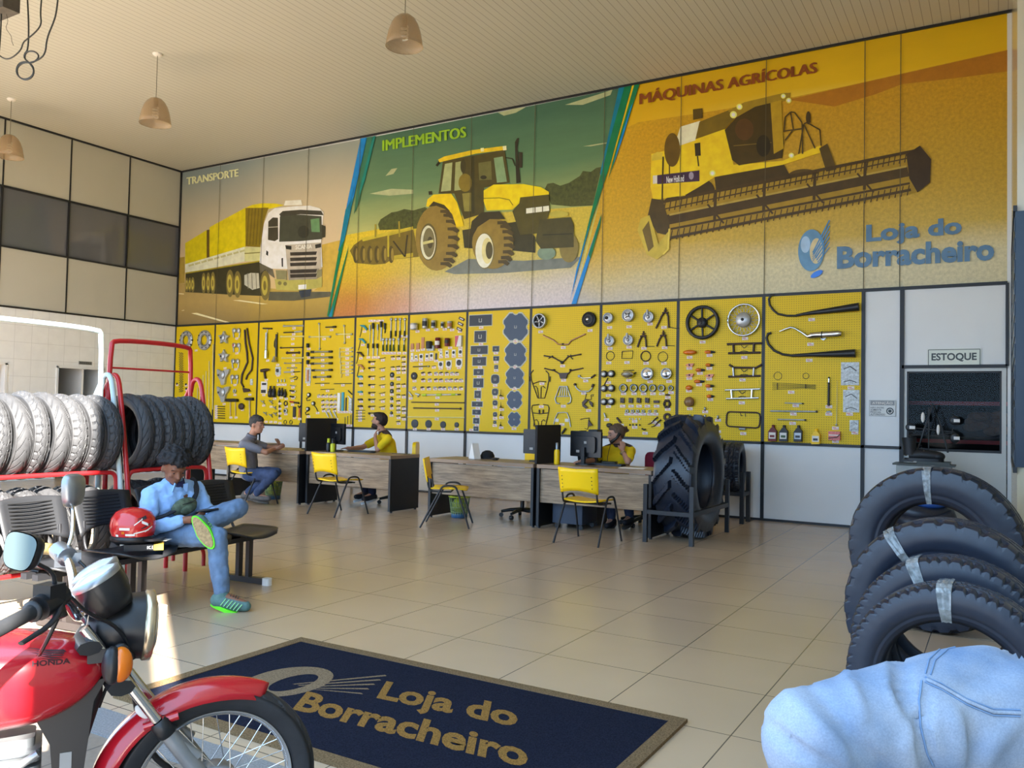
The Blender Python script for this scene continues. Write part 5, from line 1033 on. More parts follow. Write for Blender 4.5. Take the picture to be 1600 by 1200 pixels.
item(4, 'leg_guard', 'black rounded rectangular loop guard, tenth panel', [(_, 'brn', 't', [(400, 904), (590, 910), (608, 918), (614, 940), (610, 990), (602, 1010), (584, 1016), (400, 1006), (384, 998), (378, 980), (382, 926), (388, 910), (400, 904)], 5.5), ('clamp', 'stl', 't', [(470, 1022), (512, 1024)], 9), ('bracket', 'gun', 't', [(475, 912), (482, 934), (492, 930)], 2.5), ('bracket', 'gun', 't', [(508, 914), (512, 938)], 2.5)], (495, 1055))
# ---- eleventh panel
item(4, 'exhaust_pipe', 'upper long black exhaust with cone silencer, eleventh panel', [('header_pipe', 'blk', 't', [(712, 94), (690, 98), (674, 122), (680, 165), (706, 200), (738, 226), (800, 238), (872, 238)], 7.5), ('silencer', 'blk', 't', [(868, 238), (960, 222), (1302, 178)], [9, 13, 29])], (970, 264), 'exhaust pipes', 'exhaust')
item(4, 'exhaust_pipe', 'chrome exhaust with short fat silencer, eleventh panel', [('header_pipe', 'chr', 't', [(750, 347), (792, 330), (826, 319), (856, 326), (900, 352), (948, 384)], [6, 7, 8, 8, 9, 12]), ('silencer', 'chr', 't', [(945, 384), (975, 376), (1160, 364), (1182, 364)], [14, 25, 24, 17]), ('clamp', 'blk', 't', [(1044, 372), (1050, 372)], 27), ('bracket', 'stl', 'p', [(1030, 396), (1072, 394), (1054, 410)], .02)], (962, 435), 'exhaust pipes', 'exhaust')
item(4, 'exhaust_pipe', 'lower long black exhaust with cone silencer, eleventh panel', [('header_pipe', 'blk', 't', [(692, 357), (668, 364), (658, 392), (672, 436), (712, 480), (770, 506), (842, 516)], 8.5), ('silencer', 'blk', 't', [(838, 516), (960, 510), (1278, 499)], [10, 14, 29])], (953, 547), 'exhaust pipes', 'exhaust')
for i, (x, r) in enumerate(((735, 27), (930, 20))):
    item(4, 'wire_ring', ('left larger', 'right smaller')[i] + ' thin wire ring, eleventh panel', [(_, 'gun', 'o', x, 655, r, 1.6)], None, 'thin wire rings', 'ring')
item(4, 'spoke_bundle', 'tied bundle of long wire spokes, eleventh panel', [('spoke', 'gun', 't', [(698, 702 + k * 10), (925, 715 + k * 5), (1000, 716 + k * 6)], 1.3) for k in range(6)] + [('tie', 'brn', 't', [(732, 702), (732, 752)], 2.4, .004), ('tie', 'brn', 't', [(928, 712), (928, 744)], 2.4, .004)], (828, 768))
for i, (x0, x1, y, r) in enumerate(((785, 916, 845, 4.5), (685, 1012, 901, 6), (735, 933, 959, 5.5))):
    item(4, 'axle_rod', ('short upper', 'long middle', 'medium lower')[i] + ' silver axle rod, eleventh panel', [(_, 'stl', 't', [(x0, y - 2), (x1, y + 2)], r), ('end_cap', 'gun', 't', [(x1 - 12, y + 2), (x1, y + 2)], r * 1.3)], ((860, 861), (843, 919), (838, 984))[i], 'axle rods', 'rod')
item(4, 'shock_absorber', 'upright shock absorber with black coil, eleventh panel', [('rod', 'chr', 't', [(1091, 668), (1090, 705)], 6), ('body', 'blk', 't', [(1090, 700), (1088, 848)], 7), ('coil', 'blk', 't', [(1090 + 11 * (1 if k % 2 else -1), 705 + k * 7) for k in range(19)], 3.2), ('eye', 'gun', 'c', 1089, 852, 10, .03), ('eye', 'gun', 'c', 1091, 668, 6, .03)], (1090, 869))
item(4, 'bush_sleeve', 'tiny silver sleeve under the shock absorber, eleventh panel', [(_, 'stl', 't', [(1074, 903), (1104, 903)], 5)], (1089, 920))
item(4, 'speedometer_cable', 'long upright pale cable, eleventh panel', [(_, 'cre', 't', [(1148, 690), (1146, 850), (1143, 990)], [1.2, 2.2, 3.2]), ('end', 'stl', 'c', 1142, 994, 7, .02)], (1135, 1018))
for i, (x, y, w, h) in enumerate(((1237, 640, 126, 160), (1245, 830, 114, 155), (1265, 1001, 62, 78))):
    item(4, 'gasket_pack', ('top', 'middle', 'small bottom')[i] + ' clear bag of gaskets, right edge of eleventh panel', [('bag', 'pkg', 'b', x, y, w, h, .012), ('gasket', ('alu', 'gry', 'alu')[i], 'o', x - w * .05, y + h * .1, w * .25, w * .025, ), ('gasket', 'gun', 't', [(x - w * .35, y - h * .2), (x, y - h * .32), (x + w * .36, y - h * .12)], w * .022, .012), ('gasket', 'gun', 't', [(x - w * .35, y + h * .36), (x, y + h * .28), (x + w * .36, y + h * .38)], w * .02, .012)], ((1243, 738), (1233, 920), (1270, 1050))[i], 'bags of gaskets', 'gasket pack')
for i, (x, y, m, lb, nm) in enumerate(((704, 1107, 'drd', 'wht', 'dark red'), (780, 1109, 'blk', 'wht', 'black with pale label'), (880, 1110, 'dpl', 'gry', 'charcoal with grey label'), (1003, 1128, 'yel', 'wht', 'yellow'))):
    h = 114 if i < 3 else 108
    item(4, 'oil_bottle', nm + ' oil bottle on the bottom edge, eleventh panel', [('bottle', m, 'p', [(x - 29, y), (x + 27, y), (x + 30, y - h * .6), (x + 12, y - h * .82), (x - 8, y - h * .82), (x - 28, y - h * .58)], .07), ('cap', 'drd' if i == 0 else ('yel' if i == 3 else 'blk'), 'l', x + 2, y - h * .8, [(11, 0), (11, h * .17), (9, h * .19)]), ('bottle_label', lb, 'b', x, y - h * .34, 46, h * .38, .002, .07), ('label_print', ('drd', 'grn', 'blk', 'pat')[i], 'b', x, y - h * .30, 32, h * .14, .002, .072)], None, 'oil bottles', 'oil bottle')
item(4, 'pink_box', 'small pink and white box, bottom of eleventh panel', [('box', 'pink', 'b', 1130, 1070, 80, 60, .05), ('box_print', 'wht', 'b', 1130, 1066, 74, 8, .002, .05), ('band', 'gun', 't', [(1092, 1086), (1150, 1080), (1168, 1062)], 3, .05)], (1136, 1110), None, 'box')
# ------------------------------------------------------------------ signs on the wall
def sign(name, label, x0, z0, x1, z1, y, mats, texts, border=None):
    r = thing(name, label, 'sign', ((x0 + x1) / 2, y, (z0 + z1) / 2)); w, h = x1 - x0, z1 - z0
    mb = MB(); mb.box((0, -.004, 0), (w, .008, h)); mb.build('board', mats[0], r)
    if border:
        mb = MB(); t = border
        for c, s in (((0, -.009, h / 2 - t), (w - 2 * t, .002, t * .6)), ((0, -.009, -h / 2 + t), (w - 2 * t, .002, t * .6)), ((-w / 2 + t, -.009, 0), (t * .6, .002, h - 2 * t)), ((w / 2 - t, -.009, 0), (t * .6, .002, h - 2 * t))): mb.box(c, s)
        mb.build('border', mats[1], r)
    mb = MB()
    for body, u0, v0, u1, v1, bold in texts: text_on(mb, body, (-w / 2 + u0 * w, -.0095, -h / 2 + v0 * h), ((u1 - u0) * w, 0, 0), (0, 0, (v1 - v0) * h), bold=bold)
    mb.build('lettering', mats[1], r); return r
ink = mat('sign_ink', (74, 84, 88), 0.6)
a, b = at(1449, 548, 1, 0), at(1533, 571, 1, 0)
sign('door_sign', 'white sign with grey letters ESTOQUE above the stockroom door', a.x, b.z - .005, b.x, a.z + .02, -.002, [mat('sign_white', (226, 232, 222), .5), ink], [('ESTOQUE', .08, .25, .92, .75, .03)], .012)
a, b = at(1358, 625, 1, 0), at(1400, 651, 1, 0)
s2_ = sign('warning_sign', 'small ATENÇÃO warning notice beside the stockroom door', a.x, b.z, b.x, a.z, -.002, [mat('notice_white', (222, 224, 222), .5), ink], [('NÃO ENTRE', .06, .48, .56, .60, .01), ('SOMENTE', .06, .34, .46, .45, .01), ('PESSOAL', .06, .20, .46, .31, .01), ('AUTORIZADO', .06, .06, .60, .17, .01)], .004)
w, h = b.x - a.x, a.z - b.z
mb = MB(); mb.box((0, -.009, h * .32), (w * .9, .003, h * .28)); mb.build('header', mat('notice_grey', (150, 154, 156), .5), s2_)
mb = MB(); text_on(mb, 'ATENÇÃO', (-w * .38, -.0115, h * .22), (w * .76, 0, 0), (0, 0, h * .2), bold=.02); mb.build('header_lettering', paper_white, s2_)
mb = MB(); mb.torus((w * .28, -.010, -h * .17), h * .18, h * .03, (0, 1, 0), 20, 6); mb.ell((w * .28, -.010, -h * .17), (h * .1, .002, h * .1)); mb.build('pictogram', ink, s2_)
mb = MB(); mb.box((0, 0, 0), (.006, .26, .06)); dsg = mb.build('door_sign', mat('grey_plaque', (120, 122, 120), .5), None, (.004, -1.98, 2.135)); tag(dsg, 'small grey plaque with letters above the doorway in the tiled wall', 'sign')
mb = MB(); text_on(mb, 'BANHEIRO', (.004, -.11, -.018), (0, .22, 0), (0, 0, .036), bold=.02); mb.build('lettering', mat('plaque_ink', (40, 40, 40), .5), dsg)
# socket with cable on the white boards
sk = thing('wall_socket', 'white power socket with a dangling cable on the white wall', 'socket', (7.86, 0, .5))
mb = MB(); mb.box((0, -.02, .04), (.12, .04, .16)); mb.box((.02, -.02, -.2), (.08, .04, .12)); mb.build('plate', paper_white, sk)
mb = MB(); mb.box((0, -.042, .06), (.06, .006, .05)); mb.box((.02, -.042, -.2), (.05, .006, .05)); mb.build('outlet', dark_plastic, sk)
mb = MB(); mb.tube(smooth_path([(0, -.04, .03), (.03, -.09, -.1), (-.05, -.1, -.25), (.04, -.09, -.36), (0, -.08, -.48)], 2), .012, 6); mb.build('cable', black_plastic, sk)
# ------------------------------------------------------------------ lamps, hanging cables
def pendant(x, y, zb, label):
    t = thing('pendant_lamp', label, 'lamp', (x, y, ZC), 0, 'smoked glass pendant lamps')
    L = ZC - zb
    mb = MB(); mb.lathe([(0, -.03), (.05, -.028), (.065, -.015), (.068, 0)], n=20); mb.build('ceiling_canopy', paper_white, t)
    mb = MB(); mb.tube([(0, 0, -.02), (0, 0, -(L - .36))], .005, 6); mb.build('cord', mat('grey_cord', (120, 116, 100), .6), t)
    mb = MB(); out = [(.03, .365), (.075, .35), (.12, .31), (.155, .25), (.182, .17), (.2, .08), (.212, .0)]
    mb.lathe(out + [(r - .004, h) for r, h in out[::-1]], (0, 0, -L), n=32); mb.torus((0, 0, -L), .21, .004, n=32, k=6)
    mb.build('lamp_shade', mat('smoked_lamp_glass', (186, 160, 124), .12, alpha=.5, spec=.6), t)
    mb = MB(); mb.lathe([(.03, .36), (.034, .30), (.03, .24), (.026, .23)], (0, 0, -L), n=14, cap=True); mb.build('socket', mat('brown_socket', (130, 104, 78), .5), t)
    mb = MB(); mb.tube([(.036 * math.cos(a * .62), .036 * math.sin(a * .62), -L + .23 - a * .0042) for a in range(36)], .010, 6); mb.build('spiral_bulb', mat('white_bulb', (240, 238, 226), .3), t)
pendant(9.05, -4.05, 5.49, 'nearest pendant lamp, smoked glass bell over the middle of the shop')
pendant(4.69, -4.05, 5.30, 'middle pendant lamp of the row, left of the mural')
pendant(1.02, -4.05, 5.34, 'farthest pendant lamp, near the left wall at the photo edge')
# junction box and cables hanging below the ceiling
YC = -7.6
def fp(x, y): return at(x, y, 1, YC)
c = fp(2, 0); k_ = (c - CAM).dot(CF) / FPX
bxm = MB(); bxm.box((0, 0, .16), (46 * k_ * 1.3, .14, .42)); bxo = bxm.build('gate_motor_box', mat('weathered_grey_box', (84, 76, 66), .6, noise=(20, .2)), None, (c.x, YC, fp(2, 22).z + .05)); tag(bxo, 'weathered grey box hanging in the top left corner', 'electrical box')
mb = MB(); mb.box((0, 0, .37 + (ZC - bxo.location.z - .37) / 2), (.04, .04, ZC - bxo.location.z - .37)); mb.build('bracket', grey_metal, bxo)
def cab(pts, r, label, nm='hanging_cable'):
    P = smooth_path([fp(x, y) for x, y in pts], 2); top = P[0].copy(); top.z = ZC
    P = [top] + P; o = P[1]; mb = MB(); mb.tube([p - o for p in P], r, 7)
    tag(mb.build(nm, mat('black_cable', (46, 44, 36), .5), None, o), label, 'cable', 'cables hanging from the ceiling')
lp = [(43, 0), (45, 40), (44, 78), (38, 84), (38, 92), (48, 100), (60, 92), (60, 84), (50, 79), (40, 82), (38, 92), (46, 98), (54, 110), (50, 122), (38, 126), (27, 118), (25, 108), (30, 98), (42, 96), (53, 104), (52, 118), (40, 125), (28, 120), (26, 106), (36, 98), (48, 98), (60, 94), (71, 84), (73, 60), (84, 34), (88, 20), (91, -6)]
cab(lp, .0065, 'black cable coiled into two loops, hanging at top left')
cab([(65, -4), (63, 22), (65, 38), (56, 50), (44, 60), (36, 66), (33, 78), (20, 90), (10, 93), (0, 88), (-14, 76)], .006, 'loose black cable sagging left behind the coiled one')
cab([(2, 24), (1, 50), (-1, 80)], .006, 'short black cable hanging straight below the grey box')
mb = MB(); P = smooth_path([fp(x, y) for x, y in ((10, 22), (13, 34), (8, 44), (18, 56), (18, 64), (21, 71))], 2); o = P[0]; mb.tube([p - o for p in P], .0018, 5); tag(mb.build('thin_wire', gun, None, o), 'thin wavy wire dangling from the grey box', 'wire')

# ------------------------------------------------------------------ tyres
def tyre_mesh(name, R, W, rim, style, nt=144, m=None, depth=None, lug=0):
    """axis along local Y; profile runs bead - sidewall - tread - sidewall - bead - inside"""
    hw = W / 2; prof = []
    sh = R - (R - rim) * .16
    side = [(rim, .34), (rim + (R - rim) * .1, .40)] + ([(rim + (R - rim) * q, .42 + .05 * q + (.018 if i % 2 else 0)) for i, q in enumerate((.16, .19, .24, .27))] if style in ('car', 'truck') else []) + [(rim + (R - rim) * .35, .49), (rim + (R - rim) * .6, .5), (sh - (R - rim) * .06, .485)]
    for r, y in side: prof.append((r, -y * W, 0))
    nu = 22 if nt > 100 else 16
    for i in range(nu + 1):
        u = -1 + 2 * i / nu
        r = R - (R - sh) * abs(u) ** (2.0 if style in ('moto', 'zig', 'knob') else 5) * (.45 if style not in ('moto', 'zig', 'knob') else 1.9)
        prof.append((r, u * hw * (.93 if style != 'moto' else .96), u if abs(u) < 2 else 0, 1))
    for r, y in side[::-1]: prof.append((r, y * W, 0))
    prof += [(rim + .012, .30 * W, 0), (rim + (R - rim) * .55, .42 * W, 0), (R - (R - rim) * .28, .3 * W, 0), (R - (R - rim) * .22, 0, 0), (R - (R - rim) * .28, -.3 * W, 0), (rim + (R - rim) * .55, -.42 * W, 0), (rim + .012, -.30 * W, 0)]
    D = depth or R * .03
    fr = lambda v: v - math.floor(v)
    def groove(t, u):
        a = abs(u)
        if style == 'moto':  return fr(t * 22 + a * 1.5) < .16 and a > .12
        if style == 'zig':   return abs(a - .34 - .10 * math.sin(t * 2 * PI * 30)) < .07 or (a > .55 and fr(t * 30) < .18)
        if style == 'knob':  return not ((fr(t * 26 + (.5 if int((u + 1) * 2.5) % 2 else 0)) < .58) and fr((u + 1) * 2.5) < .72)
        if style == 'car':   return abs(a - .28 - .03 * math.sin(t * 2 * PI * 36)) < .06 or (a > .62 and fr(t * 58) < .3) or (a < .5 and fr(t * 58 + u) < .16)
        if style == 'truck': return abs(a - .30 - .06 * math.sin(t * 2 * PI * 24)) < .07 or (a > .58 and fr(t * 30) < .34)
        return False
    def raised(t, u):
        s = 0 if u > 0 else .5; a = abs(u)
        if a < .06: return fr(t * 17 + s - .0) < .3 if False else False
        return fr(t * 16 + s - a * .95) < .30
    vs = []; nP = len(prof)
    for k in range(nt):
        t = k / nt; c, s = math.cos(2 * PI * t), math.sin(2 * PI * t)
        for q in prof:
            r, y = q[0], q[1]
            if len(q) == 4:
                if style == 'tractor': r += (lug if raised(t, q[2]) else 0)
                elif groove(t, q[2]): r -= D
            vs.append((r * c, y, r * s))
    fs = []; sm = []
    for k in range(nt):
        k2 = (k + 1) % nt
        for i in range(nP):
            j = (i + 1) % nP; fs.append((k * nP + i, k * nP + j, k2 * nP + j, k2 * nP + i))
            sm.append(not (len(prof[i]) == 4 or len(prof[j]) == 4))
    me = bpy.data.meshes.new(name); me.from_pydata(vs, [], fs); me.materials.append(m or rubber); me.polygons.foreach_set('use_smooth', sm); me.update(); return me

def put_tyre(name, me, label, loc, rot, group=None, cat='tyre'):
    o = bpy.data.objects.new(name, me); COL.objects.link(o); o.location = loc; o.rotation_euler = rot
    return tag(o, label, cat, group)

mt = [tyre_mesh('moto_tyre_%d' % i, .305, (.115, .10, .10, .12)[i], .215, ('moto', 'zig', 'knob', 'zig')[i], 160, rubber_pale) for i in range(4)]
# two racks in a row behind the bench, tyres standing with their treads towards the shop
RX = 9.02
def rack(label, y0, y1, zt, mf, mr, posts, group):
    t = thing('tyre_rack', label, 'tyre rack', (RX, (y0 + y1) / 2, 0), 0, group); h = (y1 - y0) / 2
    mb = MB(); mb.tube(smooth_path([(-.05, -h, 0), (-.05, -h, zt - .05), (-.05, -h + .05, zt), (-.05, h - .05, zt), (-.05, h, zt - .05), (-.05, h, 0)], 2), .019, 10); mf is red_paint and mb.tube([(-.05, -h, zt - .22), (-.05, h, zt - .22)], .008, 8); mb.build('back_frame', mf, t)
    for s in (-h, h):
        mb = MB(); mb.tube(smooth_path([(-.05, s, 1.50), (-.03, s, 1.60), (.05, s, 1.62), (.10, s, 1.5), (.27, s, .55), (.29, s, 0)], 2), .019, 10); mb.tube([(-.30, s, 0), (-.28, s, 1.2), (-.05, s, 1.55)], .019, 10); mb.build('side_frame', mf, t)
    for z, nm in ((.893, 'shelf_bar'), (.236, 'shelf_bar')):
        for x in (.20, -.18):
            mb = MB(); mb.tube(smooth_path([(x, -h + .02, z - .16), (x, -h + .02, z - .02), (x, -h + .10, z), (x, h - .10, z), (x, h - .02, z - .02), (x, h - .02, z - .16)], 2), .016, 10); mb.build(nm, mr, t)
    return t
rA0, rA1, rB0, rB1 = -8.95, at(165, 590, 0, RX).y, at(176, 590, 0, RX).y, at(305, 590, 0, RX).y
rack('left tyre rack with pale grey frame and red bars', rA0, rA1, 1.96, mat('pale_grey_paint', (186, 200, 200), .4), red_paint, 2, None)
rack('right tyre rack with red tube frame behind the seated young man', rB0, rB1, 1.89, red_paint, red_paint, 2, None)
random.seed(5)
def fill(y0, y1, n, z, tier, rk, Rs=1.0, sty=(0, 2, 0, 1, 0, 1, 0, 3, 1, 3, 1, 2)):
    for i in range(n):
        y = y0 + (y1 - y0) * i / (n - 1); s = Rs * (1 + random.uniform(-.02, .02))
        if tier == 'lower': lab = ORD[i + 1] + ' motorcycle tyre from left in the low row of the ' + rk
        else: lab = ORD[i + 1] + ' motorcycle tyre from left in the raised row of the ' + rk
        o = put_tyre('motorcycle_tyre', mt[sty[i % len(sty)]], lab, (RX + .01, y, z + .305 * s), (random.uniform(-.02, .02), random.uniform(0, 6), random.uniform(-.025, .025)), 'tyres in the ' + tier + ' row of the ' + rk)
        o.scale = (s, 1, s)
fill(-8.80, rA1 - .10, 10, .90 - .045, 'raised', 'grey rack')
fill(-8.78, rA1 - .14, 8, .245 - .045, 'lower', 'grey rack', .98, (0, 1, 0, 2, 3))
fill(rB0 + .12, rB1 - .08, 7, .90 - .045, 'raised', 'red rack', 1.0, (0, 1, 1, 3, 1, 2, 3))
fill(rB0 + .16, rB1 - .14, 6, .245 - .045, 'lower', 'red rack', .98, (1, 0, 3))
# tall tyre row at the right, wrapped with clear tape
m_tape = mat('clear_shiny_tape', (150, 156, 158), .15, spec=.9, noise=(35, .5), alpha=.75)
def big(px, d, R, W, rim, style, label, zrot, tapes=()):
    dr = ray(px, 900); p = CAM + dr * d
    o = put_tyre('standing_tyre', tyre_mesh('standing_tyre', R, W, rim, style, 192, rubber_blue, R * .028), label, (p.x, p.y, R), (0, .3, zrot), 'tyres standing in a row by the right wall')
    for (t0) in tapes:
        mb = MB(); a = .055 / R; prof = [(rim - .004, -.36), (rim + (R - rim) * .35, -.505), (R - (R - rim) * .2, -.50), (R - (R - rim) * .09, -.45), (R - .0, -.3), (R + .002, 0), (R, .3)]
        vs = []
        for k in range(7):
            for r, y in prof:
                t = t0 + a * (k / 6 - .5) + .02 * y; w = .0035 + .004 * ((k * 7 + int(r * 90)) % 3) * .4
                vs.append(((r + w) * math.cos(t), y * W - (w if r < R - .01 else 0), (r + w) * math.sin(t)))
        n = len(prof); mb.add(vs, [(k * n + i, k * n + i + 1, (k + 1) * n + i + 1, (k + 1) * n + i) for k in range(6) for i in range(n - 1)])
        tp = mb.build('tape_strip', m_tape, o)
    return o
sh_ = .16
T = 3.9 - PI / 2
big(1462, 5.55, .54, .27, .30, 'truck', 'farthest and largest tyre of the row by the right wall', -.12, (2.25 - .3 + .0,))
big(1480, 4.05, .46, .26, .26, 'truck', 'second tyre from the back, with deep shoulder grooves and two tape marks', -.10, (2.45,))
big(1488, 3.62, .405, .22, .235, 'car', 'third tyre from the back in the standing row', -.10, (2.25,))
big(1492, 3.22, .385, .20, .245, 'car', 'nearest tyre of the standing row, with an open wheel hole', -.08, (1.95,))
# tractor tyre in its black cradle
put_tyre('tractor_tyre', tyre_mesh('tractor_tyre', .640, .46, .36, 'tractor', 340, rubber_blue, .03, .060), 'huge tractor tyre with angled lugs standing in a black frame', (11.80, -2.1, .70), (0, 0, PI / 2), None)
cr = thing('tyre_cradle', 'black steel cradle around the huge tractor tyre', 'tyre stand', (11.78, -2.1, 0))
mb = MB()
for x in (-.26, .26):
    for y in (-.66, .66):
        mb = MB(); mb.box((x, y, .315), (.045, .045, .63)); mb.build('post', black_metal, cr)
mb = MB(); mb.box((0, -.66, .33), (.5, .04, .045)); mb.box((0, .66, .33), (.5, .04, .045)); mb.build('cross_bar', black_metal, cr)
for x in (-.26, .26):
    mb = MB(); mb.box((x, 0, .33), (.04, 1.32, .05)); mb.build('side_rail', black_metal, cr)
# small stand with two tyres by the wall
st = thing('tyre_stand', 'low black stand holding two tyres behind the tractor tyre', 'tyre stand', (11.74, -.42, 0))
for x in (-.24, .24):
    for y in (-.14, .16):
        mb = MB(); mb.box((x, y, .33), (.05, .05, .66)); mb.build('post', black_metal, st)
mb = MB(); mb.box((0, -.14, .38), (.5, .04, .05)); mb.box((0, .16, .38), (.5, .04, .05)); mb.box((-.24, 0, .38), (.04, .3, .05)); mb.box((.24, 0, .38), (.04, .3, .05)); mb.build('shelf_frame', black_metal, st)
ct = tyre_mesh('small_tyre', .33, .2, .20, 'car', 144, rubber_blue)
put_tyre('small_tyre', ct, 'right dark tyre on the low stand behind the tractor tyre', (11.85, -.44, .72), (0, .4, PI / 2 + .1), 'tyres on the low stand')
put_tyre('small_tyre', ct, 'left dark tyre on the low stand, half hidden by the tractor tyre', (11.62, -.42, .72), (0, 1.1, PI / 2 + .02), 'tyres on the low stand')

# ------------------------------------------------------------------ door mat
MX0, MX1, MY0, MY1 = 11.25, 13.65, -8.90, -7.67
m_mat = mat('navy_coir_mat', (30, 34, 50), .95, spec=.1, noise=(140, .5), bump=(260, 1.0)); m_matc = mat('golden_coir', (150, 112, 58), .95, spec=.1, noise=(140, .45), bump=(260, 1.0)); m_matb = mat('tan_coir', (132, 108, 78), .95, spec=.1, noise=(140, .45), bump=(260, 1.0))
dm_ = thing('door_mat', 'navy entrance mat with tan border and shop lettering', 'door mat', ((MX0 + MX1) / 2, (MY0 + MY1) / 2, 0)); hx, hy = (MX1 - MX0) / 2, (MY1 - MY0) / 2
mb = MB(); mb.rbox((0, 0, .006), (2 * hx - .02, 2 * hy - .02, .012), .02); mb.build('pile', m_mat, dm_)
mb = MB(); b_ = .065
for c, s in (((0, hy - b_ / 2, .008), (2 * hx, b_, .015)), ((0, -hy + b_ / 2, .008), (2 * hx, b_, .015)), ((hx - b_ / 2, 0, .008), (b_, 2 * hy - 2 * b_, .015)), ((-hx + b_ / 2, 0, .008), (b_, 2 * hy - 2 * b_, .015))): mb.box(c, s)
mb.build('border', m_matb, dm_)
mb = MB()
def L2(x, y): p = at(x, y, 2, 0); return Vector((p.x - (MX0 + MX1) / 2, p.y - (MY0 + MY1) / 2, .0128))
def mtext(body, o, ux, uy):
    vs, fs, _ = text_mesh(body, .035)
    mb.add([L2(o[0], o[1]) + (L2(*ux) - L2(*o)) * x + (L2(*uy) - L2(*o)) * y for x, y in vs], fs)
mtext('Loja do', (582, 1104), (806, 1152), (604, 1068)); mtext('Borracheiro', (456, 1113), (824, 1206), (480, 1084))
mb.build('lettering', m_matc, dm_)
mb = MB(); c0 = L2(450, 1068); pts = []
for k in range(36):
    t = 2 * PI * k / 36; pts.append((.20 * math.cos(t), .25 * math.sin(t)))
n = 36; mb.add([(c0.x + x, c0.y + y, .0128) for x, y in pts] + [(c0.x + .04 + x * .42, c0.y + y * .6, .0128) for x, y in pts], [(i, (i + 1) % n, n + (i + 1) % n, n + i) for i in range(n)])
for k in range(5): mb.add([(c0.x + .05 + k * .035, c0.y - .02, .0127), (c0.x + .065 + k * .035, c0.y - .02, .0127), (c0.x + .36 + k * .02, c0.y + .34 - k * .07, .0127), (c0.x + .34 + k * .02, c0.y + .35 - k * .07, .0127)], [(0, 1, 2, 3)])
mb.build('logo', mat('worn_tan_coir', (120, 102, 80), .95, spec=.1, noise=(140, .45)), dm_)

# ------------------------------------------------------------------ display table with a boot and mirror stand by the stockroom door
dt = thing('display_table', 'small glass sided display table with a dark top by the stockroom door', 'table', (14.1, -.62, 0))
mb = MB(); mb.box((0, 0, .875), (.64, .36, .02)); mb.box((.1, 0, .90), (.34, .3, .03)); mb.build('table_top', mat('dark_grey_green_top', (58, 62, 56), .4), dt)
mb = MB(); mb.box((0, -.16, .44), (.56, .006, .84)); mb.box((0, .16, .44), (.56, .006, .84)); mb.box((-.28, 0, .44), (.006, .3, .84)); mb.box((.28, 0, .44), (.006, .3, .84)); mb.build('side_panel', mat('frosted_acrylic', (186, 192, 190), .25, alpha=.55), dt)
bt = thing('work_boot', 'black ankle work boot standing on the display table', 'boot', (14.02, -.66, .915)); bt.scale = (1.3, 1.2, 1.35)
mb = MB(); mb.tube([(-.05, 0, .05), (-.055, 0, .12), (-.06, 0, .20)], [.058, .056, .062], 14); mb.tube([(-.06, 0, .045), (.04, 0, .055), (.12, 0, .05), (.19, 0, .042), (.215, 0, .04)], [.05, .056, .05, .046, .02], 14, flat=.9); mb.ell((.17, 0, .045), (.06, .05, .04)); ub = mb.build('upper', mat('black_leather', (30, 31, 34), .5), bt)
mb = MB(); mb.rbox((.06, 0, .012), (.32, .1, .024), .05); mb.box((-.07, 0, .0), (.09, .09, .02)); mb.build('sole', black_plastic, bt)
mb = MB()
for k in range(4): mb.tube([(.0 + k * .02, -.04, .16 - k * .022), (.02 + k * .02, .03, .155 - k * .022)], .004, 5)
mb.build('laces', dark_plastic, bt)
msd = thing('mirror_stand', 'wire stand hung with small motorcycle mirrors in front of the door glass', 'mirror stand', (14.14, -.56, .92))
mb = MB(); mb.tube([(0, 0, -.0), (0, 0, .62)], .008, 6); mb.tube([(-.22, 0, .38), (.26, 0, .34)], .007, 6); mb.tube([(-.12, 0, .1), (.04, 0, .66), (.14, 0, .36), (.2, 0, .1)], .012, 6); mb.tube([(.1, 0, .30), (.24, -.02, .33), (.25, -.02, .38)], .006, 6); mb.tube([(-.1, 0, .08), (.12, 0, .08)], .006, 6); mb.build('frame', black_metal, msd)
for x, z, rx, rz, nm in ((-.19, .38, .055, .05, 0), (-.06, .50, .02, .06, 1), (.10, .36, .018, .06, 1), (.27, .47, .055, .055, 0), (.27, .27, .05, .06, 0)):
    mb = MB(); mb.ell((x, -.02, z), (rx, .016, rz)); m_ = mb.build('mirror', black_plastic if not nm else paper_white, msd)
    if not nm:
        mb = MB(); mb.box((x + .02, -.038, z), (.06, .004, .035)); mb.build('price_label', paper_white, m_)
tb = thing('tube_heap', 'heap of tyre tubes with coloured bands behind the tall tyres', 'tyre tubes', (14.12, -1.25, 0))
for i, (dz, m, r) in enumerate(((.28, rubber_blue, .24), (.50, rubber_blue, .25), (.68, mat('blue_band', (40, 80, 150), .5), .17), (.60, rubber_blue, .26), (.70, mat('red_band', (170, 60, 60), .5), .10))):
    mb = MB(); mb.torus((.05 * (i % 3) - .04 + (.12 if i == 4 else 0), .03 * i - .05, dz - .15), r, .085 if m is rubber_blue else .04, (.1 * i - .1, -.25, 1), 24, 8); mb.build('tube', m, tb)
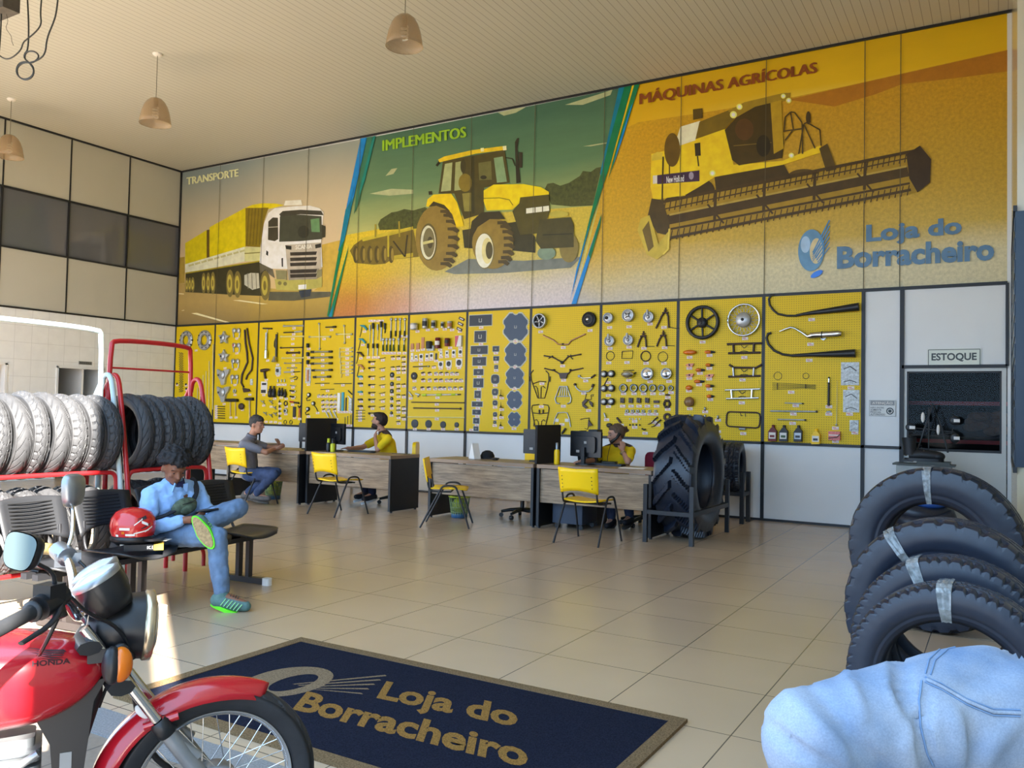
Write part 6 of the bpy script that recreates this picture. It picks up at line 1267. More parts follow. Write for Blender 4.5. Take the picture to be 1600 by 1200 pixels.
# ------------------------------------------------------------------ desks
m_wood, nt, b_ = nodemat('grey_oak_laminate', .42, .45)
tc = N(nt, 'ShaderNodeTexCoord'); mp = N(nt, 'ShaderNodeMapping'); mp.inputs['Scale'].default_value = (1.2, 9, 14)
nt.links.new(tc.outputs['Object'], mp.inputs[0]); n_ = N(nt, 'ShaderNodeTexNoise', Scale=2.4, Detail=8.0, Roughness=.65); nt.links.new(mp.outputs[0], n_.inputs['Vector'])
r_ = N(nt, 'ShaderNodeValToRGB'); r_.color_ramp.elements[0].position = .32; r_.color_ramp.elements[1].position = .7
r_.color_ramp.elements[0].color = rgb(104, 86, 68); r_.color_ramp.elements[1].color = rgb(172, 150, 122); nt.links.new(n_.outputs['Fac'], r_.inputs['Fac']); nt.links.new(r_.outputs['Color'], b_.inputs['Base Color'])
m_woodtop = mat('brown_oak_top', (140, 116, 94), .35, noise=(5, .12))
DH = .765
def desk(label, x0, x1, y0, y1, rz=0, skip=()):
    t = thing('desk', label, 'desk', ((x0 + x1) / 2, (y0 + y1) / 2, 0), rz, 'grey oak desks'); hx, hy = (x1 - x0) / 2, (y1 - y0) / 2
    mb = MB(); mb.rbox((0, 0, DH - .0225), (2 * hx, 2 * hy, .045), .012); mb.build('desk_top', m_woodtop, t)
    mb = MB(); mb.box((0, -hy + .05, .51), (2 * hx - .07, .018, .40)); mb.build('modesty_panel', m_wood, t)
    for s in (-1, 1):
        mb = MB(); mb.box((s * (hx - .02), 0, .37), (.035, 2 * hy - .02, .70)); sp_ = mb.build('side_panel', black_plastic, t)
        for y in (-hy + .06, hy - .06): mb = MB(); mb.lathe([(.018, 0), (.018, .03)], (s * (hx - .02), y, 0), (0, 0, 1), 10, cap=True); mb.build('foot', dark_plastic, sp_)
    return t
desk('desk of the man in the yellow polo, beside the black screen', 6.30, 7.84, -2.60, -1.95)
desk('desk with the calendar card and cap, left half of the right pair', 8.46, 10.02, -2.60, -1.95)
desk('desk of the woman on the phone, beside the tractor tyre', 10.06, 11.52, -2.60, -1.95)
desk('desk where the man in the grey shirt leans', 4.75, 6.25, -2.68, -2.03)
desk('farthest desk, seen behind the tyre rack at left', 2.6, 4.3, -1.75, -1.10)
for x, l in ((6.275, 'left black partition screen between two desks'), (10.04, 'right black partition screen beside the yellow spray bottle')):
    mb = MB(); mb.rbox((0, 0, .235), (.03, .62, .47), .012, axis=0); tag(mb.build('partition_screen', mat('dark_fabric_screen', (36, 35, 36), .8), None, (x, -2.27, DH)), l, 'partition', 'partition screens')
# ------------------------------------------------------------------ monitors and desk clutter
def monitor(label, x, y, rz, w=.44, h=.29, bs=None):
    t = thing('monitor', label, 'monitor', (x, y, DH), rz, 'computer monitors')      # screen towards +y, back towards -y
    R = Matrix.Rotation(-.10, 3, 'X')
    mb = MB(); mb.rbox((0, .02, .25), (w, .03, h), .012, axis=1, R=None); mb.rbox((0, -.005, .245), (w * .7, .03, h * .62), .03, axis=1); mb.build('housing', black_plastic, t)
    mb = MB(); mb.box((0, .037, .255), (w - .03, .004, h - .04)); mb.build('screen', mat('dark_screen', (40, 50, 60), .1), t)
    mb = MB(); mb.box((0, -.03, .11), (.05, .03, .2)); mb.rbox((0, 0, .008), (.22, .16, .016), .05); mb.build('stand', black_plastic, t)
    mb = MB(); mb.box((.02, -.022, .27), (.04, .003, .03)); mb.box((-w * .2, -.022, .16), (.05, .003, .03)); mb.build('sticker', mat('grey_sticker', (150, 150, 148), .5), t)
    for k in range(3): pass
    return t
monitor('black monitor beside the left partition, in front of the yellow polo man', 6.56, -2.25, -.35, .42, .30)
monitor('black monitor left of the left partition, turned to the grey shirt man', 5.98, -2.2, .15, .40, .28)
monitor('black monitor in front of the woman on the phone', 10.52, -2.22, -.25, .48, .31)
monitor('black monitor left of the right partition, on the empty desk', 9.82, -2.12, -.05, .46, .31)
m_ = monitor('monitor frame on the farthest desk behind the grey shirt man', 3.96, -1.35, 2.4, .46, .32)
def kb(label, x, y, rz):
    t = thing('keyboard', label, 'keyboard', (x, y, DH), rz); mb = MB(); mb.rbox((0, 0, .01), (.42, .14, .02), .015); mb.build('case', black_plastic, t)
    mb = MB()
    for r in range(4):
        for c in range(12): mb.box((-.18 + c * .033, -.045 + r * .03, .022), (.027, .024, .006))
    mb.build('keys', dark_plastic, t)['kind'] = 'stuff'
kb('black keyboard under the hand of the yellow polo man', 6.95, -2.15, .1); kb('black keyboard on the desk of the woman', 10.78, -2.12, 0)
for x, y, l in ((9.28, -2.28, 'black mouse and cable on the empty right desk'), (7.2, -2.2, 'black mouse near the elbow of the yellow polo man')):
    mb = MB(); mb.ell((0, 0, .016), (.05, .032, .018)); mb.tube([(-.04, 0, .01), (-.12, .03, .006), (-.2, .01, .006)], .003, 5); tag(mb.build('mouse', black_plastic, None, (x, y, DH)), l, 'mouse')
def bottle(x, y, cb, cc, label, h=.2, nm='spray_bottle', lid=None):
    t = thing(nm, label, 'bottle', (x, y, DH)); mb = MB(); mb.lathe([(.032, 0), (.034, .01), (.034, h * .6), (.026, h * .68)], n=18, cap=True); mb.build('body', cb, t)
    mb = MB(); mb.lathe([(.020, h * .66), (.020, h * .98), (.015, h)], n=14, cap=True); mb.build('cap', cc, t)
bottle(10.22, -2.38, yellow_plastic, grey_metal, 'yellow spray bottle with grey cap beside the right partition', .26)
bottle(6.60, -2.46, black_plastic, mat('lime_label', (190, 200, 40), .4), 'dark bottle with lime top behind the first yellow chair', .19)
bottle(6.70, -2.48, mat('lime_label', (190, 200, 40), .4), black_plastic, 'lime bottle with dark cap behind the first yellow chair', .18)
b = at(937, 705, 1, -1.5)
bottle(b.x, -1.98, mat('blue_canister', (40, 90, 170), .35), mat('blue_cap', (40, 90, 170), .35), 'blue canister with white label left of the woman', .33, 'canister')
cl = thing('desk_calendar', 'tent shaped desk calendar card with yellow print', 'calendar', (8.93, -2.22, DH), -.4)
mb = MB(); mb.prism([(-.07, 0), (.07, 0), (.004, .2), (-.004, .2)], (0, .05, 0), (1, 0, 0), (0, 0, 1), .1); mb.build('card', paper_white, cl)
mb = MB(); mb.add([(-.075, .045, .02), (-.072, -.045, .02), (-.018, -.045, .17), (-.021, .045, .17)], [(0, 1, 2, 3)]); mb.build('print', yellow_plastic, cl)
cp = thing('cap', 'black baseball cap lying on the empty right desk', 'cap', (9.02, -2.05, DH), -.3)
mb = MB(); mb.lathe([(.095, 0), (.094, .04), (.07, .085), (.03, .105), (0, .108)], n=20); mb.build('crown', mat('black_cloth', (26, 26, 28), .85), cp)
mb = MB(); mb.rbox((.12, 0, .008), (.13, .15, .012), .05); mb.build('brim', mat('black_cloth', (26, 26, 28), .85), cp)
mb = MB(); mb.box((0, 0, .002), (.3, .21, .004)); tag(mb.build('paper_sheet', paper_white, None, (11.2, -2.35, DH), .15), 'white paper sheet on the desk right of the woman', 'paper')
mb = MB(); mb.box((0, 0, .003), (.22, .14, .006)); tag(mb.build('notepad', black_plastic, None, (7.62, -2.1, DH), .1), 'dark notepad on the right end of the desk of the yellow polo man', 'notepad')
for i, (x, w, h, l) in enumerate(((10.28, .1, .40, 'slanted black device leaning behind the monitor of the woman'), (10.46, .12, .42, 'tall black box standing behind the monitor of the woman'))):
    mb = MB(); mb.box((0, 0, h / 2), (w, .16, h), 0, R=None); o = mb.build('computer_box', black_plastic, None, (x, -1.80 if i else -1.72, DH - .0)); o.rotation_euler = (0, -.18 if i == 0 else 0, 0); tag(o, l, 'computer')
shelf_ = MB(); shelf_.box((0, 0, DH / 2 - .01), (.40, .3, DH - .02)); tag(shelf_.build('low_cabinet', dark_plastic, None, (10.36, -1.77, 0)), 'low dark cabinet behind the right partition', 'cabinet')
for x, y, m, l in ((2.95, -1.45, black_plastic, 'black pen cup on the farthest desk'),):
    mb = MB(); mb.lathe([(.035, 0), (.03, .04), (.03, .09), (.045, .12)], n=14, cap=True); tag(mb.build('pen_cup', m, None, (x, y, DH)), l, 'cup')
# pedestal under the woman's desk, cable, floor mat under the chair
pd = thing('pedestal_cabinet', 'dark blue pedestal on castors under the desk of the woman', 'cabinet', (10.40, -2.22, 0))
mb = MB(); mb.rbox((0, 0, .315), (.40, .42, .50), .008); mb.build('body', mat('dark_blue_laminate', (44, 54, 70), .45), pd)
for x in (-.16, .16):
    for y in (-.16, .16):
        mb = MB(); mb.lathe([(.028, -.012), (.028, .012)], (x, y, .028), (0, 1, 0), 12, cap=True); mb.box((x, y, .055), (.03, .03, .03)); mb.build('castor', black_plastic, pd)
# waste baskets
def basket(x, y, label):
    t = thing('waste_basket', label, 'waste basket', (x, y, 0), 0, 'mesh waste baskets'); mb = MB(); n = 22
    for k in range(n):
        a = 2 * PI * k / n; mb.tube([(.10 * math.cos(a), .10 * math.sin(a), .02), (.135 * math.cos(a + .15), .135 * math.sin(a + .15), .27)], .004, 5); mb.tube([(.10 * math.cos(a), .10 * math.sin(a), .02), (.135 * math.cos(a - .15), .135 * math.sin(a - .15), .27)], .004, 5)
    for z in (.08, .14, .20): mb.torus((0, 0, z), .10 + .035 * z / .27, .005, n=22, k=5)
    mb.build('mesh_wall', mat('green_grey_mesh', (120, 140, 96), .5), t)
    mb = MB(); mb.torus((0, 0, .275), .138, .010, n=24, k=6); mb.build('rim', mat('lime_rim', (170, 190, 50), .45), t)
    mb = MB(); mb.lathe([(0, .004), (.105, .004), (.108, .06)], n=24); mb.build('base', mat('blue_base', (60, 100, 140), .45), t)
    mb = MB(); mb.ell((0, 0, .16), (.095, .095, .1), n=12, m=7); mb.build('waste_bag', mat('yellow_green_bag', (180, 190, 60), .4), t)
basket(5.42, -2.36, 'mesh waste basket at the feet of the grey shirt man'); basket(8.80, -2.36, 'mesh waste basket behind the yellow chair turned sideways')

# ------------------------------------------------------------------ yellow visitor chairs
def chair(label, x, y, rz):
    t = thing('visitor_chair', label, 'chair', (x, y, 0), rz, 'yellow visitor chairs')       # faces +x
    def slab(name, f, nu, nv, th, parent):
        mb = MB(); P = []
        for s in (0, 1):
            for i in range(nu + 1):
                for j in range(nv + 1):
                    p, nn = f(i / nu, j / nv); P.append(p + nn * (th * (s - .5)))
        q = (nu + 1) * (nv + 1); F = []
        for i in range(nu):
            for j in range(nv):
                a = i * (nv + 1) + j; b = a + 1; c = a + nv + 2; d = a + nv + 1
                F += [(a, d, c, b), (q + a, q + b, q + c, q + d)]
        for i in range(nu):
            for j in (0, nv):
                a = i * (nv + 1) + j; d = (i + 1) * (nv + 1) + j; F.append((a, d, q + d, q + a) if j else (a, q + a, q + d, d))
        for j in range(nv):
            for i in (0, nu):
                a = i * (nv + 1) + j; b = a + 1; F.append((a, q + a, q + b, b) if i else (a, b, q + b, q + a))
        mb.add(P, F, 0, True); return mb.build(name, yellow_plastic, parent)
    def fseat(u, v):
        w = .225 - .02 * (2 * abs(u - .5)) ** 3; yy = (v - .5) * 2
        return Vector((-.19 + .42 * u, yy * w, .445 + .018 * yy * yy - .03 * max(0, u - .75) ** 1.2 * 4 * .5)), Vector((0, 0, 1))
    slab('seat', fseat, 8, 8, .014, t)
    def fback(u, v):
        yy = (v - .5) * 2; top = .80 + .012 * abs(yy); bot = .535 + .035 * (1 - yy * yy)
        z = bot + (top - bot) * u
        return Vector((-.225 - .05 * (z - .53) / .27 - .035 * (1 - yy * yy), yy * (.225 + .012 * u), z)), Vector((1, 0, .2)).normalized()
    bk = slab('backrest', fback, 6, 10, .012, t)
    mb = MB()
    for s in (-1, 1):
        for z in (.60, .64, .68, .72): mb.lathe([(0, 0), (.006, 0), (.006, .002), (0, .002)], (-.2525 - .05 * (z - .53) / .27 + .002 - .035 * (1 - .76 * .76) + .0, s * .175, z), (-1, 0, .1), 8)
    mb.build('rivets', black_plastic, bk)
    for s in (-1, 1):
        y0, y1 = s * .215, s * .265
        mb = MB(); mb.tube(smooth_path([(-.30, y1, 0), (-.07, y0 + s * .03, .46), (-.03, y0 + s * .03, .50), (.09, y0 + s * .03, .50), (.13, y0 + s * .03, .46), (.28, y1, 0)], 2), .0115, 8); mb.build('leg_frame', black_metal, t)
        mb = MB(); mb.tube(smooth_path([(.05, s * .205, .425), (-.16, s * .205, .425), (-.215, s * .205, .45), (-.235, s * .205, .60)], 2), .011, 8); mb.build('back_support', black_metal, t)
    mb = MB(); mb.tube([(.05, -.24, .425), (.05, .24, .425)], .010, 8); mb.tube([(-.1, -.24, .425), (-.1, .24, .425)], .010, 8); mb.build('seat_frame', black_metal, t)
    return t
chair('yellow chair in front of the desk of the yellow polo man', 7.36, -3.06, PI / 2 - .12)
chair('yellow chair turned sideways beside the calendar desk', 9.10, -3.05, .50)
chair('yellow chair in front of the desk of the woman on the phone', 11.02, -3.15, PI / 2 - .03)
c0 = at(386, 782, 2, 0)
GX, GY, GR = at(391, 765, 1, -3.0).x, -3.0, PI / 2 - .12
chair('yellow chair on which the man in the grey shirt sits', GX, GY, GR)
# ------------------------------------------------------------------ office chairs of the staff
def office(label, x, y, rz, mb_, back=True, bh=.98):
    t = thing('office_chair', label, 'office chair', (x, y, 0), rz, 'staff office chairs')
    mb = MB()
    for k in range(5):
        a = 2 * PI * k / 5 + .3; mb.tube([(0, 0, .11), (.16 * math.cos(a), .16 * math.sin(a), .10), (.28 * math.cos(a), .28 * math.sin(a), .075)], [.03, .024, .018], 8)
    mb.build('star_base', black_plastic, t)
    for k in range(5):
        a = 2 * PI * k / 5 + .3; mb = MB(); mb.lathe([(.028, -.02), (.03, -.005), (.03, .005), (.028, .02)], (.28 * math.cos(a), .28 * math.sin(a), .03), (-math.sin(a), math.cos(a), 0), 12, cap=True); mb.build('castor', black_plastic, t)
    mb = MB(); mb.tube([(0, 0, .09), (0, 0, .42)], .027, 10); mb.build('gas_column', black_plastic, t)
    mb = MB(); mb.rbox((0, 0, .45), (.44, .44, .06), .09); mb.build('seat', mb_, t)
    mb = MB(); mb.rbox((-.24, 0, bh - .19), (.05, .40, .34), .08, axis=0); mb.build('backrest', mb_, t); mb = MB(); mb.tube([(-.1, 0, .42), (-.26, 0, .45), (-.27, 0, bh - .2)], .018, 8); mb.build('back_support', black_metal, t)
office('staff chair with yellow back under the yellow polo man', 7.22, -1.62, PI + .5, yellow_plastic, bh=.93)
office('empty staff chair with yellow back at the calendar desk', 9.45, -1.85, -PI / 2 - .3, yellow_plastic, bh=.93)
office('staff chair with dark red back behind the woman', 11.02, -1.55, -PI / 2 - .4, mat('dark_red_fabric', (120, 22, 52), .8), bh=.93)

# ------------------------------------------------------------------ waiting bench with four black seats
BA = .11
bench = thing('waiting_bench', 'row of four black perforated seats on a steel beam by the tyre racks', 'bench', (9.78, -7.53, 0), BA)
m_seat = mat('black_bench_plastic', (40, 41, 44), .36)
BY = (-.78, -.26, .26, .78)
for i, y in enumerate(BY):
    mb = MB(); P = []; n1, n2 = 10, 8
    for s in (0, 1):
        for a in range(n1 + 1):
            for b in range(n2 + 1):
                u = a / n1; v = b / n2 * 2 - 1
                w = .235 * (1 - max(0, (u - .72) / .28) ** 3 * .35)
                P.append((-.20 + .42 * u, y + v * w, .405 + .022 * v * v - .035 * math.sin(u * PI) * (1 - v * v) - (.03 * max(0, (u - .8) / .2) ** 2) - .012 * s))
    q = (n1 + 1) * (n2 + 1); F = []
    for a in range(n1):
        for b in range(n2):
            k = a * (n2 + 1) + b; F += [(k, k + n2 + 1, k + n2 + 2, k + 1), (q + k, q + k + 1, q + k + n2 + 2, q + k + n2 + 1)]
    rim_ = [b for b in range(n2 + 1)] + [a * (n2 + 1) + n2 for a in range(1, n1 + 1)] + [n1 * (n2 + 1) + b for b in range(n2 - 1, -1, -1)] + [a * (n2 + 1) for a in range(n1 - 1, 0, -1)]
    F += [(rim_[k], rim_[(k + 1) % len(rim_)], q + rim_[(k + 1) % len(rim_)], q + rim_[k]) for k in range(len(rim_))]
    mb.add(P, F, 0, True); mb.build('seat', m_seat, bench)
    mb = MB(); P = []
    for s in (0, 1):
        for a in range(n1 + 1):
            for b in range(n2 + 1):
                u = a / n1; v = b / n2 * 2 - 1; w = .22 + .015 * u
                bot = .50 + .05 * (1 - v * v); top = .79 - .015 * v * v
                z = bot + (top - bot) * u
                P.append((-.24 - .10 * (z - .5) / .3 - .04 * (1 - v * v) - .012 * s, y + v * w, z))
    mb.add(P, F, 0, True); bk = mb.build('backrest', m_seat, bench)
    mb = MB()
    for r in range(9): mb.box((-.298 - .10 * (r * .022) / .3 + .013 + .0, y, .575 + r * .022), (.004, .30, .006))
    mb.build('slots', mat('slot_black', (14, 14, 15), .6), bk)
    for s in (-1, 1):
        mb = MB(); mb.tube(smooth_path([(.0, y + s * .17, .375), (-.2, y + s * .17, .375), (-.27, y + s * .17, .42), (-.285, y + s * .17, .60)], 2), .011, 8); mb.build('back_support', black_metal, bench)
mb = MB(); mb.box((-.04, -.05, .355), (.05, 1.95, .035)); mb.box((.06, -.05, .355), (.05, 1.95, .035)); mb.build('beam', black_metal, bench)
for y in (-.80, -.24, .80):
    mb = MB()
    mb.box((-.04, y, .19), (.035, .045, .33)); mb.box((.06, y, .19), (.035, .045, .33)); mb.rbox((.02, y, .03), (.46, .05, .045), .02); lg_ = mb.build('leg', mat('dark_brown_steel', (52, 46, 44), .4), bench)
    for fx, fw in ((.245, .07), (-.21, .05)): mb = MB(); mb.rbox((fx, y, .028), (fw, .06, .055), .02); mb.build('foot_cap', paper_white, lg_)
# helmet and box on the second seat
hp = bench.matrix_basis @ Vector((.02, -.24, .425))
bx_o = thing('packaged_box', 'flat black and yellow parts box under the red helmet', 'box', (9.93, -7.80, .425), .9)
mb = MB(); mb.box((0, 0, .02), (.24, .14, .04)); mb.build('carton', black_plastic, bx_o)
mb = MB(); mb.box((.09, 0, .0205), (.0605, .1405, .0405)); mb.build('yellow_end', mat('mustard_card', (170, 140, 50), .5), bx_o)
mb = MB(); text_on(mb, 'K1', (.02, -.0712, .01), (.035, 0, 0), (0, 0, .02), bold=.03); mb.build('lettering', paper_white, bx_o)
mb = MB(); mb.box((0, 0, 0), (.12, .09, .002)); pp = mb.build('folded_paper', paper_white, None, (9.96, -7.70, .478), .5); tag(pp, 'folded white paper under the edge of the red helmet', 'paper')
hm = thing('motorcycle_helmet', 'red motorcycle helmet with white stickers on the bench', 'helmet', (9.86, -7.84, .468), .5)
mb = MB(); prof = [(.118, .045), (.128, .08), (.132, .12), (.125, .165), (.100, .205), (.06, .228), (0, .236)]
mb.lathe(prof, n=32); mb.v = [(x * 1.12, y, z) for x, y, z in mb.v]; mb.build('shell', mat('red_helmet_paint', (196, 36, 36), .2, coat=.6), hm)
mb = MB(); mb.lathe([(.10, 0), (.122, .012), (.128, .035), (.120, .05), (.100, .05)], n=32); mb.v = [(x * 1.12, y, z) for x, y, z in mb.v]; mb.rbox((.15, 0, .03), (.11, .19, .014), .06); mb.build('trim', black_plastic, hm)
mb = MB(); mb2 = MB()
def on_helmet(t, z, w, h, dst, sk=0):
    vs = []
    for i in range(5):
        for j in (0, 1):
            tt = t + (i / 4 - .5) * w / .13; zz = z + (j - .5) * h + sk * (i / 4 - .5)
            r = None
            for k in range(len(prof) - 1):
                if prof[k][1] <= zz <= prof[k + 1][1]: r = prof[k][0] + (prof[k + 1][0] - prof[k][0]) * (zz - prof[k][1]) / (prof[k + 1][1] - prof[k][1])
            r = (r or .12) + .0015; vs.append((r * 1.12 * math.cos(tt), r * math.sin(tt), zz))
    dst.add(vs, [(2 * i, 2 * i + 2, 2 * i + 3, 2 * i + 1) for i in range(4)])
va = -1.18
for t, z, w, h, sk in ((va - .35, .105, .06, .016, 0), (va - .1, .066, .055, .014, 0), (va + .55, .14, .04, .018, -.02), (va - .75, .06, .02, .014, 0), (va + .4, .085, .09, .008, .02), (va + .25, .15, .05, .008, .04), (va + .75, .10, .05, .010, .03)): on_helmet(t, z, w, h, mb, sk)
mb.build('sticker', paper_white, hm); on_helmet(va - .42, .08, .018, .018, mb2); mb2.build('round_sticker', amber, hm)
mb = MB(); on_helmet(va + .45, .17, .06, .02, mb, .02); on_helmet(va + .6, .12, .06, .008, mb, .03); mb.build('graphic', dark_plastic, hm)
# ------------------------------------------------------------------ people
def remesh(o, vox, it=5, disp=None):
    m = o.modifiers.new('one_surface', 'REMESH'); m.mode = 'VOXEL'; m.voxel_size = vox; m.use_smooth_shade = True
    s = o.modifiers.new('relax', 'SMOOTH'); s.iterations = it; s.factor = .5
    if disp:
        tx = bpy.data.textures.new('folds', 'CLOUDS'); tx.noise_scale = disp[0]; tx.noise_depth = 2
        d = o.modifiers.new('folds', 'DISPLACE'); d.texture = tx; d.strength = disp[1]; d.mid_level = .5; d.texture_coords = 'LOCAL'
    return o
def hand(mb, w, d, n, side, curl=.6, s=1.0):
    """palm and five fingers; n = palm normal (fingers curl towards it), side=+1/-1 puts the thumb"""
    d = d.normalized(); n = (n - d * n.dot(d)).normalized(); t = d.cross(n) * side
    mb.chain([w, w + d * .045 * s], [.026 * s, .028 * s], 8)
    for k, L in enumerate((.072, .08, .075, .058)):
        off = (k - 1.5) * -.019 * s
        mb.chain([w + d * .03 * s + t * off * .6, w + d * .085 * s + t * off], [.014 * s, .012 * s], 8)
        p = w + d * .085 * s + t * off; dd = d.copy(); pts = [p]
        for seg in (.45, .32, .23):
            dd = (dd * math.cos(curl * .7 + k * .03) + n * math.sin(curl * .7 + k * .03)).normalized(); n2 = n - dd * n.dot(dd)
            p = p + dd * L * s * seg; pts.append(p)
        mb.chain(pts, [.0105 * s, .0098 * s, .009 * s, .008 * s], 8)
    th = w + d * .02 * s + t * .024 * s
    mb.chain([th, th + (d * .6 + t * .7 + n * .2).normalized() * .038 * s, th + (d * .9 + t * .45 + n * .45).normalized() * .068 * s], [.013 * s, .011 * s, .009 * s], 8)

def person(label, J, sty, root, rz=0.0, vox=.009, name='person'):
    """J: joints in world space.  sty: colours and lengths"""
    g = lambda k: V(*J[k]) - root
    hs = sty.get('head', 1.0)
    F = V(*J['look']).normalized(); U = Vector((0, 0, 1)); U = (U - F * U.dot(F)).normalized(); S = U.cross(F)
    if 'tilt' in sty: U = (U + S * sty['tilt']).normalized(); S = U.cross(F)
    h = g('head'); H = lambda f, s, u: h + (F * f + S * s + U * u) * hs
    RM = Matrix((F, S, U)).transposed()
    sk = mat(sty['skin_name'], sty['skin'], .5, spec=.4)
    b = MB(); th = sty.get('bulk', 1.0)
    b.chain([g('pelvis'), g('chest')], [.10 * th, .115 * th]); b.chain([g('chest'), g('neck')], [.09, .055]); b.chain([g('neck'), H(-.02, 0, -.05)], [.055 * hs, .052 * hs], 10)
    b.ell(H(-.012, 0, .02), (.098 * hs, .076 * hs, .105 * hs), 0, RM, 16, 12); b.ell(H(.022, 0, -.045), (.066 * hs, .058 * hs, .07 * hs), 0, RM, 14, 10); b.ell(H(.06, 0, -.085), (.028 * hs, .03 * hs, .022 * hs), 0, RM)
    b.chain([H(.082, 0, .018), H(.104, 0, -.018)], [.009 * hs, .015 * hs], 8); b.ell(H(.086, 0, -.018), (.018 * hs, .02 * hs, .012 * hs), 0, RM)
    b.ell(H(.078, 0, -.052), (.014 * hs, .026 * hs, .008 * hs), 0, RM); b.ell(H(.074, 0, -.064), (.014 * hs, .022 * hs, .008 * hs), 0, RM); b.ell(H(.078, 0, .04), (.014 * hs, .052 * hs, .010 * hs), 0, RM)
    for s in (-1, 1): b.ell(H(-.012, s * .08, -.008), (.02 * hs, .011 * hs, .032 * hs), 0, RM); b.ell(H(.06, s * .04, -.02), (.02 * hs, .02 * hs, .02 * hs), 0, RM)
    for q in 'LR':
        b.chain([g('chest'), g('sh' + q)], [.07, .055]); b.chain([g('sh' + q), g('el' + q), g('wr' + q)], [.048 * th, .040 * th, .027]); b.chain([g('pelvis'), g('hip' + q), g('kn' + q), g('an' + q)], [.09, .078, .055, .04]); b.chain([g('an' + q), g('to' + q)], [.038, .026])
        dd = V(*J['hd' + q]); hand(b, g('wr' + q), dd, V(*J['hn' + q]), (1 if q == 'L' else -1) * sty.get('thumb' + q, 1), sty.get('curl' + q, .5), sty.get('hand', 1.0))
    o = remesh(b.build(name, sk, None, root), vox, 3); tag(o, label, 'person')
    # eyes, lips
    e = MB(); i = MB(); 
    for s in (-1, 1): e.ell(H(.073, s * .033, .012), (.010 * hs, .012 * hs, .005 * hs), 0, RM, 10, 7); i.ell(H(.083, s * .034, .010), (.004 * hs, .006 * hs, .006 * hs), 0, RM, 8, 6); i.chain([H(.083, s * .02, .036), H(.078, s * .055, .034)], [.004 * hs, .003 * hs], 6)
    
    if not sty.get('shut'): e.build('eyes', mat('eye_white', (170, 160, 150), .3), o)
    i.build('iris_and_brow', mat('dark_brow', (34, 26, 24), .6), o)
    l = MB(); l.ell(H(.085, 0, -.056), (.010 * hs, .024 * hs, .007 * hs), 0, RM, 10, 6); l.build('lips', mat('lips_%s' % sty['skin_name'], tuple(int(v * .78) for v in sty['skin']), .45), o)
    # hair
    hb = MB(); random.seed(sty.get('seed', 1)); hl = sty['hair']
    if hl == 'curly':
        for k in range(170):
            t = random.uniform(0, 2 * PI); u = random.uniform(-.25, 1); c = math.sqrt(max(0, 1 - u * u)); f = math.cos(t) * c
            if f > .45 and u < .42: continue
            if u < .05 and f > .0: continue
            hb.ell(H(-.02 + f * .112, math.sin(t) * c * .098, .045 + u * .105), (.026 * hs,) * 3, 0, None, 7, 5)
    else:
        hb.ell(H(-.030, 0, .038), (.098 * hs, .084 * hs, .106 * hs), 0, RM, 16, 10)
        if hl == 'short': hb.ell(H(-.01, 0, .075), (.098 * hs, .076 * hs, .062 * hs), 0, RM)
        if hl == 'quiff': hb.ell(H(.0, 0, .09), (.095 * hs, .07 * hs, .05 * hs), 0, RM); hb.ell(H(.07, 0, .095), (.035 * hs, .05 * hs, .03 * hs), 0, RM)
        if hl == 'bun': hb.ell(H(-.12, -.02, .05), (.045 * hs,) * 3, 0, RM); hb.ell(H(.0, .0, .085), (.08 * hs, .07 * hs, .04 * hs), 0, RM); [hb.ell(H(-.15 + random.uniform(-.03, .03), random.uniform(-.05, .03), .05 + random.uniform(-.03, .04)), (.02 * hs,) * 3, 0, None, 7, 5) for k in range(8)]
    remesh(hb.build('hair', mat('hair_%s' % hl, sty['hair_col'], .75, noise=(60, .3)), o), vox, 1 if hl == 'curly' else 3, (.022, .035) if hl == 'curly' else (.02, .016))
    if sty.get('beard'):
        bb = MB(); bb.ell(H(.022, 0, -.058), (.070 * hs, .062 * hs, .062 * hs), 0, RM); bb.ell(H(.065, 0, -.092), (.03 * hs, .034 * hs, .024 * hs), 0, RM); bd = bb.build('beard', mat('beard_brown', (62, 46, 38), .8), o)
    # shirt
    c = MB(); k = sty.get('fit', 1.0)
    wd = sty.get('chestw', .085)
    ax = (g('shL') - g('shR')); ax.normalize()
    for a, bq, r in (('pelvis', 'chest', .125), ):
        P, Q = g(a), g(bq)
        for s in (-1, 0, 1): c.chain([P + ax * s * wd * .7, P.lerp(Q, .5) + ax * s * wd * .8, Q + ax * s * wd], [r * k * .95, r * k, r * k * .98])
    c.chain([g('shR'), g('neck').lerp(g('chest'), .25), g('shL')], [.068 * k, .085 * k, .068 * k])
    for q in 'LR':
        e_ = g('el' + q); w_ = g('wr' + q); s_ = g('sh' + q)
        if sty['sleeve'] == 'long': c.chain([s_, s_.lerp(e_, .5), e_, w_.lerp(e_, .12)], [.072 * k, .066 * k, .060 * k, .043 * k])
        else: c.chain([s_, s_.lerp(e_, .68)], [.070 * k, .062 * k])
    so = remesh(c.build('shirt', mat(sty['shirt_name'], sty['shirt'], .8, noise=(9, .06), spec=.2), o), vox * 1.15, 4, sty.get('folds', (.09, .014)))
    if sty['shirt_name'] == 'yellow_polo':
        c = MB(); bk = (g('chest') - F * .3 - g('chest')); bk.z = 0; bk.normalize()
        for q in 'LR': s_ = g('sh' + q); c.chain([s_.lerp(g('neck'), .75) + Vector((0, 0, .002)) + bk * .02, s_.lerp(g('neck'), .2) + Vector((0, 0, .014)) + bk * .02], [.070, .060])
        remesh(c.build('shoulder_panel', mat(sty['collar_name'], sty['collar'], .8), o), vox, 3)
    # collar
    c = MB(); nk = g('neck'); up = (h - nk).normalized(); c.lathe([(.074, -.03), (.078, .0), (.068, .034), (.062, .03), (.066, 0)], nk, up + F * -.15, 20, closed=True)
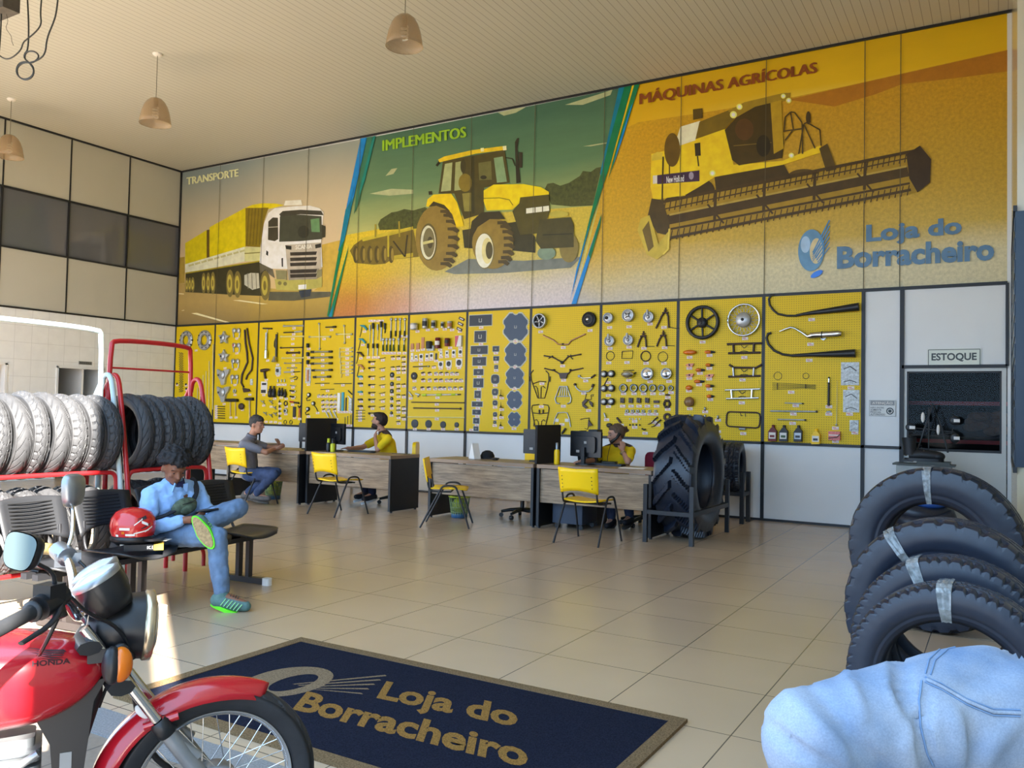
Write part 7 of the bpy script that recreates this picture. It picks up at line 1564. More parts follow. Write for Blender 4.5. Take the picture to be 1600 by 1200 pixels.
    c.build('collar', mat(sty['collar_name'], sty['collar'], .8), o)
    # trousers and shoes
    c = MB(); c.chain([g('pelvis'), g('pelvis') + V(0, 0, .05)], [.125, .115])
    for q in 'LR': c.chain([g('pelvis').lerp(g('hip' + q), .6), g('hip' + q), g('hip' + q).lerp(g('kn' + q), .55), g('kn' + q), g('kn' + q).lerp(g('an' + q), .5), g('an' + q).lerp(g('kn' + q), .12)], [.105, .098, .088, .070, .064, .056])
    remesh(c.build('trousers', mat(sty['trouser_name'], sty['trousers'], .85, noise=(14, .22), spec=.15), o), vox * 1.15, 4, (.06, .020))
    for q in 'LR':
        a, t = g('an' + q), g('to' + q); d = (t - a); dn = d.normalized(); n_ = V(*J['sole' + q]) if 'sole' + q in J else Vector((0, 0, -1)); n_ = (n_ - dn * n_.dot(dn)).normalized()
        c = MB(); c.chain([a - n_ * .01, a + n_ * .035 - dn * .02], [.046, .05]); c.chain([a + n_ * .03, a.lerp(t, .55) + n_ * .025, t + n_ * .01], [.052, .048, .036])
        sh = remesh(c.build('shoe', mat(sty['shoe_name'], sty['shoe'], .6, noise=(30, .2)), o), vox, 3)
        sd_ = dn.cross(n_); c = MB(); pl_ = []
        for kk in range(20):
            tt = 2 * PI * kk / 20; pl_.append((math.cos(tt) * sty.get('sole_len', .150) * (1 if math.cos(tt) > 0 else .95), math.sin(tt) * (.050 if math.cos(tt) > -.2 else .044)))
        cc = a.lerp(t, .42) + n_ * .058
        c.prism(pl_, cc, dn, sd_, .026 * (1 if dn.cross(sd_).dot(n_) > 0 else -1)); sl_ = c.build('sole', mat(sty['sole_name'], sty['sole'], .6), sh)
        if 'stripe' in sty:
            c = MB()
            for kk in range(6):
                for s in (-1, 1): p = a.lerp(t, .15 + .13 * kk); c.tube([p + sd_ * s * .053 + n_ * .045, p + dn * .02 + sd_ * s * .047 - n_ * .008], .0035, 5)
            c.build('stripes', mat('lime_stripe', (150, 214, 150), .5), sh)
            c = MB()
            for kk in range(4): p = a.lerp(t, .28 + .10 * kk) - n_ * .028; c.tube([p + sd_ * .024, p - sd_ * .024 + dn * .012], .004, 5)
            c.build('laces', dark_plastic, sh)
            c = MB(); pl2 = [(x * .9, y * .86) for x, y in pl_]; c.prism(pl2, cc + n_ * .0275, dn, sd_, .004 * (1 if dn.cross(sd_).dot(n_) > 0 else -1)); c.build('tread', mat('tan_outsole', (160, 134, 92), .7, noise=(60, .3)), sh)
    return o
Rt = Vector((9.72, -7.43, 0))
W_ = lambda x, y, z: (Rt.x + x, Rt.y + y, z)
Jy = dict(pelvis=W_(.0, 0, .50), chest=W_(.035, -.015, .715), neck=W_(.06, -.04, .83), head=W_(.10, -.07, .945), look=(.80, -.22, -.50), shL=W_(.04, .165, .765), shR=W_(.04, -.205, .755), elR=W_(.09, -.27, .53), wrR=W_(.295, -.125, .60), elL=W_(.17, .20, .56), wrL=W_(.345, .07, .635),
          hdR=(.8, .5, .1), hnR=(-.2, .5, .8), hdL=(.62, .60, .22), hnL=(.3, -.2, -.9), hipR=W_(.05, -.09, .485), knR=W_(.515, -.03, .495), anR=W_(.585, -.03, .10), toR=W_(.735, .05, .045), hipL=W_(.05, .09, .49), knL=W_(.45, .21, .665), anL=W_(.41, -.06, .575), toL=W_(.50, -.035, .455), soleL=(.60, -.80, -.12))
ym = person('young man in pale blue shirt and jeans sitting cross-legged, looking at a phone', Jy, dict(skin_name='skin_brown', skin=(132, 88, 66), hair='curly', hair_col=(24, 22, 24), shirt_name='pale_blue_shirt', shirt=(150, 188, 236), collar_name='navy_collar', collar=(38, 42, 84), trouser_name='blue_denim', trousers=(100, 122, 150), shoe_name='grey_green_shoe', shoe=(84, 116, 112), sole_name='lime_sole', sole=(104, 226, 30), sleeve='long', stripe=1, shut=1, sole_len=.138, fit=.96, chestw=.075, curlR=1.0, curlL=.25, folds=(.055, .026), head=.96), Rt, vox=.0075)
# bag, strap and phone
mb = MB(); nk = V(*Jy['neck']) - Rt
for s in (-1, 1): mb.prism([(0, 0), (.05, .012), (.06, -.05), (.012, -.07)], nk + Vector((.055, s * .012, -.005)), (.55, s * .83, .1), (.35, 0, 1), .008)
mb.build('collar_tip', mat('pale_blue_shirt', (150, 188, 236), .8), ym)
wb_ = thing('chest_bag', 'small camouflage waist bag worn across the chest of the young man', 'bag', (Rt.x + .175, Rt.y - .035, .675))
mb = MB(); mb.ell((0, 0, 0), (.045, .105, .062), 0, Matrix.Rotation(.25, 3, 'X'), 16, 10); mb.build('pouch', mat('camouflage_cloth', (78, 90, 72), .8, noise=(28, .55)), wb_)
mb = MB(); mb.ell((.032, .01, -.012), (.026, .07, .036), 0, Matrix.Rotation(.25, 3, 'X'), 14, 8); mb.build('front_pocket', mat('camouflage_cloth', (78, 90, 72), .8, noise=(28, .55)), wb_)
mb = MB(); mb.tube([(.046, -.05, .022), (.052, .01, .034), (.04, .06, .042)], .003, 5); mb.build('zip', black_plastic, wb_)
mb = MB(); mb.tube(smooth_path([(.0, .07, .03), (-.03, .13, .10), (-.09, .15, .17), (-.14, .16, .18)], 2), .02, 8, flat=.3); mb.tube(smooth_path([(0, -.08, -.02), (-.03, -.16, -.06), (-.10, -.22, -.075), (-.17, -.22, -.06)], 2), .035, 8, flat=.3); mb.build('strap', mat('black_webbing', (30, 31, 36), .8), wb_)
mb = MB(); mb.rbox((0, 0, 0), (.075, .15, .01), .012); ph = mb.build('mobile_phone', black_plastic, None, (Rt.x + .395, Rt.y - .02, .66)); ph.rotation_euler = (.1, -.35, -.6); tag(ph, 'black mobile phone held in both hands by the young man', 'phone')

def at3(x, y, Y): return tuple(at(x, y, 1, Y))
D_ = lambda x, y, z: (x, y, z)
# man in grey at the left desk
Jg = dict(head=at3(402, 664, -2.92), neck=at3(393, 682, -2.95), chest=at3(386, 702, -2.97), pelvis=at3(389, 738, -2.98), look=(.95, .25, -.12), shR=at3(381, 694, -3.12), shL=at3(391, 691, -2.78), elR=at3(416, 707, -2.95), wrR=at3(429, 701, -2.72), elL=at3(423, 700, -2.6), wrL=at3(436, 698, -2.55), hdR=(.7, .6, .25), hnR=(-.3, .6, .4), hdL=(.3, -.4, .6), hnL=(-.6, -.4, .3),
          hipR=at3(391, 742, -3.07), hipL=at3(393, 740, -2.90), knR=at3(428, 741, -3.06), knL=at3(432, 738, -2.92), anR=at3(398, 774, -3.02), toR=at3(420, 778, -2.98), anL=at3(383, 772, -2.92), toL=at3(402, 773, -2.88))
person('man in a grey polo shirt and jeans leaning on the left desk', Jg, dict(skin_name='skin_tan', skin=(176, 128, 104), hair='short', hair_col=(58, 56, 54), shirt_name='grey_polo', shirt=(128, 128, 138), collar_name='grey_collar', collar=(112, 112, 122), trouser_name='dark_denim', trousers=(58, 72, 102), shoe_name='grey_shoe', shoe=(78, 74, 72), sole_name='dark_sole', sole=(58, 54, 50), sleeve='short', head=1.04, seed=2, chestw=.07), Vector((V(*Jg['pelvis']).x, -2.98, 0)), vox=.012)
# man in the yellow polo
Jm = dict(head=at3(592, 659, -1.66), neck=at3(599, 677, -1.64), chest=at3(604, 694, -1.64), pelvis=at3(609, 726, -1.62), look=(-.93, -.30, .22), shL=at3(606, 686, -1.83), shR=at3(594, 685, -1.47), elL=at3(590, 706, -1.93), wrL=at3(586, 684, -1.86), elR=at3(566, 699, -1.72), wrR=at3(548, 701, -1.98), hdL=(.05, .15, .95), hnL=(.6, .5, .1), hdR=(-.85, -.35, .0), hnR=(0, 0, -1), hipL=at3(605, 730, -1.72), hipR=at3(600, 728, -1.55), knL=at3(580, 740, -2.0), knR=at3(574, 738, -1.85), anL=at3(582, 773, -1.98), anR=at3(570, 770, -1.85), toL=at3(568, 778, -2.12), toR=at3(556, 775, -2.0))
for k_ in ('elL', 'wrR', 'elR'):
    p = Jm[k_]; Jm[k_] = (p[0], p[1], max(p[2], DH + .035))
yo = person('bearded man in a yellow polo resting his chin on his hand at a desk', Jm, dict(skin_name='skin_light', skin=(186, 138, 116), hair='quiff', hair_col=(44, 32, 28), beard=1, shirt_name='yellow_polo', shirt=(232, 200, 34), collar_name='brown_collar', collar=(70, 50, 46), trouser_name='navy_denim', trousers=(36, 40, 60), shoe_name='black_trainer', shoe=(30, 30, 36), sole_name='white_sole', sole=(200, 200, 200), sleeve='short', head=1.04, seed=3, chestw=.07, curlR=.2, curlL=.7), Vector((V(*Jm['pelvis']).x, -1.62, 0)), vox=.011)
# woman on the phone
Jw = dict(head=at3(962, 680, -1.64), neck=at3(965, 697, -1.62), chest=at3(962, 715, -1.62), pelvis=at3(963, 752, -1.6), look=(-.70, -.68, -.12), shR=at3(941, 706, -1.68), shL=at3(985, 705, -1.58), elR=at3(928, 724, -1.85), wrR=at3(914, 727, -2.06), elL=at3(981, 725, -1.82), wrL=at3(973, 705, -1.74), hdL=(-.05, .12, .95), hnL=(-.5, .6, 0), hdR=(-.6, -.6, -.05), hnR=(0, 0, -1), hipR=at3(952, 756, -1.65), hipL=at3(976, 756, -1.55), knR=at3(952, 775, -2.0), knL=at3(980, 775, -1.95), anR=at3(956, 812, -1.95), anL=at3(984, 808, -1.85), toR=at3(948, 820, -2.08), toL=at3(976, 815, -2.0))
for k_ in ('elL', 'wrR', 'elR'):
    p = Jw[k_]; Jw[k_] = (p[0], p[1], max(p[2], DH + .035))
wo = person('woman in a yellow polo talking on a desk phone', Jw, dict(skin_name='skin_fair', skin=(196, 146, 124), hair='bun', hair_col=(96, 74, 58), shirt_name='yellow_polo', shirt=(232, 200, 34), collar_name='brown_collar', collar=(70, 50, 46), trouser_name='mid_denim', trousers=(60, 70, 96), shoe_name='black_trainer', shoe=(30, 30, 36), sole_name='dark_sole', sole=(58, 54, 50), sleeve='short', head=1.04, seed=4, curlL=.9, curlR=.3, chestw=.06), Vector((V(*Jw['pelvis']).x, -1.6, 0)), vox=.011)
mb = MB(); q = V(*Jw['wrL']); hq = V(*Jw['head']); Fd = V(-.70, -.68, -.12).normalized()
A = hq + Vector((.075, -.055, .02)); B = hq + Fd * .10 + Vector((.055, -.03, -.075)); mb.tube([A, A.lerp(B, .5) + Vector((.03, -.03, 0)), B], [.024, .016, .024], 10)
o = mb.build('telephone_handset', black_plastic); tag(o, 'dark telephone handset held to the ear of the woman', 'telephone')
mb = MB(); E_ = Vector((10.72, -2.0, DH + .02)); mb.tube(smooth_path([B, B.lerp(E_, .5) + Vector((0, -.05, -.03)), E_], 2), .004, 6); mb.build('cord', black_plastic, o)
mb = MB(); mb.rbox((0, 0, .02), (.18, .2, .04), .02); tag(mb.build('telephone_base', black_plastic, None, (10.74, -1.98, DH), .3), 'black telephone base between the woman and her monitor', 'telephone')
mb = MB(); wl = V(*Jw['wrL']); ax_ = (V(*Jw['elL']) - wl).normalized(); mb.torus(wl + ax_ * .03, .033, .006, ax_, 18, 6); mb.lathe([(0, 0), (.018, 0), (.018, .008), (0, .008)], wl + ax_ * .03 + Vector((-.02, -.028, 0)), (-.5, -.8, 0), 12); tag(mb.build('wrist_watch', mat('gold_watch', (212, 190, 140), .3, .7), None), 'pale gold watch on the raised wrist of the woman', 'watch')

# ------------------------------------------------------------------ person in pale denim in the right foreground
def dp(x, y, d): return CAM + ray(x, y) * d
Jd = dict(sh=dp(1512, 1118, 1.16), el=dp(1266, 1152, 1.07), wr=dp(1352, 1390, 1.12), sh2=dp(1965, 1100, 1.24), neck=dp(1745, 1040, 1.22), chest=dp(1735, 1270, 1.19), pel=dp(1735, 1620, 1.16), head=dp(1765, 840, 1.25))
rt = Vector((Jd['pel'].x, Jd['pel'].y, 0)); G = lambda k: Jd[k] - rt
b = MB(); b.chain([G('pel'), G('chest'), G('neck'), G('head') - Vector((0, 0, .08))], [.12, .12, .06, .055]); b.ell(G('head'), (.08, .1, .115)); b.ell(G('head') + Vector((0, .04, -.07)), (.055, .065, .06)); b.chain([G('head') + Vector((0, .1, .0)), G('head') + Vector((0, .118, -.03))], [.010, .014])
for s in (-1, 1): b.ell(G('head') + Vector((s * .082, 0, -.01)), (.012, .02, .03))
b.chain([G('chest'), G('sh'), G('el'), G('wr')], [.06, .05, .042, .028]); hand(b, G('wr'), Vector((.6, .5, -.2)), Vector((.2, .2, -1)), -1, .5)
w2 = G('sh2') + Vector((.03, .2, -.42)); b.chain([G('chest'), G('sh2'), G('sh2') + Vector((.1, 0, -.27)), w2], [.06, .05, .042, .028]); hand(b, w2, Vector((-.4, .7, -.1)), Vector((0, .2, -1)), 1, .5)
legs = []
for s in (-1, 1): legs.append([G('pel') + Vector((s * .09, .03, -.02)), G('pel') + Vector((s * .17, .46, -.04)), Vector((s * .17, .50, .09))]); b.chain([G('pel')] + legs[-1], [.1, .08, .055, .04])
pd_ = remesh(b.build('person', mat('skin_tan', (176, 128, 104), .5), None, rt), .011, 3); tag(pd_, 'person in a pale blue denim jacket seated at lower right, elbow out', 'person')
hb = MB(); hb.ell(G('head') + Vector((0, -.02, .025)), (.088, .104, .108)); hb.build('hair', mat('hair_short', (58, 56, 54), .75, noise=(60, .3)), pd_)
c = MB(); rv = (G('sh2') - G('sh')).normalized()
def u_(t, dz=0): return G('sh').lerp(G('sh2'), t) + Vector((0, 0, dz))
c.chain([G('pel') - rv * .08, G('chest') - rv * .10, u_(.22, -.05)], [.15, .145, .105], 16); c.chain([G('pel') + rv * .08, G('chest') + rv * .10, u_(.78, -.05)], [.15, .145, .105], 16); c.chain([G('pel'), G('chest'), G('neck') - Vector((0, 0, .06))], [.16, .155, .11], 16)
c.chain([u_(.10, -.015), u_(.28, .010), G('neck') - Vector((0, 0, .045)), u_(.72, .01), G('sh2')], [.072, .070, .078, .070, .076], 16)
c.chain([G('sh') + rv * .04, G('sh'), G('sh').lerp(G('el'), .5), G('sh').lerp(G('el'), .85), G('el'), G('el').lerp(G('wr'), .3), G('wr').lerp(G('el'), .1)], [.094, .092, .078, .068, .064, .062, .05], 18)
c.chain([G('sh2'), G('sh2') + Vector((.1, 0, -.27)), w2 + Vector((0, 0, .02))], [.082, .066, .05], 14)
m_denim, nt, b_ = nodemat('pale_blue_denim', .85, .2)
tc = N(nt, 'ShaderNodeTexCoord'); n1 = N(nt, 'ShaderNodeTexNoise', Scale=7.0, Detail=3.0); n2 = N(nt, 'ShaderNodeTexNoise', Scale=420.0, Detail=2.0); nt.links.new(tc.outputs['Object'], n1.inputs['Vector']); nt.links.new(tc.outputs['Object'], n2.inputs['Vector'])
r_ = N(nt, 'ShaderNodeValToRGB'); r_.color_ramp.elements[0].position = .35; r_.color_ramp.elements[1].position = .65; r_.color_ramp.elements[0].color = rgb(96, 122, 156); r_.color_ramp.elements[1].color = rgb(146, 158, 176); nt.links.new(n1.outputs['Fac'], r_.inputs['Fac'])
mr = N(nt, 'ShaderNodeMapRange'); mr.inputs[1].default_value = .3; mr.inputs[2].default_value = .7; mr.inputs[3].default_value = .86; mr.inputs[4].default_value = 1.08; nt.links.new(n2.outputs['Fac'], mr.inputs[0])
ml = N(nt, 'ShaderNodeVectorMath'); ml.operation = 'SCALE'; nt.links.new(r_.outputs['Color'], ml.inputs[0]); nt.links.new(mr.outputs[0], ml.inputs['Scale']); nt.links.new(ml.outputs[0], b_.inputs['Base Color'])
jk = remesh(c.build('denim_jacket', m_denim, pd_), .0075, 10, (.085, .006))
c = MB()
for L_ in legs: c.chain([G('pel')] + L_, [.14, .1, .075, .06], 14)
remesh(c.build('trousers', mat('blue_denim', (76, 112, 166), .85, noise=(14, .22), spec=.15), pd_), .014, 3)
for L_ in legs:
    c = MB(); c.chain([L_[2] - Vector((0, .02, .02)), L_[2] + Vector((0, .15, -.045))], [.05, .04]); remesh(c.build('shoe', mat('black_trainer', (30, 30, 36), .6), pd_), .012, 2)
c = MB(); c.lathe([(.085, -.02), (.09, .03), (.082, .06), (.075, .05)], G('neck'), (0, -.1, 1), 20, closed=True); c.build('collar', m_denim, pd_)
bpy.context.view_layer.update(); dg = bpy.context.evaluated_depsgraph_get(); me = bpy.data.meshes.new_from_object(jk.evaluated_get(dg)); jk.modifiers.clear(); jk.data = me
# cloth folds of the bent sleeve and the back, pressed into the mesh
FOLD = (([(1258, 1066), (1288, 1095), (1307, 1117), (1341, 1162), (1375, 1195), (1400, 1230)], -.010, 11), ([(1196, 1128), (1234, 1162), (1262, 1182), (1310, 1204)], -.011, 10), ([(1403, 1036), (1409, 1075), (1424, 1112)], -.016, 16), ([(1386, 1030), (1390, 1075), (1412, 1125)], .008, 10), ([(1448, 1085), (1440, 1134), (1450, 1180), (1460, 1240)], -.014, 12), ([(1230, 1085), (1262, 1120), (1310, 1170), (1340, 1230)], .008, 11), ([(1318, 1040), (1330, 1075), (1350, 1120)], .008, 10), ([(1500, 1080), (1550, 1045), (1610, 1005)], -.010, 22), ([(1490, 1110), (1498, 1150), (1496, 1210)], .010, 14), ([(1520, 1120), (1530, 1170), (1520, 1230)], -.009, 16), ([(1590, 1125), (1548, 1170), (1520, 1230)], .009, 14), ([(1425, 1130), (1415, 1170), (1432, 1215)], .008, 10))
for v in me.vertices:
    p = rt + v.co - CAM; z = p.dot(CF)
    if z < .2: continue
    x = 800 + FPX * p.dot(CRT) / z; y = 600 - FPX * p.dot(CUP) / z
    if x < 1150 or x > 1680 or y > 1300 or v.normal.dot(p) > 0: continue
    d_ = 0.0
    for pl_, am, wd_ in FOLD:
        best = 1e9; tb_ = 0
        for i in range(len(pl_) - 1):
            ax, ay = pl_[i]; bx_, by = pl_[i + 1]; L2_ = (bx_ - ax) ** 2 + (by - ay) ** 2; t = max(0, min(1, ((x - ax) * (bx_ - ax) + (y - ay) * (by - ay)) / L2_)); q = math.hypot(x - ax - t * (bx_ - ax), y - ay - t * (by - ay))
            if q < best: best = q; tb_ = (i + t) / (len(pl_) - 1)
        if best < 3 * wd_: d_ += am * math.exp(-(best / wd_) ** 2) * (.35 + .65 * math.sin(PI * min(1, max(0, tb_ * .9 + .05))))
    v.co += v.normal * d_
me.update()
bv = BVHTree.FromPolygons([rt + v.co for v in me.vertices], [list(p.vertices) for p in me.polygons])
def seam(px, r, name, m):
    P = []
    for i in range(len(px) - 1):
        for k in range(8):
            x = px[i][0] + (px[i + 1][0] - px[i][0]) * k / 8; y = px[i][1] + (px[i + 1][1] - px[i][1]) * k / 8
            hit = bv.ray_cast(CAM, ray(x, y).normalized())
            if hit[0] is not None: P.append(hit[0] + hit[1] * .0006 - rt)
    if len(P) > 3: mb = MB(); mb.tube(P, r, 6); mb.build(name, m, pd_)
m_st = mat('denim_stitching', (104, 132, 168), .8)
seam([(1500, 1004), (1474, 1010), (1452, 1030), (1445, 1056)], .0012, 'stitching', m_st); seam([(1510, 1008), (1482, 1014), (1461, 1032), (1453, 1058)], .0012, 'stitching', m_st)
seam([(1445, 1058), (1470, 1068), (1510, 1092), (1552, 1108), (1600, 1110)], .0012, 'stitching', m_st); seam([(1445, 1066), (1470, 1077), (1510, 1101), (1552, 1118), (1600, 1120)], .0012, 'stitching', m_st)
seam([(1447, 1062), (1470, 1073), (1510, 1096), (1552, 1113), (1600, 1115)], .0028, 'yoke_seam', m_denim); seam([(1440, 1064), (1436, 1095), (1438, 1135), (1449, 1180), (1460, 1199)], .0014, 'stitching', m_st)
sl2 = thing('stool', 'stool under the person in denim, mostly outside the photo', 'stool', (rt.x, rt.y, 0)); mb = MB(); mb.lathe([(.17, .40), (.18, .41), (.18, .44), (.16, .455)], n=24, cap=True); mb.build('seat', black_plastic, sl2)
for s in ((-.12, -.12), (.12, -.12), (-.12, .12), (.12, .12)): mb = MB(); mb.tube([(s[0], s[1], .41), (s[0] * 1.3, s[1] * 1.3, 0)], .012, 8); mb.build('leg', black_metal, sl2)
# ------------------------------------------------------------------ red motorcycle in the left foreground (local x forward, y left)
MO = Vector((12.93, -9.66, 0)); MH = math.radians(58)
bike = thing('motorcycle', 'red motorcycle with chrome spoked front wheel parked in the left foreground', 'motorcycle', MO, MH)
bm_red = mat('red_tank_paint', (176, 22, 34), .22, coat=.7); chrome_d = mat('worn_chrome', (190, 190, 192), .18, 1.0); alu_g = mat('grey_cast_alloy', (140, 143, 146), .42, .6, noise=(20, .1))
AX = Vector((-.05, 0, .290))
def B(name, mb, m, par=None): return mb.build(name, m, par or bike)
# front wheel
tm = tyre_mesh('front_tyre', .292, .082, .222, 'moto', 200, rubber, .006); ty = bpy.data.objects.new('tyre', tm); COL.objects.link(ty); ty.parent = bike; ty.location = AX
mb = MB(); mb.lathe([(.226, -.022), (.216, -.020), (.206, -.010), (.206, .010), (.216, .020), (.226, .022), (.222, .012), (.214, 0), (.222, -.012)], AX, (0, 1, 0), 72, closed=True); rim_o = B('rim', mb, chrome)
mb = MB()
for k in range(36):
    a = 2 * PI * k / 36; s = 1 if k % 2 else -1; t = a + (.62 if (k // 2) % 2 else -.62)
    mb.tube([AX + Vector((.055 * math.cos(t), s * .028, .055 * math.sin(t))), AX + Vector((.208 * math.cos(a), s * .004, .208 * math.sin(a)))], .0017, 5)
B('spokes', mb, chrome)
mb = MB(); mb.lathe([(0, -.05), (.022, -.05), (.024, -.036), (.062, -.034), (.068, -.026), (.068, .026), (.062, .034), (.02, .04), (0, .04)], AX, (0, 1, 0), 32); hub_o = B('hub', mb, alu_g)
mb = MB()
for k in range(12): mb.lathe([(0, 0), (.0045, 0), (.0045, .004), (0, .004)], AX + Vector((.055 * math.cos(k * PI / 6), -.034, .055 * math.sin(k * PI / 6))), (0, -1, 0), 8)
B('hub_holes', mb, black_metal, hub_o)
# fork
FT = Vector((-.405, 0, .80)); fd = (FT - AX).normalized(); fm = AX + fd * .27
for s, nm in ((-1, 'right'), (1, 'left')):
    o_ = Vector((0, s * .078, 0))
    mb = MB(); mb.tube([AX + o_ + fd * .22, FT + o_], .0145, 14); B('fork_tube', mb, chrome_d)
    mb = MB(); mb.tube([AX + o_ - fd * .03, AX + o_ + fd * .03, AX + o_ + fd * .25], [.026, .024, .022], 14); mb.tube([AX + o_ + fd * .15 + Vector((.03, 0, .0)), AX + o_ + fd * .2 + Vector((.012, 0, 0))], .014, 8); mb.lathe([(0, 0), (.020, 0), (.020, .02), (0, .02)], AX + o_ * 1.0 - Vector((0, .03 if s < 0 else -.01, 0)), (0, 1, 0), 14); sl_ = B('fork_slider', mb, alu_g)
    mb = MB(); mb.lathe([(.024, 0), (.027, .005), (.027, .04), (.020, .05)], AX + o_ + fd * .24, fd, 16); B('dust_seal', mb, black_plastic, sl_)
for d_, r_ in ((.42, .035), (.56, .032)):
    mb = MB(); c_ = AX + fd * d_; mb.tube([c_ + Vector((-.02, -.10, 0)), c_ + Vector((-.035, 0, 0)), c_ + Vector((-.02, .10, 0))], r_, 8, flat=.6); B('fork_clamp', mb, black_metal)
# fender
mb = MB(); P = []; nA, nB = 40, 12
for i in range(nA + 1):
    a = math.radians(62 + 112 * i / nA); ends = min(1, math.sqrt(i / nA / .16) - .35, (1 - i / nA) / .06 + .35)
    for j in range(nB + 1):
        v = (j / nB) * 2 - 1; w = .066 * (.55 + .45 * ends); r = .325 + .012 * math.cos(a * 2.2) - .050 * abs(v) ** 2.6
        P.append(AX + Vector((r * math.cos(a), v * w, r * math.sin(a))))
F = [(i * (nB + 1) + j, i * (nB + 1) + j + 1, (i + 1) * (nB + 1) + j + 1, (i + 1) * (nB + 1) + j) for i in range(nA) for j in range(nB)]
mb.add(P, F, 0, True); fen = B('front_fender', mb, bm_red); so_ = fen.modifiers.new('thickness', 'SOLIDIFY'); so_.thickness = .003
mb = MB(); a = math.radians(128); mb.ell(AX + Vector((.325 * math.cos(a), -.045, .325 * math.sin(a))), (.028, .006, .014), 0, Matrix.Rotation(.75, 3, 'Y')); B('white_sticker', mb, paper_white, fen)
mb = MB(); mb.tube([AX + Vector((.30 * math.cos(2.3), -.07, .30 * math.sin(2.3))), AX + Vector((.27 * math.cos(2.0), -.08, .27 * math.sin(2.0)))], .012, 8); B('fender_bracket', mb, bm_red, fen)
# headlight, dials, signals
HC = Vector((-.245, 0, .775)); hx = Vector((1, 0, -.06)).normalized()
mb = MB(); mb.lathe([(0, -.155), (.045, -.150), (.070, -.125), (.084, -.085), (.090, -.035), (.092, 0)], HC, hx, 36); hl_ = B('headlight', mb, black_plastic)
mb = MB(); mb.lathe([(.092, -.012), (.097, -.008), (.097, .012), (.088, .016)], HC, hx, 36); B('bezel', mb, mat('tan_chrome_rim', (190, 176, 150), .25, .8), hl_)
mb = MB(); mb.lathe([(.088, .012), (.06, .024), (0, .030)], HC, hx, 30); B('lens', mb, mat('headlight_lens', (200, 200, 196), .08, spec=.8), hl_)
for s in (-1, 1):
    mb = MB(); mb.lathe([(0, 0), (.020, 0), (.020, .014), (.012, .016), (0, .016)], HC + Vector((-.07, s * .088, -.04)), (0, s, 0), 16); mb.box(HC + Vector((-.10, s * .088, -.05)), (.10, .012, .035)); B('headlight_ear', mb, black_metal, hl_)
cu = Vector((-.46, 0, .82)).normalized(); CB = Vector((-.338, 0, .850)); ca = Vector((-.50, 0, .86)).normalized()
mb = MB()
for s in (-1, 1): mb.lathe([(0, -.02), (.050, -.015), (.062, .02), (.066, .06), (.064, .085)], CB + Vector((0, s * .052, 0)), ca, 28)
mb.box(CB + ca * .03 + Vector((0, 0, 0)), (.10, .08, .07)); cl_ = B('instrument_cluster', mb, black_plastic)
mb = MB()
for s in (-1, 1): mb.lathe([(.066, .078), (.067, .092), (.058, .096)], CB + Vector((0, s * .052, 0)), ca, 28)
B('dial_ring', mb, grey_metal, cl_)
mb = MB()
for s in (-1, 1): mb.lathe([(.060, .094), (.035, .104), (0, .107)], CB + Vector((0, s * .052, 0)), ca, 28)
B('dial_glass', mb, mat('pale_dial_glass', (196, 200, 200), .08, spec=.8), cl_)
for s in (-1, 1):
    c_ = Vector((-.325, s * .155, .715)); mb = MB(); mb.tube([c_ + Vector((-.01, -s * .085, .01)), c_ + Vector((-.005, -s * .03, 0))], .011, 8); mb.ell(c_ + Vector((-.012, 0, 0)), (.026, .034, .050), 0, None, 16, 10); sg = B('turn_signal', mb, black_plastic)
    mb = MB(); mb.ell(c_ + Vector((.008, 0, 0)), (.030, .031, .046), 0, None, 16, 10); B('amber_lens', mb, amber, sg)
# handlebar, grips, levers, mirrors
bar = [(-.60, -.40, .880), (-.505, -.285, .905), (-.455, -.20, .920), (-.425, -.09, .835), (-.415, 0, .815), (-.425, .09, .835), (-.445, .19, .945), (-.485, .28, .955), (-.535, .40, .945)]
mb = MB(); mb.tube(smooth_path(bar, 2), .0125, 12); hb_ = B('handlebar', mb, chrome)
mb = MB(); mb.tube([(-.625, -.43, .874), (-.60, -.40, .880), (-.515, -.295, .903)], [.021, .0175, .0175], 14); mb.lathe([(.0175, 0), (.026, .002), (.026, .008), (.0175, .01)], (-.515, -.295, .903), (-.6, -.74, -.1), 16); B('grip', mb, rubber, hb_)
mb = MB(); mb.tube([(-.545, .43, .942), (-.49, .30, .954)], .0175, 14); B('grip', mb, mat('tan_grip', (150, 126, 70), .6), hb_)
mb = MB(); mb.tube([(-.507, -.285, .905), (-.462, -.215, .922)], .030, 14); mb.box((-.485, -.255, .935), (.05, .05, .045), 0, .85); mb.tube([(-.47, -.24, .90), (-.46, -.25, .87)], .018, 8); B('switch_housing', mb, black_plastic, hb_)
mb = MB(); mb.tube([(-.45, .20, .944), (-.475, .265, .956)], .028, 14); mb.box((-.45, .23, .935), (.07, .05, .04)); B('switch_housing', mb, grey_metal, hb_)
mb = MB(); mb.tube(smooth_path([(-.455, -.235, .915), (-.47, -.31, .875), (-.535, -.40, .855)], 2), .008, 8, flat=.6); B('brake_lever', mb, black_metal, hb_)
mb = MB(); mb.tube(smooth_path([(-.43, .23, .94), (-.42, .31, .93), (-.46, .40, .92)], 2), .007, 8, flat=.6); B('clutch_lever', mb, grey_metal, hb_)
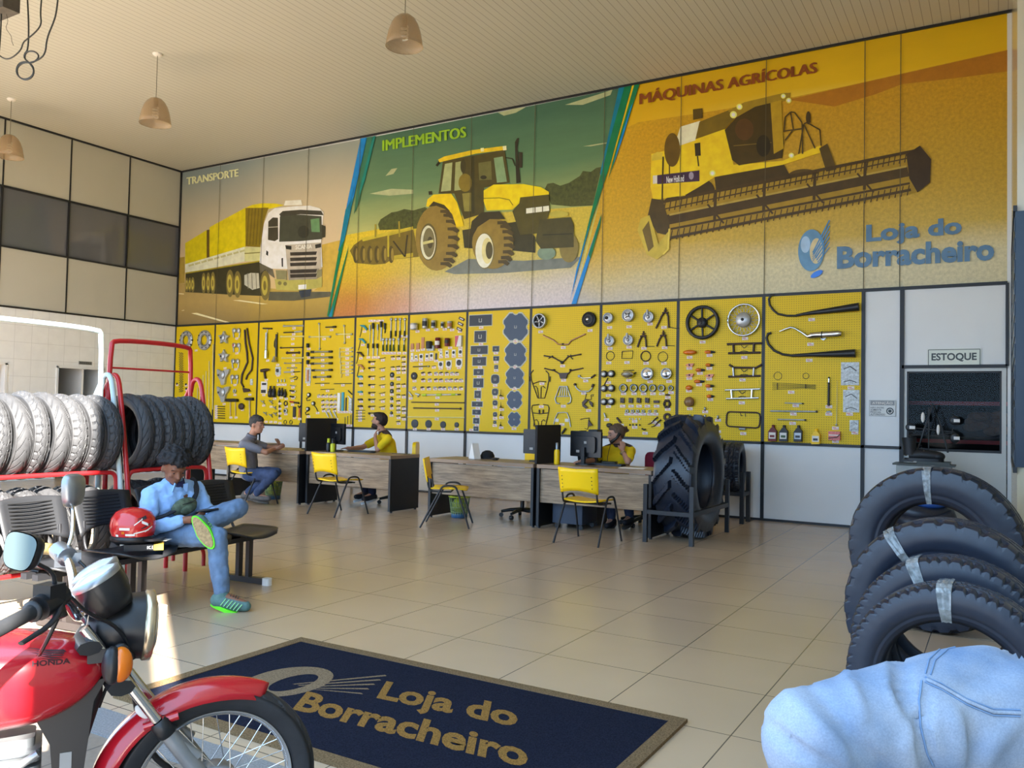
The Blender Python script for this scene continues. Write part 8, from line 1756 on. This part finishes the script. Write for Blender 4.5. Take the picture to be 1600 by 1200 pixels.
def mirror(c, n, up, w, h, stem, m, label=None):
    n = V(*n).normalized(); up = V(*up); up = (up - n * up.dot(n)).normalized(); sd = up.cross(n); c = V(*c); R = Matrix((sd, n, up)).transposed()
    mb = MB(); pts = []
    for k in range(28):
        t = 2 * PI * k / 28; p = 3.2; cx = math.copysign(abs(math.cos(t)) ** (2 / p), math.cos(t)) * w / 2; cz = math.copysign(abs(math.sin(t)) ** (2 / p), math.sin(t)) * h / 2
        pts.append((cx * (1 + .12 * cz / h * 2), cz))
    rings = [(.0, 1.0), (.012, 1.0), (.026, .86), (.034, .5)]
    vs = [c + sd * x * f + up * z * f - n * d for d, f in rings for x, z in pts]; n_ = 28
    mb.add(vs, [(i * n_ + k, i * n_ + (k + 1) % n_, (i + 1) * n_ + (k + 1) % n_, (i + 1) * n_ + k) for i in range(3) for k in range(n_)] + [tuple(range(3 * n_, 4 * n_))], 0, True); mr_ = B('mirror', mb, m)
    mb = MB(); mb.add([c + sd * x * .95 + up * z * .94 + n * .0012 for x, z in pts], [list(range(28))]); B('mirror_glass', mb, mat('mirror_glass', (84, 96, 94), .2, .4), mr_)
    mb = MB(); mb.tube(smooth_path(stem, 2), .0055, 8); B('mirror_stem', mb, black_metal if m is black_plastic else chrome, mr_)
mirror((-.548, -.335, 1.052), (-.74, -.64, .15), (.10, -.05, 1), .105, .088, [(-.475, -.255, .93), (-.475, -.262, .985), (-.515, -.295, 1.015), (-.53, -.315, 1.035)], black_plastic)
mirror((-.452, .36, 1.125), (-.80, .42, .0), (0, 0, 1), .10, .105, [(-.455, .235, .955), (-.44, .26, 1.0), (-.44, .30, 1.06), (-.445, .345, 1.09)], grey_metal)
mb = MB(); mb.tube(smooth_path([(-.46, -.25, .885), (-.48, -.235, .83), (-.50, -.20, .78), (-.505, -.13, .755)], 2), .005, 6); mb.tube(smooth_path([(-.44, -.22, .915), (-.40, -.18, .86), (-.32, -.10, .80), (-.28, -.06, .70)], 2), .005, 6); mb.tube(smooth_path([(-.42, .2, .93), (-.33, .12, .84), (-.30, .06, .72), (-.36, .03, .55)], 2), .005, 6); B('control_cables', mb, black_plastic)
mb = MB(); mb.tube(smooth_path([(-.30, .04, .66), (-.265, .05, .56), (-.25, .05, .46), (-.20, .05, .36), (-.10, .05, .30)], 2), .009, 8); B('speedometer_cable', mb, black_plastic)
# tank with wing emblem and lettering
sec = [(-.345, .675, .020, .030), (-.358, .672, .055, .075), (-.40, .668, .085, .105), (-.47, .665, .108, .128), (-.56, .668, .120, .140), (-.68, .672, .122, .142), (-.80, .67, .105, .125), (-.90, .668, .07, .09), (-.95, .665, .03, .045)]
def bez(secs, n):
    out = []
    for i in range(len(secs) - 1):
        for k in range(n):
            t = k / n; p0 = secs[max(i - 1, 0)]; p1 = secs[i]; p2 = secs[i + 1]; p3 = secs[min(i + 2, len(secs) - 1)]
            out.append([.5 * (2 * b + (c - a) * t + (2 * a - 5 * b + 4 * c - d) * t * t + (3 * b - a - 3 * c + d) * t ** 3) for a, b, c, d in zip(p0, p1, p2, p3)])
    return out + [list(secs[-1])]
mb = MB(); S_ = bez(sec, 5); n = 36; P = []
for x, zc, hz, hw in S_:
    for k in range(n):
        t = 2 * PI * k / n; c, s = math.cos(t), math.sin(t); e = .72
        P.append((x - .03 * (s < 0) * (-s), math.copysign(abs(c) ** e, c) * max(hw, .004), zc + math.copysign(abs(s) ** .85, s) * max(hz, .004)))
mb.add(P, [(i * n + k, i * n + (k + 1) % n, (i + 1) * n + (k + 1) % n, (i + 1) * n + k) for i in range(len(S_) - 1) for k in range(n)], 0, True); mb.add(P[:n], [list(range(n))[::-1]]); mb.add(P[-n:], [list(range(n))])
tank = B('fuel_tank', mb, bm_red)
tb_ = BVHTree.FromPolygons([Vector(v) for v in mb.v], mb.f)
Mi = Matrix.Translation(MO) @ Matrix.Rotation(MH, 4, 'Z'); Mi = Mi.inverted(); camL = Mi @ CAM
def decal(verts, faces, m, name):
    vs = []
    for x, y in verts:
        d = (Mi.to_3x3() @ ray(x, y)).normalized(); h = tb_.ray_cast(camL, d)
        vs.append(h[0] + h[1] * .0008 * (1 if h[1].dot(d) < 0 else -1) if h[0] is not None else camL + d * 2.0)
    mb = MB(); mb.add(vs, faces); B(name, mb, m, tank)
m_dk = mat('dark_red_ink', (60, 16, 24), .4)
vs, fs, _q = text_mesh('HONDA', .03); decal([(50 + x * 60, 1042 - x * 5 - y * 9) for x, y in vs], fs, m_dk, 'lettering')
wing = []; wf = []
for k in range(5):
    y0 = 1011 + k * 4.2; a = len(wing); wing += [(34 + k * 7, y0), (70 + k * 3, y0 + 4 - k * .4), (100 + k * .5, y0 + 4), (104 - k * 4, y0 + 8 - k), (72 + k * 3, y0 + 7.0 - k * .4)]; wf += [(a, a + 1, a + 4), (a + 1, a + 2, a + 3, a + 4)]
decal(wing, wf, m_dk, 'wing_emblem')
mb = MB(); mb.lathe([(.03, 0), (.032, .012), (.02, .018), (0, .018)], (-.62, 0, .785), (0, 0, 1), 20); B('fuel_cap', mb, chrome, tank)
# frame, shroud, engine, crash bar, seat and the rear that lies outside the photo
mb = MB(); mb.tube([(-.38, 0, .74), (-.37, 0, .60), (-.42, 0, .42), (-.45, 0, .24), (-.56, 0, .19), (-.95, 0, .19)], .02, 10); mb.tube([(-.38, 0, .70), (-.95, 0, .62), (-1.35, 0, .66)], .02, 10); B('frame', mb, black_metal)
mb = MB()
for s in (-1, 1): mb.prism([(-.345, .66), (-.375, .60), (-.385, .50), (-.40, .36), (-.46, .35), (-.475, .50), (-.51, .57), (-.42, .64)], (0, s * .055 + .01, 0), (1, 0, 0), (0, 0, 1), .02)
mb.box((-.42, 0, .48), (.05, .09, .24)); shr = B('frame_shroud', mb, mat('dark_brown_shroud', (36, 34, 34), .5))
mb = MB(); mb.box((-.437, -.0665, .43), (.028, .002, .09)); B('spec_sticker', mb, mat('grey_sticker', (150, 150, 148), .5), shr)
mb = MB(); mb.tube(smooth_path([(-.43, .02, .33), (-.44, -.12, .345), (-.40, -.155, .385), (-.25, -.155, .395), (-.19, -.155, .37), (-.20, -.16, .24), (-.34, -.155, .18)], 2), .014, 12); B('crash_bar', mb, chrome)
mb = MB()
for k in range(7): mb.rbox((-.56, 0, .36 + k * .022), (.13, .15, .010), .02)
mb.rbox((-.56, 0, .43), (.10, .11, .18), .02); mb.rbox((-.66, 0, .27), (.34, .20, .15), .05); mb.lathe([(0, 0), (.085, 0), (.085, .03), (.06, .045), (0, .045)], (-.72, -.09, .27), (0, -1, 0), 24); mb.tube([(-.62, -.10, .42), (-.50, -.11, .50)], .010, 8); B('engine', mb, alu_g)
mb = MB(); mb.tube(smooth_path([(-.50, -.03, .40), (-.43, -.08, .36), (-.44, -.11, .2), (-.62, -.13, .13), (-1.0, -.14, .16), (-1.45, -.15, .24)], 2), .02, 12); B('exhaust', mb, chrome)
mb = MB(); mb.tube([(-.90, 0, .70), (-1.15, 0, .715), (-1.42, 0, .74)], [.11, .13, .10], 16, flat=.45); B('seat', mb, mat('black_seat_vinyl', (26, 26, 28), .5))
RA = Vector((-1.26, 0, .29)); ty2 = bpy.data.objects.new('rear_tyre', tm); COL.objects.link(ty2); ty2.parent = bike; ty2.location = RA; ty2.scale = (1, 1.1, 1)
mb = MB(); mb.lathe([(.226, -.022), (.206, -.010), (.206, .010), (.226, .022)], RA, (0, 1, 0), 60); mb.lathe([(0, -.06), (.07, -.05), (.07, .05), (0, .06)], RA, (0, 1, 0), 24)
for k in range(18): a = 2 * PI * k / 18; mb.tube([RA + Vector((.06 * math.cos(a + .5), 0, .06 * math.sin(a + .5))), RA + Vector((.208 * math.cos(a), 0, .208 * math.sin(a)))], .0018, 5)
B('rear_rim', mb, chrome)
mb = MB(); mb.tube([(-.85, .12, .22), (-1.05, .13, .22), RA + Vector((0, .1, 0))], .02, 8); mb.tube([RA + Vector((0, -.1, 0)), (-.85, -.1, .24)], .02, 8)
for s in (-1, 1): mb.tube([RA + Vector((0, s * .12, .03)), (-1.15, s * .13, .60)], .028, 10)
mb.tube([(-.72, .12, .2), (-.74, .26, .02)], .012, 8); B('swing_arm', mb, black_metal)
